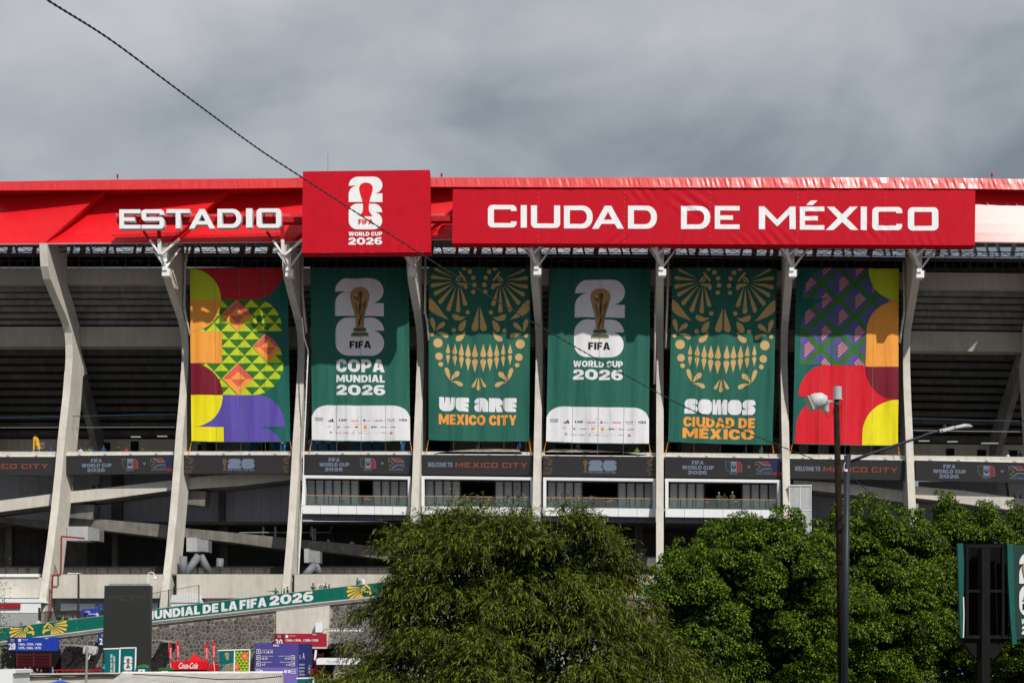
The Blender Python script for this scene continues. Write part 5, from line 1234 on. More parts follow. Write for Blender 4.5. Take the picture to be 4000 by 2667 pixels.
# big screen tower
YT_ = 118.0; o = empty('tower_screen', W(492, 2620, YT_), 'tall dark grey standing screen in front of the green ramp', 'screen')
q = MB(); q.pprism([(408,2286),(587,2286),(580,2640),(398,2640)], YT_, YT_+.8); q.build('cabinet', mat('screen_black', (.022,.024,.022), .45, var=.05), o)
SD = {'dim': mat('dim_pixels', (.045,.037,.03), .5, emit=.05), 'dimc': mat('dim_cyan_pixels', (.02,.10,.13), .5, emit=.3)}
build_art('display_content', [txt('NEXT MATCH', 424, 2324, 568, 2338, 'dim', 1, .03), txt('MEXICO CITY', 469, 2340, 522, 2344, 'dimc', 1, .0)], flatmap(YT_), o, mats=SD)
q = MB(); q.beam(W(425,2281,YT_+.4), W(585,2280,YT_+.4), .08); q.beam(W(425,2287,YT_+.4), W(585,2285,YT_+.4), .08)
for k in range(20): q.beam(W(425+k*8,2281+(k % 2)*5,YT_+.4), W(433+k*8,2281+((k+1) % 2)*5,YT_+.4), .04)
q.build('top_truss', GSTEEL, o)
# gate signs and canopies
def gate_sign(px0, py0, px1, py1, Y0, m1, m2, num, lines, label, cut=None):
    o = empty('gate_sign', W((px0+px1)/2, py1, Y0), label, 'sign', 'gate signs on the stone wall')
    w_ = px1-px0; h = py1-py0; d = px0+w_*.19
    q = MB(); q.pbox(px0, px1, py0, py1, Y0, Y0+.25); q.build('board', m1, o)
    q = MB(); q.pbox(px0, d, py0, py1, Y0-.02, Y0-.004); q.build('number_field', m2, o)
    A = [txt(num, px0+w_*.02+2, py0+h*.42, d-5, py1-h*.08, 'white', 2, .03), txt('TÚNEL', px0+w_*.06, py0+h*.12, d-w_*.05, py0+h*.20, 'white', 2, .02), txt('TUNNEL', px0+w_*.06, py0+h*.24, d-w_*.05, py0+h*.31, 'white', 2, 0),
         txt('Secciones', d+w_*.10, py0+h*.12, d+w_*.22, py0+h*.2, 'white', 2, .01), txt('FIFA', px1-w_*.26, py0+h*.03, px1-w_*.19, py0+h*.12, 'white', 2, .03), piece(rect(d+w_*.03, py0+h*.10, d+w_*.08, py0+h*.32), 'white', 2)]
    for k, (s_, f) in enumerate(lines): A.append(txt(s_, d+w_*.035, py0+h*(.42+.28*k), d+w_*(.035+f), py0+h*(.62+.28*k), 'white', 2, .03))
    build_art('lettering', A, flatmap(Y0), o); return o
gate_sign(28, 2488, 227, 2540, 137, C_['blue'], C_['navy'], '28', [('126A, 127A, 126B,', .46), ('127B, 126D, 127D', .44)], 'blue gate sign with white number 28 below the green ramp')
gate_sign(382, 2470, 585, 2521, 137, C_['blue'], C_['navy'], '29', [('', 0)][:0], 'blue gate sign mostly hidden behind the tower screen')
gate_sign(1070, 2473, 1275, 2525, 137, mat('crimson_sign', (.34,.008,.03), .5), C_['maroon'], '30', [('128A-130A, 128B-130B', .62)], 'crimson gate sign with white number 30 on the buttress')
def canopy(pts, Y0, Y1, label, thick=3):
    o = empty('gate_canopy', W(pts[0][0], pts[0][1], Y0), label, 'canopy', 'thin steel canopies over the gates')
    q = MB(); q.pprism(pts + [(a, b+thick) for a, b in pts[::-1]], Y0, Y1); q.build('roof_sheet', GSTEEL, o)
    (a, b) = pts[-1]; q = MB(); q.beam(W(a-4, b+3, Y0+.3), W(a-66, b+78, Y1-.1), .12); q.build('raking_strut', KSTEEL, o); return o
canopy([(226,2515),(280,2516),(330,2524)], 137.4, 139.9, 'thin steel canopy right of the blue sign numbered 28')
canopy([(346,2498),(392,2499)], 137.4, 139.9, 'short steel canopy left of the tower screen')
canopy([(585,2498),(620,2497),(652,2506)], 135.5, 139.9, 'dark canopy with long strut right of the tower screen')
canopy([(998,2502),(1072,2504)], 137.4, 139.9, 'steel canopy left of the crimson sign')
canopy([(1276,2503),(1345,2505)], 137.4, 139.9, 'steel canopy right of the crimson sign')
for (a, b, lb) in ((66,196,'dark red louvred gate below the blue sign numbered 28'),(1196,1262,'dark red louvred gate below the crimson sign')):
    o = empty('louvred_gate', W((a+b)/2, 2640, 139.6), lb, 'gate')
    q = MB(); q.pbox(a-60, b+40, 2532, 2650, 139.95, 140.05); q.build('dark_opening', DARK, o)
    for x in (a, (a+b)/2, b): q = MB(); q.pbox(x-3, x+3, 2548, 2645, 139.6, 139.8); q.build('stile', mat('oxblood_paint', (.09,.008,.012), .5), o)
    for k in range(16): q = MB(); q.pbox(a, b, 2552+k*5.8, 2554.6+k*5.8, 139.65, 139.75); q.build('slat', mat('oxblood_paint', (.09,.008,.012), .5), o)
q = MB(); q.beam(W(212, 2616, 138), W(398, 2614, 138), .12); 
for x in (222, 296, 364, 390): q.beam(W(x, 2616, 138), W(x, 2634, 138), .10)
q.build('red_barrier_rail', REDM, label='red barrier rail in front of the stone wall left of the tower screen', cat='barrier')
q = MB(); q.pbox(1232, 1260, 2430, 2468, 139.2, 139.8); q.build('meter_cabinet', WPAINT, label='white meter cabinet on the beige buttress above the crimson sign', cat='cabinet')
o = empty('floodlight_rail', W(1340, 2465, 138), 'metal rail of small lamps on the stone wall beside the willow', 'light fitting')
q = MB(); q.tube([W(1258,2470,138), W(1266,2458,138), W(1280,2455,138), W(1420,2455,138)], .05, 6); q.tube([W(1276,2466,138), W(1420,2466,138)], .05, 6); q.build('rail', GSTEEL, o)
for k in range(11): q = MB(); q.pbox(1281+k*12, 1289+k*12, 2457, 2463, 138, 138.2); q.build('lamp', WSTEEL, o)
# purple way-finding tower
YW_ = 112.0; o = empty('direction_pylon', W(1080, 2700, YW_), 'tall purple direction pylon with white arrows and numbers near the crimson sign', 'sign')
q = MB(); q.pprism([(996,2512),(1165,2512),(1163,2700),(994,2700)], YW_, YW_+3.2); q.build('body', C_['purplesign'], o)
q = MB(); q.pprism([(994.5,2605),(1164.5,2605),(1163.5,2700),(993.5,2700)], YW_-.03, YW_-.005); q.build('lower_panel', C_['purplelite'], o)
q = MB(); q.pbox(1167, 1198, 2512, 2700, YW_+.7, YW_+3.9); q.build('side_panel', C_['navy'], o)
A = [txt('FIFA', 1068, 2516, 1090, 2524, 'white', 2, .05)]
def sq(x, y, d):
    out = [piece([rect(x-8,y-9,x+8,y+9), rect(x-6.2,y-7,x+6.2,y+7)], 'white', 2)]
    ar = [(-5,-1),(1,-1),(1,-4),(6,0),(1,4),(1,1),(-5,1)]
    rot = {'r': (1,0), 'l': (-1,0), 'u': (0,-1)}[d]
    out.append(piece([(x+a*rot[0]+b*rot[1], y+a*rot[1]-b*rot[0]) for a, b in ar], 'white', 2)); return out
A += sq(1010,2543,'u') + sq(1010,2567,'l') + sq(1010,2591,'l') + sq(1144,2567,'r') + sq(1144,2591,'r') + sq(1008,2621,'u') + sq(1146,2621,'r')
for s_, a, b, c, d in (('1-3, 28-30',1022,2542,1066,2551),('16-27',1022,2566,1046,2575),('4-7',1022,2590,1037,2599),('4-15',1113,2566,1132,2575),('1-3',1119,2590,1133,2599)): A.append(txt(s_, a, b, c, d, 'white', 2, .03))
for s_, a, b, c, d in (('TÚNELES TUNNELS',1022,2535,1068,2539,),('TÚNELES TUNNELS',1022,2559,1068,2563),('RAMPAS RAMPS',1022,2583,1060,2587),('TÚNELES TUNNELS',1088,2559,1133,2563),('RAMPAS RAMPS',1094,2583,1133,2587)): A.append(txt(s_, a, b, c, d, 'white', 2, .01))
A += [piece(rect(1016,2615,1027,2627), 'white', 2), piece(rect(1110,2615,1121,2627), 'white', 2), piece(rect(1125,2615,1135,2627), 'white', 2)]
build_art('lettering', A, flatmap(YW_-.03), o)
B_ = [txt('A', 1182, 2548, 1190, 2572, 'white', 2, .0), txt('5', 1170, 2558, 1175, 2572, 'white', 2, 0)] + [txt('Salida Exit', 1169, 2590+k*13, 1190, 2597+k*13, 'white', 2, .01) for k in range(6)]
build_art('side_lettering', B_, flatmap(YW_+.7), o)
# drink stand with its flags
YK = 110.0; o = empty('drinks_kiosk', W(740, 2640, YK), 'red drinks kiosk with white script lettering on its sign board', 'kiosk')
sb = fil([(X(668,YK),Z(2613,YK),.12),(X(810,YK),Z(2613,YK),.12),(X(810,YK),Z(2581,YK),.12),(X(668,YK),Z(2581,YK),.12)])
q = MB(); q.prism([sb], YK, YK+.5); q.build('sign_board', C_['coke'], o)
q = MB(); q.pbox(666, 812, 2614, 2650, YK+.4, YK+2.5); q.build('counter', mat('dark_red_vinyl', (.30,.008,.02), .5), o)
def script_words(s, x0, y0, x1, y1): return [([(x0+(x1-x0)*a, y0+(y1-y0)*b) for a, b in text2d(s, .02, .95, .45)[0]], text2d(s, .02, .95, .45)[1], 'white', 1)]
build_art('lettering', script_words('Coca-Cola', 698, 2586, 773, 2610), flatmap(YK), o)
o = empty('peaked_tent', W(765, 2640, 112), 'red peaked tent behind the drinks kiosk', 'tent')
q = MB(); c = W(760, 2551, 114); k4 = [W(720,2583,112), W(808,2583,112), W(808,2583,116), W(720,2583,116)]
m4 = [p.lerp(c, .55)+Vector((0,0,-.12)) for p in k4]; q.add(k4+m4+[c], [(i,(i+1) % 4,4+(i+1) % 4,4+i) for i in range(4)]+[(4+i,4+(i+1) % 4,8) for i in range(4)]); q.build('canopy', C_['coke'], o)
q = MB(); q.pprism([(817,2592),(841,2596),(841,2640),(817,2640)], 112, 114); q.build('side_wall', C_['coke'], o)
for (px, py, lb) in ((665,2505,'first'),(694,2497,'second'),(806,2506,'third'),(834,2498,'fourth')):
    Y0 = 111.0+(.8 if lb in ('second','fourth') else 0); o = empty('feather_flag', W(px, 2640, Y0), '%s red feather flag with white script, counted from the left at the kiosk' % lb, 'flag', 'red feather flags round the drinks kiosk')
    h = 82; lp = [(px-5,py),(px-1,py+3),(px+5,py+18),(px+7,py+40),(px+6,py+h),(px+1,py+h-1),(px-5,py+50),(px-6,py+20)]
    q = MB(); q.pprism(lp, Y0, Y0+.03); q.build('flag_cloth', C_['coke'], o)
    build_art('lettering', [([(px-3+b*7, py+66-a*42) for a, b in text2d('Coca-Cola', .01, .95, .45)[0]], text2d('Coca-Cola', .01, .95, .45)[1], 'white', 1)], flatmap(Y0), o)
    q = MB(); q.tube([W(px+7,2645,Y0+.05), W(px-6,py+25,Y0+.05), W(px-5,py-1,Y0+.05)], .025, 5); q.build('pole', WSTEEL, o)
# framed street banners
def frame_banner(px0, px1, py0, py1, Y0, base, art, label, skew=0):
    o = empty('framed_banner', W((px0+px1)/2, py1, Y0), label, 'banner')
    q = MB(); q.pprism([(px0+3,py0+4),(px1-3,py0+3),(px1-4,py1),(px0+5,py1)], Y0, Y0+.03); q.build('cloth', C_[base], o)
    q = MB(); q.beam(W(px0,py0+2,Y0), W(px1,py0,Y0), .09); q.build('cross_bar', WSTEEL, o); q = MB(); q.beam(W(px1-1,py0,Y0), W(px1-4,py1,Y0), .09); q.build('upright', WSTEEL, o)
    if art: build_art('print', art, flatmap(Y0), o)
def rot_txt(s, x0, y0, x1, y1, m='white'): v, f = text2d(s, .03, 1.04); return ([(x1-(x1-x0)*b, y0+(y1-y0)*a) for a, b in v], f, m, 1)
frame_banner(405, 470, 2531, 2640, 106, 'teal', [rot_txt('COPA MUNDIAL', 442, 2560, 450, 2630), rot_txt('DE LA FIFA 2026', 431, 2554, 439, 2634)], 'teal framed banner with two lines of upright white words, left of its pair')
frame_banner(468, 532, 2528, 2640, 106.3, 'teal', [two(484,2562,517,2587,'white',1), six(484,2589,517,2616,'white',1)] + gold_cup(494,2568,508,2603) + [txt('FIFA',492,2604,509,2609,'black',2,.05), txt('WORLD CUP',483,2618,515,2622,'white',1,.03), txt('2026',484,2624,514,2632,'white',1,.05)], 'teal framed banner with white numerals and cup, right of its pair')
fa = []
for k in range(7): fa.append(piece(arc(905, 2640, 46-k*6, 50-k*6, 182, 300, 10) + arc(905, 2640, 44-k*6, 47.5-k*6, 300, 182, 10), 'gold', 1))
for k in range(5): fa.append(piece(rect(879+k*1.5-(2 if k % 2 else 0), 2548+k*6, 893-k*1.5+(2 if k % 2 else 0)+k*1.2, 2552+k*6), 'gold', 1))
for k in range(5): fa.append(piece(disc(862+k*10, 2594-abs(2-k)*-2, 2.2, 5), 'gold', 1))
frame_banner(852, 918, 2537, 2640, 108, 'teal', fa, 'teal framed banner with gold rays and tower drawing beside the purple pylon')
fb = []
for r_ in range(9):
    for k in range(5):
        a = 914+k*14+(7 if r_ % 2 else 0); y = 2541+r_*11; c_ = clip([(a,y),(a+7,y+10.8),(a-7,y+10.8)], rect(915, 2540, 970, 2640))
        if c_: fb.append(piece(c_, 'lime', 1))
for cx, cy in ((956,2561),(921,2604)):
    for h, m_ in ((1,'pink'),(.5,'orange')):
        c_ = clip([(cx-17*h,cy),(cx,cy-20*h),(cx+17*h,cy),(cx,cy+20*h)], rect(915, 2540, 970, 2640))
        if c_: fb.append(piece(c_, m_, 2 if h == 1 else 3))
frame_banner(911, 977, 2535, 2640, 108.3, 'pgreen', fb, 'green framed banner with lime triangles and pink diamonds beside the purple pylon')
frame_banner(1158, 1226, 2646, 2700, 90, 'teal', [], 'teal framed banner at the bottom edge below the pylon')
for (px, py, w_, Y0, m_, lb) in ((642,2607,48,106,C_['pgreen'],'green wheeled bin left of the drinks kiosk'),(552,2600,46,106,mat('bin_green', (.02,.16,.05), .5),'green litter bin with domed top below the tower screen')):
    o = empty('litter_bin', W(px, 2650, Y0), lb, 'bin'); q = MB(); q.pbox(px-w_/2, px+w_/2, py+6, 2660, Y0, Y0+.9); q.build('body', m_ if px > 600 else C_['teal'], o)
    q = MB(); q.pprism([(px-w_/2-2,py+7),(px-w_/2+5,py),(px+w_/2-5,py),(px+w_/2+2,py+7)] if px > 600 else [(px-18,py+7),(px-10,py-3),(px,py-6),(px+10,py-3),(px+20,py+7)], Y0-.05, Y0+.95); q.build('lid', m_, o)
    build_art('badge', [piece(rect(px-12, py+12, px+14, py+30), 'white', 1), piece([(px-5,py+24),(px+1,py+15),(px+7,py+24)], 'pgreen', 2)], flatmap(Y0), o)
o = empty('vendor_cart', W(1325, 2650, 104), 'white vendor cart roof with faint lettering beside the willow', 'stall')
q = MB(); q.pprism([(1236,2572),(1246,2568),(1420,2570),(1420,2594),(1236,2594)], 104, 106.5); q.build('fascia', WPAINT, o)
build_art('lettering', [txt('Michelada', 1275, 2577, 1318, 2588, 'grey', 1, 0, 1, .4), piece(rect(1322,2578,1326,2588), 'red', 1)], flatmap(104), o)
for x in (1262, 1400): q = MB(); q.beam(W(x, 2594, 104.2), W(x, 2660, 104.2), .1); q.build('leg', KSTEEL, o)
q = MB(); q.pprism([(1230,2536),(1238,2538),(1236,2560),(1232,2578),(1226,2574)], 110, 110.05); q.build('pennant', WPAINT, label='white pennant hanging left of the vendor cart', cat='flag')
o = empty('red_barrier', W(1235, 2650, 106), 'small red tubular barrier before the louvred gate under the crimson sign', 'barrier')
q = MB()
for a, b, c, d in ((1220,2612,1220,2650),(1248,2612,1248,2650),(1220,2613,1248,2613),(1220,2632,1248,2632),(1238,2600,1238,2613),(1238,2600,1254,2600),(1254,2600,1254,2640)): q.beam(W(a,b,106), W(c,d,106), .08)
q.build('frame', REDM, o)

# ------------------------------------------------------------------ near foreground
YFW = 62.0; o = empty('boundary_wall', W(250, 2667, YFW), 'long beige boundary wall with cables along its top at lower left', 'wall')
q = MB(); q.pprism([(36,2634),(390,2629),(520,2628),(520,2760),(36,2760)], YFW, YFW+.35); q.build('wall_face', CONCW, o)
q = MB(); q.pprism([(36,2630),(520,2625),(520,2630),(36,2635)], YFW-.05, YFW+.5); q.build('coping', CONC, o)
for dy in (6, 9.5, 12): q = MB(); q.tube([W(x, 2634+dy+1.5*math.sin(x*.03+dy)-(x-40)*.02, YFW-.1) for x in range(40, 520, 30)], .022, 5); q.build('cable', KSTEEL, o)
q = MB(); q.pprism([(-20,2613),(48,2613),(60,2615),(60,2627),(49,2629),(49,2760),(-20,2760)], 56, 58); q.build('white_cabin', WPAINT, label='corner of a white cabin at the bottom left edge', cat='cabin')
o = empty('corrugated_roof', W(780, 2640, 52), 'pale corrugated metal roof of a low shed along the bottom edge', 'roof')
q = MB(); n = 150; vs = []
for i in range(n+1):
    px = 478+(1106-478)*i/n; p = W(px, 2627-(px-478)*.003, 60); bz = .025*(1 if i % 2 else -1)
    vs += [p+Vector((0,0,bz)), Vector((p.x*52/60-1.1*(1-i/n), 50, p.z-.95+bz))]
q.add(vs, [(2*i, 2*i+1, 2*i+3, 2*i+2) for i in range(n)]); q.build('sheet', mat('aged_zinc', (.50,.49,.46), .55, metal=.1, var=.1, streak=.2), o)
q = MB(); q.beam(W(478,2626,60), W(1106,2624,60), .12, .08); q.build('ridge', WSTEEL, o)
q = MB(); q.tube([W(520,2632,58), W(700,2640,56), W(850,2652,54), W(1000,2650,54), W(1100,2640,56)], .02, 5); q.build('loose_cable', KSTEEL, o)
q = MB(); zr = Z(2626,60)-.1; q.box(X(478,60), X(1106,60), 59.9, 60.1, 0, zr); q.build('rear_wall', CONCW, o)
q = MB(); zr2 = zr-.9; q.box(X(520,60)+2.5, X(1080,60)-1, 50.4, 50.6, 0, zr2); q.build('front_wall', CONCW, o)
o = empty('shallow_umbrella', W(235, 2700, 45), 'blue parasol top just showing at the bottom edge', 'parasol')
q = MB(); c = W(235, 2655, 45); n = 12; vs = [c]
for k in range(n): t = 2*math.pi*k/n; vs.append(c+Vector((.5*math.cos(t), .5*math.sin(t), -.13)))
for k in range(n): t = 2*math.pi*k/n; vs.append(c+Vector((.95*math.cos(t), .95*math.sin(t), -.48)))
q.add(vs, [(0,1+k,1+(k+1) % n) for k in range(n)]+[(1+k,1+n+k,1+n+(k+1) % n,1+(k+1) % n) for k in range(n)]); q.build('canopy', mat('parasol_blue', (.01,.06,.42), .6), o, smooth=True)
q = MB(); q.tube([c+Vector((0,0,.05)), c+Vector((0,0,-2))], .02, 6); q.build('shaft', WSTEEL, o)
o = empty('floodlight', W(337, 2660, 38), 'grey floodlight seen from behind on a thin pole above the boundary wall', 'lamp')
q = MB(); Yg = 38.0; sb = fil([(X(322,Yg),Z(2553,Yg),.07),(X(372,Yg),Z(2557,Yg),.07),(X(380,Yg),Z(2523,Yg),.07),(X(326,Yg),Z(2519,Yg),.07)]); q.prism([sb], Yg, Yg+.16); q.build('housing', mat('cast_grey', (.42,.43,.43), .5), o)
q = MB(); sb = fil([(X(336,Yg),Z(2548,Yg),.05),(X(362,Yg),Z(2551,Yg),.05),(X(368,Yg),Z(2530,Yg),.05),(X(338,Yg),Z(2527,Yg),.05)]); q.prism([sb], Yg-.07, Yg); q.build('rear_cover', mat('cast_grey', (.42,.43,.43), .5), o)
q = MB(); q.tube([W(336,2665,Yg-.15), W(341,2523,Yg-.15)], .035, 8); q.build('pole', GSTEEL, o)
q = MB(); q.tube([W(338,2580,Yg-.14), W(346,2572,Yg-.14), W(352,2556,Yg-.1)], .012, 5); q.build('cable', WSTEEL, o)

# ------------------------------------------------------------------ people
def body_mesh(kind):
    J = {'pelvis': (0,0,.95,.15,.115), 'waist': (0,0,1.08,.135,.10), 'chest': (0,0,1.30,.165,.115), 'neck': (0,0,1.47,.055,.055), 'headb': (0,-.015,1.55,.075,.085), 'head': (0,-.015,1.64,.085,.10), 'crown': (0,0,1.71,.06,.075)}
    for s_, n in ((1,'r'),(-1,'l')):
        J['hip'+n] = (s_*.09,0,.90,.095,.10); J['knee'+n] = (s_*.10,-.01,.50,.062,.065); J['ank'+n] = (s_*.105,.01,.10,.042,.045); J['toe'+n] = (s_*.12,-.15,.04,.04,.03)
        J['sho'+n] = (s_*.19,0,1.40,.062,.062)
        A = {'stand': ((.25,.02,1.14),(.26,-.06,.90),(.26,-.08,.82)), 'lean': ((.27,-.10,1.18),(.20,-.34,1.12),(.15,-.42,1.11)), 'point': ((.27,.0,1.16),(.24,-.2,1.02),(.2,-.28,1.0)), 'phone': ((.25,-.08,1.17),(.10,-.26,1.32),(.06,-.28,1.38))}[kind]
        if kind == 'point' and s_ < 0: A = ((.46,-.02,1.36),(.70,-.04,1.37),(.80,-.04,1.37))
        for k, nm, r in zip(A, ('elb','wri','hand'), (.045,.033,.036)): J[nm+n] = (s_*k[0], k[1], k[2], r, r)
    E_ = [('pelvis','waist'),('waist','chest'),('chest','neck'),('neck','headb'),('headb','head'),('head','crown')]
    for n in 'rl': E_ += [('pelvis','hip'+n),('hip'+n,'knee'+n),('knee'+n,'ank'+n),('ank'+n,'toe'+n),('chest','sho'+n),('sho'+n,'elb'+n),('elb'+n,'wri'+n),('wri'+n,'hand'+n)]
    names = list(J); me = bpy.data.meshes.new('body'); me.from_pydata([J[k][:3] for k in names], [(names.index(a), names.index(b)) for a, b in E_], [])
    o = bpy.data.objects.new('body', me); COL.objects.link(o)
    md = o.modifiers.new('s', 'SKIN'); sv_ = me.skin_vertices[0].data if me.skin_vertices else None
    if sv_ is None:
        bm = bmesh.new(); bm.from_mesh(me); bm.verts.layers.skin.verify(); bm.to_mesh(me); bm.free(); sv_ = me.skin_vertices[0].data
    for i, k in enumerate(names): sv_[i].radius = J[k][3:5]; sv_[i].use_root = (k == 'pelvis')
    m2 = o.modifiers.new('u', 'SUBSURF'); m2.levels = 1
    dg = bpy.context.evaluated_depsgraph_get(); dg.update(); out = bpy.data.meshes.new_from_object(o.evaluated_get(dg)); bpy.data.objects.remove(o)
    out.name = 'person_body'; out.materials.clear()
    for k in range(4): out.materials.append(None)
    for p in out.polygons:
        c = p.center; z = c.z; arm = abs(c.x) > .2
        mi = 0
        if z < .98 and not arm and abs(c.x) < .21: mi = 1 if z > .12 else 3
        if z > 1.49: mi = 2
        if z > 1.66 or (z > 1.56 and c.y > .03): mi = 3
        for n in 'rl':
            e_, w_ = Vector(J['elb'+n][:3]), Vector(J['hand'+n][:3])
            d = (w_-e_); t = (c-e_).dot(d)/d.length_squared
            if -.15 < t < 1.4 and (c-(e_+d*t)).length < .09: mi = 2
        p.material_index = mi; p.use_smooth = True
    return out
BODY = {}
SK = [mat('skin_light', (.42,.24,.16), .6), mat('skin_tan', (.26,.14,.09), .6)]
HR = mat('dark_hair', (.012,.010,.009), .7)
DY = {k: mat('clothes_'+k, v, .8, var=.1) for k, v in dict(green=(.01,.12,.06), white=(.62,.62,.66), blue=(.01,.05,.28), black=(.012,.012,.014), red=(.40,.015,.02), navy=(.015,.02,.05), vest=(.12,.34,.03), grey=(.18,.19,.21), cyan=(.02,.30,.50), lime=(.03,.30,.05), jeans=(.04,.06,.11), cap=(.01,.05,.30)).items()}
def person(px, py, Y, label, shirt='white', pants='navy', pose='stand', rz=0.0, hair=HR, sc=1.0, cap=None, skin=1, group=None):
    if pose not in BODY: BODY[pose] = body_mesh(pose)
    hz = Z(py, Y); o = bpy.data.objects.new('person', BODY[pose]); COL.objects.link(o)
    o.location = (X(px, Y), Y, hz - 1.74*sc); o.rotation_euler = (0, 0, R(rz)); o.scale = (sc, sc, sc)
    for i, m in enumerate((DY[shirt], DY[pants], SK[skin], hair)): o.material_slots[i].link = 'OBJECT'; o.material_slots[i].material = m
    tag(o, label, 'person', group)
    if cap:
        q = MB(); q.lathe((0,0,1.665), [(.098,0),(.10,.03),(.085,.075),(.045,.10)], 10); q.box(-.07,.07,-.19,-.08,1.665,1.68)
        me = q.mesh('cap', Vector((0,0,1.66)), True); me.materials.append(DY[cap]); c = bpy.data.objects.new('cap', me); COL.objects.link(c); c.parent = o; c.location = (0,0,1.66)
    q = MB(); q.add([(-.018,0,0),(.018,0,0),(0,-.028,.0),(0,0,.045)], [(0,1,2),(0,2,3),(1,3,2),(0,3,1)]); me = q.mesh('nose'); me.materials.append(SK[skin])
    n = bpy.data.objects.new('nose', me); COL.objects.link(n); n.parent = o; n.location = (0,-.108,1.615)
    return o
G1 = 'people behind the concourse parapet'
for a in [(143,1741,158.6,'person in white sleeves and blue vest, leftmost behind the parapet left of the first fin','blue','navy','stand',30,'cap'),
 (196,1743,158.6,'person in blue vest and cap near the round red-ringed notice','blue','navy','stand',-20,'cap'),
 (219,1750,158.6,'person in blue half hidden by the first tall fin','blue','navy','stand',60,'cap'),
 (302,1752,158.8,'seated-height dark haired person just right of the first fin on the concourse','black','navy','stand',20,None),
 (315,1746,158.7,'person in white shirt right of the first fin on the concourse','white','navy','lean',10,None),
 (334,1752,158.9,'person in dark red between the white and the green shirt on the concourse','red','navy','stand',-30,None),
 (349,1745,158.7,'person in bright green shirt on the concourse left of the ribbed door','lime','navy','lean',0,None),
 (362,1745,159.2,'person in blue vest and cap beside the green shirt by the ribbed door','blue','navy','stand',30,'cap'),
 (404,1740,158.7,'person in blue vest with white sleeves and cap before the dark doorway','blue','navy','stand',180,'cap'),
 (461,1742,159.5,'person in black left of the small blue sign on the concourse','black','navy','stand',0,None),
 (494,1746,159.5,'person with curly hair in dark red on the concourse','red','navy','stand',40,None),
 (557,1748,159.5,'person in black bending low near the second fin on the concourse','black','black','stand',70,None),
 (1866,1728,160,'person in white under the left edge of skull banner reading WE ARE','white','navy','stand',0,None),
 (1876,1723,160.3,'person in green under the left skull banner','green','navy','stand',-60,None),
 (1955,1733,160,'person in dark red under the left skull banner','red','navy','stand',30,None),
 (2030,1724,160,'person in blue vest with white sleeves under the left skull banner','blue','navy','stand',0,'cap'),
 (2258,1725,160,'person in white shirt under the second cup banner beside a cardboard box','white','navy','stand',180,None),
 (2446,1738,160,'person in green top under the right part of second cup banner','green','navy','stand',0,'cap'),
 (2488,1744,160,'person in lime vest low behind the parapet under the second cup banner','vest','navy','stand',0,None),
 (2600,1736,160,'dark clothed person at the left edge under the SOMOS banner','green','navy','stand',0,None),
 (2654,1730,160,'broad person in dark green under the left half of the SOMOS banner','green','navy','stand',180,None),
 (2700,1752,158.6,'crouching person in dark clothes behind the parapet under the SOMOS banner','black','navy','stand',0,None),
 (2910,1744,158.9,'person in dark vest and white sleeves under the word MÉXICO','navy','navy','stand',30,None),
 (2975,1740,160,'person in dark green with white collar under the SOMOS banner, left of a red one','green','navy','stand',30,None),
 (3030,1738,160,'person in dark red at the right edge under the SOMOS banner','red','navy','stand',0,None),
 (3350,1760,158.8,'person in lime vest behind the parapet right of the street lamp','vest','navy','stand',0,None),
 (3938,1766,158.8,'person in white cap and shirt at the far right of the concourse','white','navy','stand',30,'grey'),
 (3985,1760,159,'person in blue vest at the far right of the concourse','blue','navy','stand',0,'cap')]:
    person(a[0], a[1], a[2], a[3], a[4], a[5], a[6], a[7], cap=a[8], group=G1)
G2 = 'people on the crossing ramps'
for a in [(193,1907,159.5,'person in bright green shirt alone on the upper ramp left of the first fin','lime','navy','stand',0,None),
 (366,1887,159.6,'person with arms folded on the upper ramp, left of a pair in green','green','navy','lean',20,None),
 (391,1877,159.6,'taller person of a pair in green on the upper ramp','green','black','lean',-10,None),
 (1283,2097,161.2,'person in white shirt and dark cap on the lower ramp under the first glazed box','white','navy','stand',-120,'navy'),
 (1375,2106,161.2,'person in white patterned shirt on the lower ramp under the first glazed box','white','black','lean',0,None),
 (1302,2104,161.6,'person in dark clothes behind the lower ramp parapet','black','black','stand',0,None),
 (1478,2122,161.2,'bent person in pale grey on the lower ramp near the willow','grey','black','stand',90,None),
 (2508,2148,161.2,'person in white shirt on the lower ramp right of the willow crown','white','navy','stand',180,None),
 (3540,1893,160.5,'dark figure on the right ramp next to the last fin','black','black','stand',0,None),
 (3642,1893,160,'dark figure on the right ramp behind the parapet','black','black','stand',0,None),
 (3730,1903,160,'person in dark red, first of two on the right ramp','red','black','stand',0,None),
 (3750,1905,160,'person in dark red, second of two on the right ramp','red','black','stand',0,None),
 (3962,1927,159.6,'dark haired figure near the end of the right ramp','black','black','stand',0,None),
 (3985,1930,159.6,'dark haired figure at the far right end of the ramp','black','black','stand',30,None)]:
    person(a[0], a[1], a[2], a[3], a[4], a[5], a[6], a[7], cap=a[8], group=G2)
G3 = 'people along the entrance ramp'
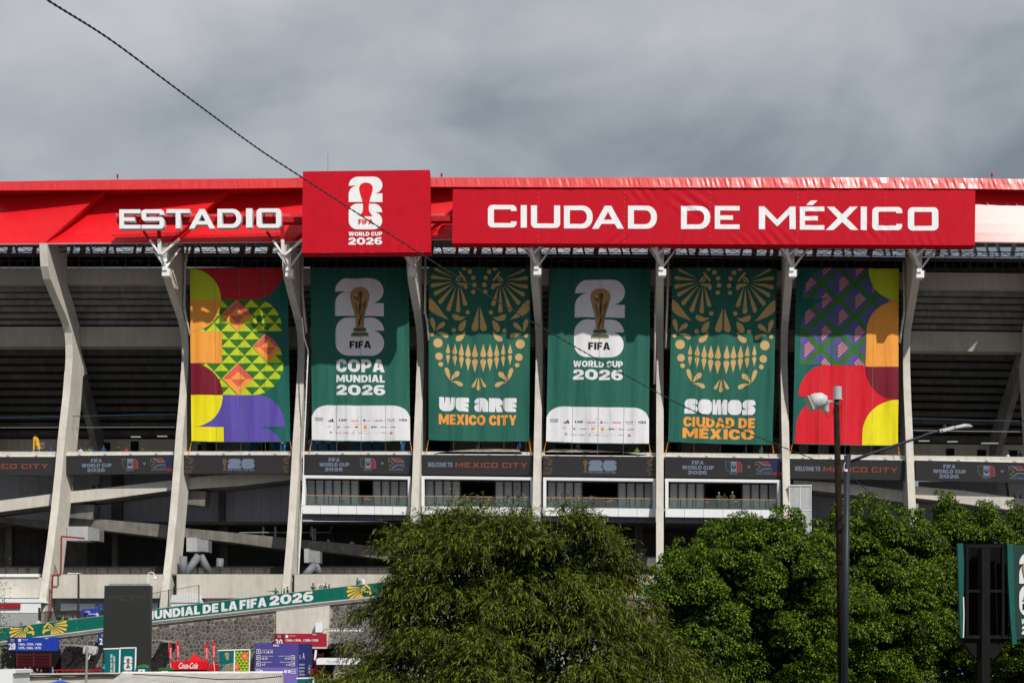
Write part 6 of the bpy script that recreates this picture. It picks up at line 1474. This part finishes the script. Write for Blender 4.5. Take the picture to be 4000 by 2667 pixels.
for a in [(1077,2293,142,'person in green jersey pointing left over the ramp parapet','green','navy','point',0,None),
 (1110,2295,142,'person in green with dark hair right of the pointing one','green','navy','stand',90,None),
 (1123,2290,142,'person in green with green cap by the third fin','green','navy','stand',-60,'green'),
 (1223,2277,142,'person in green holding a phone up beside the left fan unit','green','navy','phone',0,'black'),
 (1271,2275,142,'person in green leaning right beside the left fan unit','green','navy','stand',60,None),
 (1285,2279,142,'dark haired person in white and black beside the left fan unit','black','navy','stand',90,None),
 (1396,2253,142,'person in green and white touching the face beside the right fan unit','green','navy','phone',60,None),
 (232,2396,143,'person in black uniform behind the eagle print','black','black','stand',160,None),
 (247,2398,143.4,'person with lime collar behind the eagle print','vest','black','stand',20,None),
 (258,2399,143.1,'person in black with orange, third from left behind the eagle print','black','black','stand',0,None),
 (266,2399,143.6,'person in teal shirt behind the eagle print','cyan','black','stand',40,None),
 (277,2402,143,'person in lime vest beside a woman with long brown hair','vest','black','stand',0,None),
 (293,2400,143.2,'person with long brown hair bending behind the ramp parapet','grey','black','stand',0,None),
 (334,2380,143,'tall person in black before the blue information panel','black','black','stand',150,None),
 (378,2384,143,'person in white shirt and blue cap before the information panel','white','navy','stand',-40,'cap'),
 (150,2413,143,'person in white and dark at the gate post left of the second fin base','white','black','stand',40,None),
 (77,2431,143,'left of two heads above the ramp parapet at far left','grey','black','stand',0,None),
 (85,2430,143,'right of two heads above the ramp parapet at far left','red','black','stand',0,None),
 (2495,2257,142,'person in pale shirt on the ramp right of the willow','white','navy','stand',0,None),
 (2572,2255,142,'person in white shirt next to the fin base right of the willow','white','navy','stand',60,None)]:
    person(a[0], a[1], a[2], a[3], a[4], a[5], a[6], a[7], cap=a[8], group=G3)
G4 = 'people on the glazed balconies'
for a in [(2308,1926,159.2,'person in pale blue shirt with one arm out on the third glazed balcony','white','jeans','point',180,None),
 (2808,1923,157.0,'left of three people leaning on the balcony rail of the fourth glazed box','green','jeans','lean',0,'white'),
 (2830,1925,157.3,'middle of three people on the balcony of the fourth glazed box','black','jeans','lean',10,'black'),
 (2861,1921,157.0,'right of three people leaning on the rail of the fourth glazed box','green','jeans','lean',-10,'white')]:
    person(a[0], a[1], a[2], a[3], a[4], a[5], a[6], a[7], cap=a[8], group=G4)
G5 = 'people at ground level behind the boundary wall'
for a in [(20,2593,120,'person in grey hoodie and cap above the white cabin at far left','grey','black','stand',0,'black'),
 (97,2602,120,'person in grey shirt before the louvred gate, left of the blue vest','grey','black','stand',90,None),
 (117,2600,121,'person in bright blue and lime vest before the louvred gate','cyan','black','lean',30,None),
 (146,2606,121,'person in dark suit before the louvred gate','black','black','phone',-60,None),
 (160,2610,122,'person in black facing right before the louvred gate','black','black','stand',60,None),
 (206,2600,120,'person in bright blue shirt leaning at the red barrier rail','cyan','navy','stand',-80,None),
 (407,2588,107.5,'person in bright blue partly hidden by the left teal framed banner','cyan','navy','stand',60,None),
 (578,2598,107,'person in red shirt beside the green litter bin','red','red','stand',160,'red'),
 (1208,2592,108,'person in grey shirt by the direction pylon','grey','navy','stand',90,None)]:
    person(a[0], a[1], a[2], a[3], a[4], a[5], a[6], a[7], cap=a[8], group=G5)

# ------------------------------------------------------------------ trees
def leafmat(name, c1, c2, tr=.35):
    m = bpy.data.materials.new(name); m.use_nodes = True; t = m.node_tree; N = t.nodes; L = t.links; b = N['Principled BSDF']
    g = N.new('ShaderNodeNewGeometry'); r = N.new('ShaderNodeMix'); r.data_type = 'RGBA'; r.inputs[6].default_value = (*c1, 1); r.inputs[7].default_value = (*c2, 1)
    pw = N.new('ShaderNodeMath'); pw.operation = 'POWER'; pw.inputs[1].default_value = 2.1; L.new(g.outputs['Random Per Island'], pw.inputs[0]); L.new(pw.outputs[0], r.inputs[0]); L.new(r.outputs[2], b.inputs['Base Color']); b.inputs['Roughness'].default_value = .45; b.inputs['Specular IOR Level'].default_value = .22
    tl = N.new('ShaderNodeBsdfTranslucent'); mx_ = N.new('ShaderNodeMixShader'); mx_.inputs[0].default_value = tr
    sc = N.new('ShaderNodeVectorMath'); sc.operation = 'MULTIPLY'; sc.inputs[1].default_value = (1.5, 1.5, .4); L.new(r.outputs[2], sc.inputs[0]); L.new(sc.outputs[0], tl.inputs[0])
    L.new(b.outputs[0], mx_.inputs[1]); L.new(tl.outputs[0], mx_.inputs[2]); L.new(mx_.outputs[0], N['Material Output'].inputs[0]); return m
LW = leafmat('willow_leaf', (.009,.021,.002), (.20,.235,.006), .17)
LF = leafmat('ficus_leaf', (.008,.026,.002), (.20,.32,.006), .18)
LFD = leafmat('shaded_inner_leaf', (.006,.018,.002), (.012,.032,.003), .05)  # darkened leaf copy, inner crown shade put into its colour
BARK = mat('bark', (.07,.055,.042), .9, var=.3, scale=8, bump=.8, bscale=12)
def leaves(name, C, D, Nn, ln, wd, m, parent, fold_=.25):
    # C centres(base), D directions, Nn rough normals : arrays (n,3)
    n = len(C); D = D/np.linalg.norm(D, axis=1)[:,None]
    S = np.cross(D, Nn); S /= np.maximum(np.linalg.norm(S, axis=1), 1e-6)[:,None]; U = np.cross(S, D)
    ln = np.asarray(ln).reshape(-1,1)*np.ones((n,1)); wd = np.asarray(wd).reshape(-1,1)*np.ones((n,1))
    v = np.empty((n,4,3)); v[:,0] = C; v[:,2] = C + D*ln - U*ln*.12
    v[:,1] = C + D*ln*.42 + S*wd/2 + U*wd*fold_; v[:,3] = C + D*ln*.42 - S*wd/2 + U*wd*fold_
    off = np.array(wloc(parent)); v = (v - off).reshape(-1,3)
    me = bpy.data.meshes.new(name); me.vertices.add(4*n); me.vertices.foreach_set('co', v.astype(np.float32).ravel())
    b = (np.arange(n)*4)[:,None]; tri = np.concatenate([b+[0,1,2], b+[0,2,3]], 1).reshape(-1,3)
    me.loops.add(6*n); me.loops.foreach_set('vertex_index', tri.astype(np.int32).ravel())
    me.polygons.add(2*n); me.polygons.foreach_set('loop_start', (np.arange(2*n)*3).astype(np.int32)); me.polygons.foreach_set('loop_total', np.full(2*n, 3, np.int32))
    me.update(calc_edges=True); me.materials.append(m)
    o = bpy.data.objects.new(name, me); COL.objects.link(o); o.parent = parent; o['kind'] = 'stuff'; return o
def limb(parent, pts, r0, r1, name='limb'):
    q = MB(); n = len(pts); q.tube(pts, [r0+(r1-r0)*i/(n-1) for i in range(n)], 8); return q.build(name, BARK, parent, smooth=True)
def unit(n):
    v = rng.normal(size=(n,3)); return v/np.linalg.norm(v, axis=1)[:,None]
# willow-like tree with long narrow leaves
YWt = 62.0; c0 = np.array([X(2010,YWt), YWt, 1.6]); wt = empty('willow_tree', (c0[0], c0[1], 0), 'broad drooping tree with long narrow leaves in front of the middle fins', 'tree')
limb(wt, [Vector((c0[0],c0[1],0)), Vector((c0[0]+.2,c0[1],1.2)), Vector((c0[0]-.1,c0[1]+.1,2.4))], .34, .26, 'trunk')
for k in range(9):
    a = k*.7+.2; r = 3+1.6*random.random(); limb(wt, [Vector((c0[0],c0[1],2.2)), Vector((c0[0]+math.cos(a)*r*.45, c0[1]+math.sin(a)*r*.4, 4.2)), Vector((c0[0]+math.cos(a)*r, c0[1]+math.sin(a)*r*.7, 5.6+random.random()*1.6))], .15, .03)
# silhouette of the crown as half-width against height, read from the outline
prof = [(0.0,8.1,8.0),(2.0,8.0,8.1),(3.2,7.2,7.6),(4.3,6.6,6.3),(5.2,6.0,5.4),(6.2,5.8,5.2),(7.4,5.4,4.8),(8.1,4.6,4.2),(8.6,3.5,3.5),(9.0,2.4,2.4),(9.6,.5,.5)]
def hw(z, side): return lin(z, [(p[0], p[1 if side < 0 else 2]) for p in prof])
ncl = 330; CL = []
while len(CL) < ncl:
    z = random.uniform(.2, 8.9); th = random.uniform(0, 2*math.pi); cs, sn = math.cos(th), math.sin(th)
    if sn > .4 and random.random() < .7: continue
    if random.random() > (hw(z, cs)/8)**.4: continue
    rad = hw(z, cs)*random.uniform(.45, .98)**.5*(1+.12*math.sin(th*5+z*1.3))-.2
    CL.append((c0[0]+cs*rad, c0[1]+sn*rad*.75, z, cs, sn))
CL = np.array(CL); idx = np.repeat(np.arange(ncl), 28); ns = len(idx); nl = 13
u = rng.normal(size=(ns,3)); u /= np.linalg.norm(u, axis=1)[:,None]; u[:,2] = np.abs(u[:,2])*.9-.15
ax = np.stack([CL[idx,3], CL[idx,4]*.8, np.full(ns,.15)], 1)
st = CL[idx,:3] + u*rng.uniform(.05,.35,size=(ns,1)) + np.array([0,0,-.1]); out = u*.8 + ax*.55
out[:,2] += np.clip((st[:,2]-6.8)*.22, -.2, .7)
out /= np.linalg.norm(out, axis=1)[:,None]
Cc, Dd, Nn = [], [], []
p = st[:,:3].copy(); d = out.copy(); seg = .085
sl = rng.uniform(.6, 1.25, size=(ns,1))
for k in range(nl):
    p = p + d*seg*sl; d = d + np.array([0,0,-.085]) ; d /= np.linalg.norm(d, axis=1)[:,None]
    side = unit(ns)*.75; ld = d*.75 + side + np.array([0,0,-.38]); Cc.append(p.copy()); Dd.append(ld); Nn.append(unit(ns)*.5 + np.array([.1,-.3,.8]))
Cc = np.concatenate(Cc); Dd = np.concatenate(Dd); Nn = np.concatenate(Nn)
leaves('foliage', Cc, Dd, Nn, rng.uniform(.18,.34,len(Cc)), rng.uniform(.038,.058,len(Cc)), LW, wt)
m2 = 16000; zz = rng.uniform(.2, 8.2, m2); th = rng.uniform(0, 2*np.pi, m2); hh = np.array([hw(z, math.cos(t)) for z, t in zip(zz, th)])*rng.uniform(.1,.80,m2)
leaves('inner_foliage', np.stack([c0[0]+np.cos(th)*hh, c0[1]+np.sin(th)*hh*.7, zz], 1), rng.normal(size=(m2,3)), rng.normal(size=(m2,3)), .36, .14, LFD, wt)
# upright sprigs at the top
q = MB(); sc_, sd_ = [], []
for k in range(40):
    px = random.choice([1835,1960,2060,2150,2260,2330,2380,1700,1600]) + random.uniform(-50,50); x = X(px, YWt); zt = 8.2-abs(px-2050)*.0042+.35; h = random.uniform(.5,1.0)
    b = Vector((x, YWt-random.uniform(-1,2.5), zt)); t = b+Vector((random.uniform(-.15,.15), 0, h)); q.tube([b, t], .012, 4)
    for j in range(9): sc_.append(b.lerp(t, .3+.7*j/9)); sd_.append((random.uniform(-1,1), random.uniform(-1,1), .5))
q.build('sprigs', mat('green_twig', (.08,.11,.03), .7), wt, kind='stuff')
leaves('sprig_leaves', np.array(sc_), np.array(sd_), unit(len(sc_)), .16, .035, LW, wt)
# small-leaved fig trees
def ficus(cx, Yc, rx, ry, top, base, label, seed, nclump=330, per=230, extra=()):
    nclump = int(nclump*.5); per = int(per*1.45); base = min(base, .2)
    rs = np.random.default_rng(seed); x0 = X(cx, Yc); o = empty('fig_tree', (x0, Yc, 0), label, 'tree', 'dense fig trees at the right')
    limb(o, [Vector((x0,Yc,0)), Vector((x0+.15,Yc,1.3)), Vector((x0,Yc+.1,2.6))], .38, .28, 'trunk')
    for k in range(7):
        a = k*.9; limb(o, [Vector((x0,Yc,2.0)), Vector((x0+math.cos(a)*rx*.3,Yc+math.sin(a)*ry*.3,(base+top)*.45)), Vector((x0+math.cos(a)*rx*.7,Yc+math.sin(a)*ry*.6,(base+top)*.62))], .17, .05)
    cz = (top+base)/2; rz = (top-base)/2; C = []; 
    k = 0
    while len(C) < nclump:
        k += 1; u = unit_rs(rs); 
        if u[1] > .35: continue
        lum = 1 + .13*math.sin(5*u[0]+seed) * math.cos(6*u[2]+seed*2) + .10*rs.normal()*.5
        f = rs.uniform(.70, 1.0)**.5 * lum
        C.append((x0+u[0]*rx*f, Yc+u[1]*ry*f, cz+u[2]*rz*f, rs.uniform(.45,1.05)))
    for e_ in extra:
        for j in range(7):
            t = j/6; C.append((X(e_[0],Yc)+rs.normal()*(.10+.25*t), Yc-1.0+rs.normal()*.5, Z(e_[1],Yc)-.25-t*1.9, .28+.42*t))
    C = np.array(C); n = len(C)
    idx = np.repeat(np.arange(n), (per*(C[:,3]/.6)**2).astype(int)); m_ = len(idx)
    u = rs.normal(size=(m_,3)); u /= np.linalg.norm(u, axis=1)[:,None]; u[:,2] = np.where(u[:,2] < -.35, -u[:,2], u[:,2])
    r = C[idx,3][:,None]*rs.uniform(.62, 1.0, size=(m_,1))**.5*(1+.16*np.sin(5*u[:,0:1]+4*u[:,2:3]+idx[:,None]))
    P_ = C[idx,:3] + u*r*np.array([1,1,.72])
    D_ = u*.6 + rs.normal(size=(m_,3))*.5 + np.array([0,0,-.65]); N_ = u + rs.normal(size=(m_,3))*.45 + np.array([0,-.1,.5])
    leaves('foliage', P_, D_, N_, rs.uniform(.11,.17,m_), rs.uniform(.07,.10,m_), LF, o)
    # inner leaves that close the crown
    m2 = 14000; u = rs.normal(size=(m2,3)); u /= np.linalg.norm(u, axis=1)[:,None]
    P2 = np.array([x0,Yc,cz]) + u*np.array([rx,ry,rz])*rs.uniform(.35,.80,size=(m2,1))
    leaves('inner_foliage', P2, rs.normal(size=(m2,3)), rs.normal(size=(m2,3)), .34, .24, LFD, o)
    return o
def unit_rs(rs):
    v = rs.normal(size=3); return v/np.linalg.norm(v)
ficus(2960, 74, 5.3, 4.2, 9.3, 1.6, 'dense small leaved tree, leftmost of the right hand group, beside the willow', 3, 420, 230, extra=((2850,2010),(2905,2000),(3010,1975),(3060,1968),(3100,2000),(2780,2060),(3175,2035),(2690,2110)))
ficus(2700, 71, 1.8, 2.0, 7.2, 0.6, 'low rounded fig tree between the willow and the dense trees', 5, 90, 230, extra=((2630,2105),(2720,2110)))
ficus(3390, 78, 4.6, 4.0, 10.3, 1.8, 'dense small leaved tree behind the street lamp poles', 8, 400, 230, extra=((3262,1950),(3340,1935),(3400,1925),(3440,1955),(3490,1975),(3560,1985),(3240,2010)))
ficus(3800, 80, 5.3, 4.0, 10.4, 2.2, 'dense small leaved tree behind the advertising frame at right', 11, 400, 230, extra=((3672,1910),(3690,1925),(3720,1955),(3820,1950),(3845,1958),(3930,1958),(3970,1975)))
ficus(4150, 77, 4.2, 4.0, 10.2, 2.0, 'dense small leaved tree cut by the right edge', 14, 200, 200)
ficus(3200, 86, 5.0, 3.5, 8.6, 1.5, 'darker fig tree standing behind the gap of the group', 17, 220, 220)
# a few twigs of a tree at the left edge
lt_ = empty('left_edge_tree', (X(-150,70), 70, 0), 'leafy twigs of a tree hanging in at the far left edge', 'tree')
limb(lt_, [Vector((X(-150,70),70,0)), Vector((X(-150,70),70,3)), Vector((X(-90,70),70,6))], .2, .06, 'trunk')
m3 = 1600; P3 = np.array([X(-42,70),70,4.6]) + rng.normal(size=(m3,3))*np.array([.42,.5,1.5]); leaves('foliage', P3, rng.normal(size=(m3,3))+np.array([0,0,-.6]), unit(m3), .10, .06, LF, lt_)
# red low building and pavement glimpsed under the trees
q = MB(); q.pbox(3290, 3480, 2590, 2700, 100, 104); q.build('low_red_building', mat('red_render', (.34,.10,.09), .8), label='low reddish wall glimpsed under the trees left of the lamp pole foot', cat='building')

# ------------------------------------------------------------------ street poles
Yp = 42.0
o = empty('timber_pole', W(3292, 3000, Yp), 'rusty dark pole carrying an old floodlight and a grey sensor can', 'pole')
q = MB(); q.tube([W(3293,2900,Yp), W(3279,2100,Yp), W(3267,1590,Yp)], [.115,.10,.085], 12); q.build('shaft', mat('rusty_pole', (.016,.010,.007), .9, spec=.1, var=.5, scale=6, streak=.5, bump=.6), o, smooth=True)
q = MB(); c = W(3272,1562,Yp); q.lathe(tuple(c), [(.155,0),(.155,.02),(.12,.03),(.12,.37),(.112,.385),(.02,.39)], 20); q.build('sensor_can', mat('old_grey_paint', (.42,.42,.43), .5, var=.1, streak=.2), o, smooth=False)
q = MB(); q.lathe(tuple(W(3268,1592,Yp)), [(.06,0),(.09,.1),(.06,.2),(.10,.23)], 10); q.build('bracket', KSTEEL, o)
fl = empty('old_floodlight', W(3200,1580,Yp)); fl.parent = o; fl.location = W(3200,1580,Yp)-Vector(o.location)
def bodyprism(loop, Ya, Yb, m, name, bev=.06):
    q = MB(); q.pprism(loop, Ya, Yb); ob = q.build(name, m, fl); bm = bmesh.new(); bm.from_mesh(ob.data); bmesh.ops.recalc_face_normals(bm, faces=bm.faces)
    bmesh.ops.bevel(bm, geom=[e for e in bm.edges if e.calc_length() > .05], offset=bev, segments=2, affect='EDGES'); bm.to_mesh(ob.data); bm.free(); return ob
WGR = mat('weathered_white', (.55,.56,.56), .5, var=.12, streak=.2)
q = MB(); q.tube([W(a,b,Yp) for a, b in ((3167,1572),(3176,1570),(3188,1568),(3203,1567),(3214,1571),(3220,1581),(3224,1594),(3228,1606),(3231,1613))], [.20,.235,.255,.255,.225,.16,.11,.085,.055], 20); q.build('reflector_housing', WGR, fl, smooth=True)
bodyprism([(3154,1545),(3160,1545),(3184,1597),(3178,1599)], Yp-.25, Yp+.25, mat('lens_rim', (.45,.45,.44), .4), 'lens_frame', .008)
for dy in (-.24, .24): q = MB(); q.tube([W(3184,1571,Yp)+Vector((0,dy,0)), W(3245,1568,Yp)+Vector((0,dy*.4,0)), W(3262,1572,Yp)], .02, 6); q.build('yoke_arm', WGR, fl)
q = MB(); q.tube([W(3226,1614,Yp), W(3229,1628,Yp), W(3240,1628,Yp), W(3252,1618,Yp), W(3258,1590,Yp)], .009, 5); q.build('cable', KSTEEL, fl)
q = MB()
for k in range(5): q.tube([W(3275,1578+k,Yp-.1), W(3282+k*2,1590-k*2,Yp-.12), W(3280+k*3,1600-k*4,Yp-.1)], .006, 4)
q.build('loose_wires', mat('red_wire', (.25,.04,.02), .6), o)
Yq = 40.0; DG = mat('dark_blue_steel', (.018,.024,.034), .5, spec=.3, var=.1)
o = empty('street_lamp', W(3305, 3000, Yq), 'dark grey street lamp with long arm and flat white head', 'street lamp')
q = MB(); q.tube([W(3297,2900,Yq), W(3309,1778,Yq)], [.10,.085], 14); q.build('pole', DG, o, smooth=True)
q = MB(); ap = [(3322,1802),(3400,1772),(3500,1738),(3580,1712),(3625,1694),(3672,1684)]; q.tube([W(a,b,Yq) for a, b in ap], [.045,.043,.04,.037,.034,.032], 10); q.build('arm', DG, o, smooth=True)
q = MB(); q.pbox(3311, 3324, 1772, 1815, Yq-.06, Yq+.06); q.tube([W(3322,1770,Yq), W(3325,1764,Yq), W(3330,1766,Yq)], .012, 5); q.build('clamp_plate', KSTEEL, o)
q = MB(); q.pprism([(3671,1676),(3683,1673),(3684,1681),(3673,1688)], Yq-.06, Yq+.06); q.pprism([(3682,1674),(3728,1662),(3737,1671),(3690,1685),(3683,1684)], Yq-.11, Yq+.11); q.pprism([(3728,1664),(3770,1654),(3790,1657),(3801,1665),(3780,1664),(3735,1672)], Yq-.13, Yq+.13); q.build('lamp_head', mat('lamp_grey', (.50,.51,.52), .4), o)
for k in range(5): q = MB(); q.pprism([(3734+k*7,1664-k*1.7),(3738+k*7,1663-k*1.7),(3740+k*7,1667-k*1.7),(3736+k*7,1668-k*1.7)], Yq-.135, Yq-.11); q.build('cooling_fin', WSTEEL, o)
q = MB(); q.lathe(tuple(W(3690,1671,Yq)), [(.04,-.02),(.055,.03),(.05,.08)], 10); q.build('photocell', KSTEEL, o)
q = MB(); 
for k in range(3): q.tube([W(3304+11*math.cos(t), 1832+k*3+2*math.sin(t), Yq-.1*math.sin(t)) for t in np.linspace(0, 6.28, 14)], .012, 4)
q.tube([W(3299,1840,Yq-.1), W(3297,1815,Yq-.11), W(3303,1806,Yq-.11)], .01, 4); q.build('wire_ties', WSTEEL, o)
# twisted service cable running over the view
path = [(120,-60,15),(185,0,15.6),(430,155,18),(700,355,20.5),(1000,575,24),(1190,700,26),(1500,900,29),(1800,1090,31.5),(2100,1270,34),(2400,1440,36),(2700,1600,37.5),(3000,1722,39),(3150,1782,39.5),(3300,1838,39.9)]
def dense(path, n=26):
    P_ = [W(a, b, c) for a, b, c in path]; out = []
    for i in range(len(P_)-1):
        p0, p1, p2, p3 = P_[max(i-1,0)], P_[i], P_[i+1], P_[min(i+2,len(P_)-1)]
        for k in range(n):
            t = k/n; out.append(.5*((2*p1)+(p2-p0)*t+(2*p0-5*p1+4*p2-p3)*t*t+(3*p1-p0-3*p2+p3)*t**3))
    return out+[P_[-1]]
o = empty('service_cable', W(3300,1838,39.9), 'black twisted cable slanting from the top left down to the street lamp', 'cable')
ce = dense(path, 60)
for ph in (0, math.pi):
    q = MB(); acc = 0; pts = []
    for i, p in enumerate(ce):
        if i: acc += (p-ce[i-1]).length
        pts.append(p+Vector((0, math.cos(acc*16+ph)*.009, math.sin(acc*16+ph)*.009)))
    q.tube(pts, .0085, 5); q.build('strand', KSTEEL, o)
q = MB(); q.tube(dense([(3312,1848,40),(3360,1890,41),(3420,1945,42),(3500,2020,44),(3620,2090,47),(3760,2155,50),(3900,2215,53),(4100,2300,56)], 6), .014, 5); q.build('cable_branch', KSTEEL, label='thin black wire running on from the lamp pole towards lower right', cat='cable')
# advertising frame seen from behind at the right edge
Yb = 36.0; o = empty('advertising_frame', W(3880, 3000, Yb), 'dark steel advertising frame seen from behind with green vinyl edges', 'billboard')
KM = mat('matt_black_steel', (.010,.010,.011), .9, spec=.12)
GV = mat('green_vinyl', (.0,.085,.07), .45, var=.06, bump=.2, bscale=4)
for a, b in ((2125, 2138), (2480, 2493), (2302, 2312)): q = MB(); q.pbox(3770, 3940, a, b, Yb, Yb+.12); q.build('cross_rail', KM, o)
for x, w_ in ((3775,9),(3915,9)): q = MB(); q.pbox(x, x+w_, 2125, 2493, Yb-.02, Yb+.12); q.build('side_post', KM, o)
q = MB(); q.pbox(3836, 3868, 2140, 3000, Yb-.05, Yb+.3); q.build('mast', KM, o)
q = MB(); q.pbox(3764, 3940, 2122, 2495, Yb+.45, Yb+.5); q.build('back_sheet', mat('dark_sheet', (.006,.006,.007), .95, spec=.05), o)
q = MB(); q.pprism([(3757,2495),(3935,2495),(3915,2530),(3890,2567),(3810,2567)], Yb+.1, Yb+.4); q.build('gusset', KM, o)
q = MB(); q.pprism([(3741,2121),(3762,2121),(3766,2200),(3764,2330),(3763,2490),(3753,2490),(3746,2300)], Yb-.05, Yb+.05); q.build('vinyl_edge', GV, o)
q = MB(); q.pprism([(3935,2121),(3957,2123),(3962,2300),(3966,2440),(3974,2514),(3955,2515),(3946,2400),(3938,2250)], Yb-.1, Yb); q.build('vinyl_edge', GV, o)
q = MB(); q.tube([W(3763,2330,Yb-.06), W(3765,2400,Yb-.06), W(3763,2489,Yb-.06)], .018, 5); q.build('trim_strip', WSTEEL, o)
q = MB(); q.pprism([(3957,2124),(4120,2150),(4120,2470),(3966,2497)], Yb+.0, Yb+.06); q.build('front_panel', mat('dark_green_vinyl', (.0,.03,.025), .6), o)
f_ = [two(3981,2160,4090,2278,'white',1), six(3981,2284,4090,2404,'white',1)] + gold_cup(3992,2188,4050,2345) + [txt('FIFA', 3994,2356,4060,2380,'black',2,.05), txt('WORLD CUP',3990,2416,4085,2436,'white',1,.05), txt('2026',3991,2444,4085,2476,'white',1,.05)]
build_art('print', f_, flatmap(Yb), o)
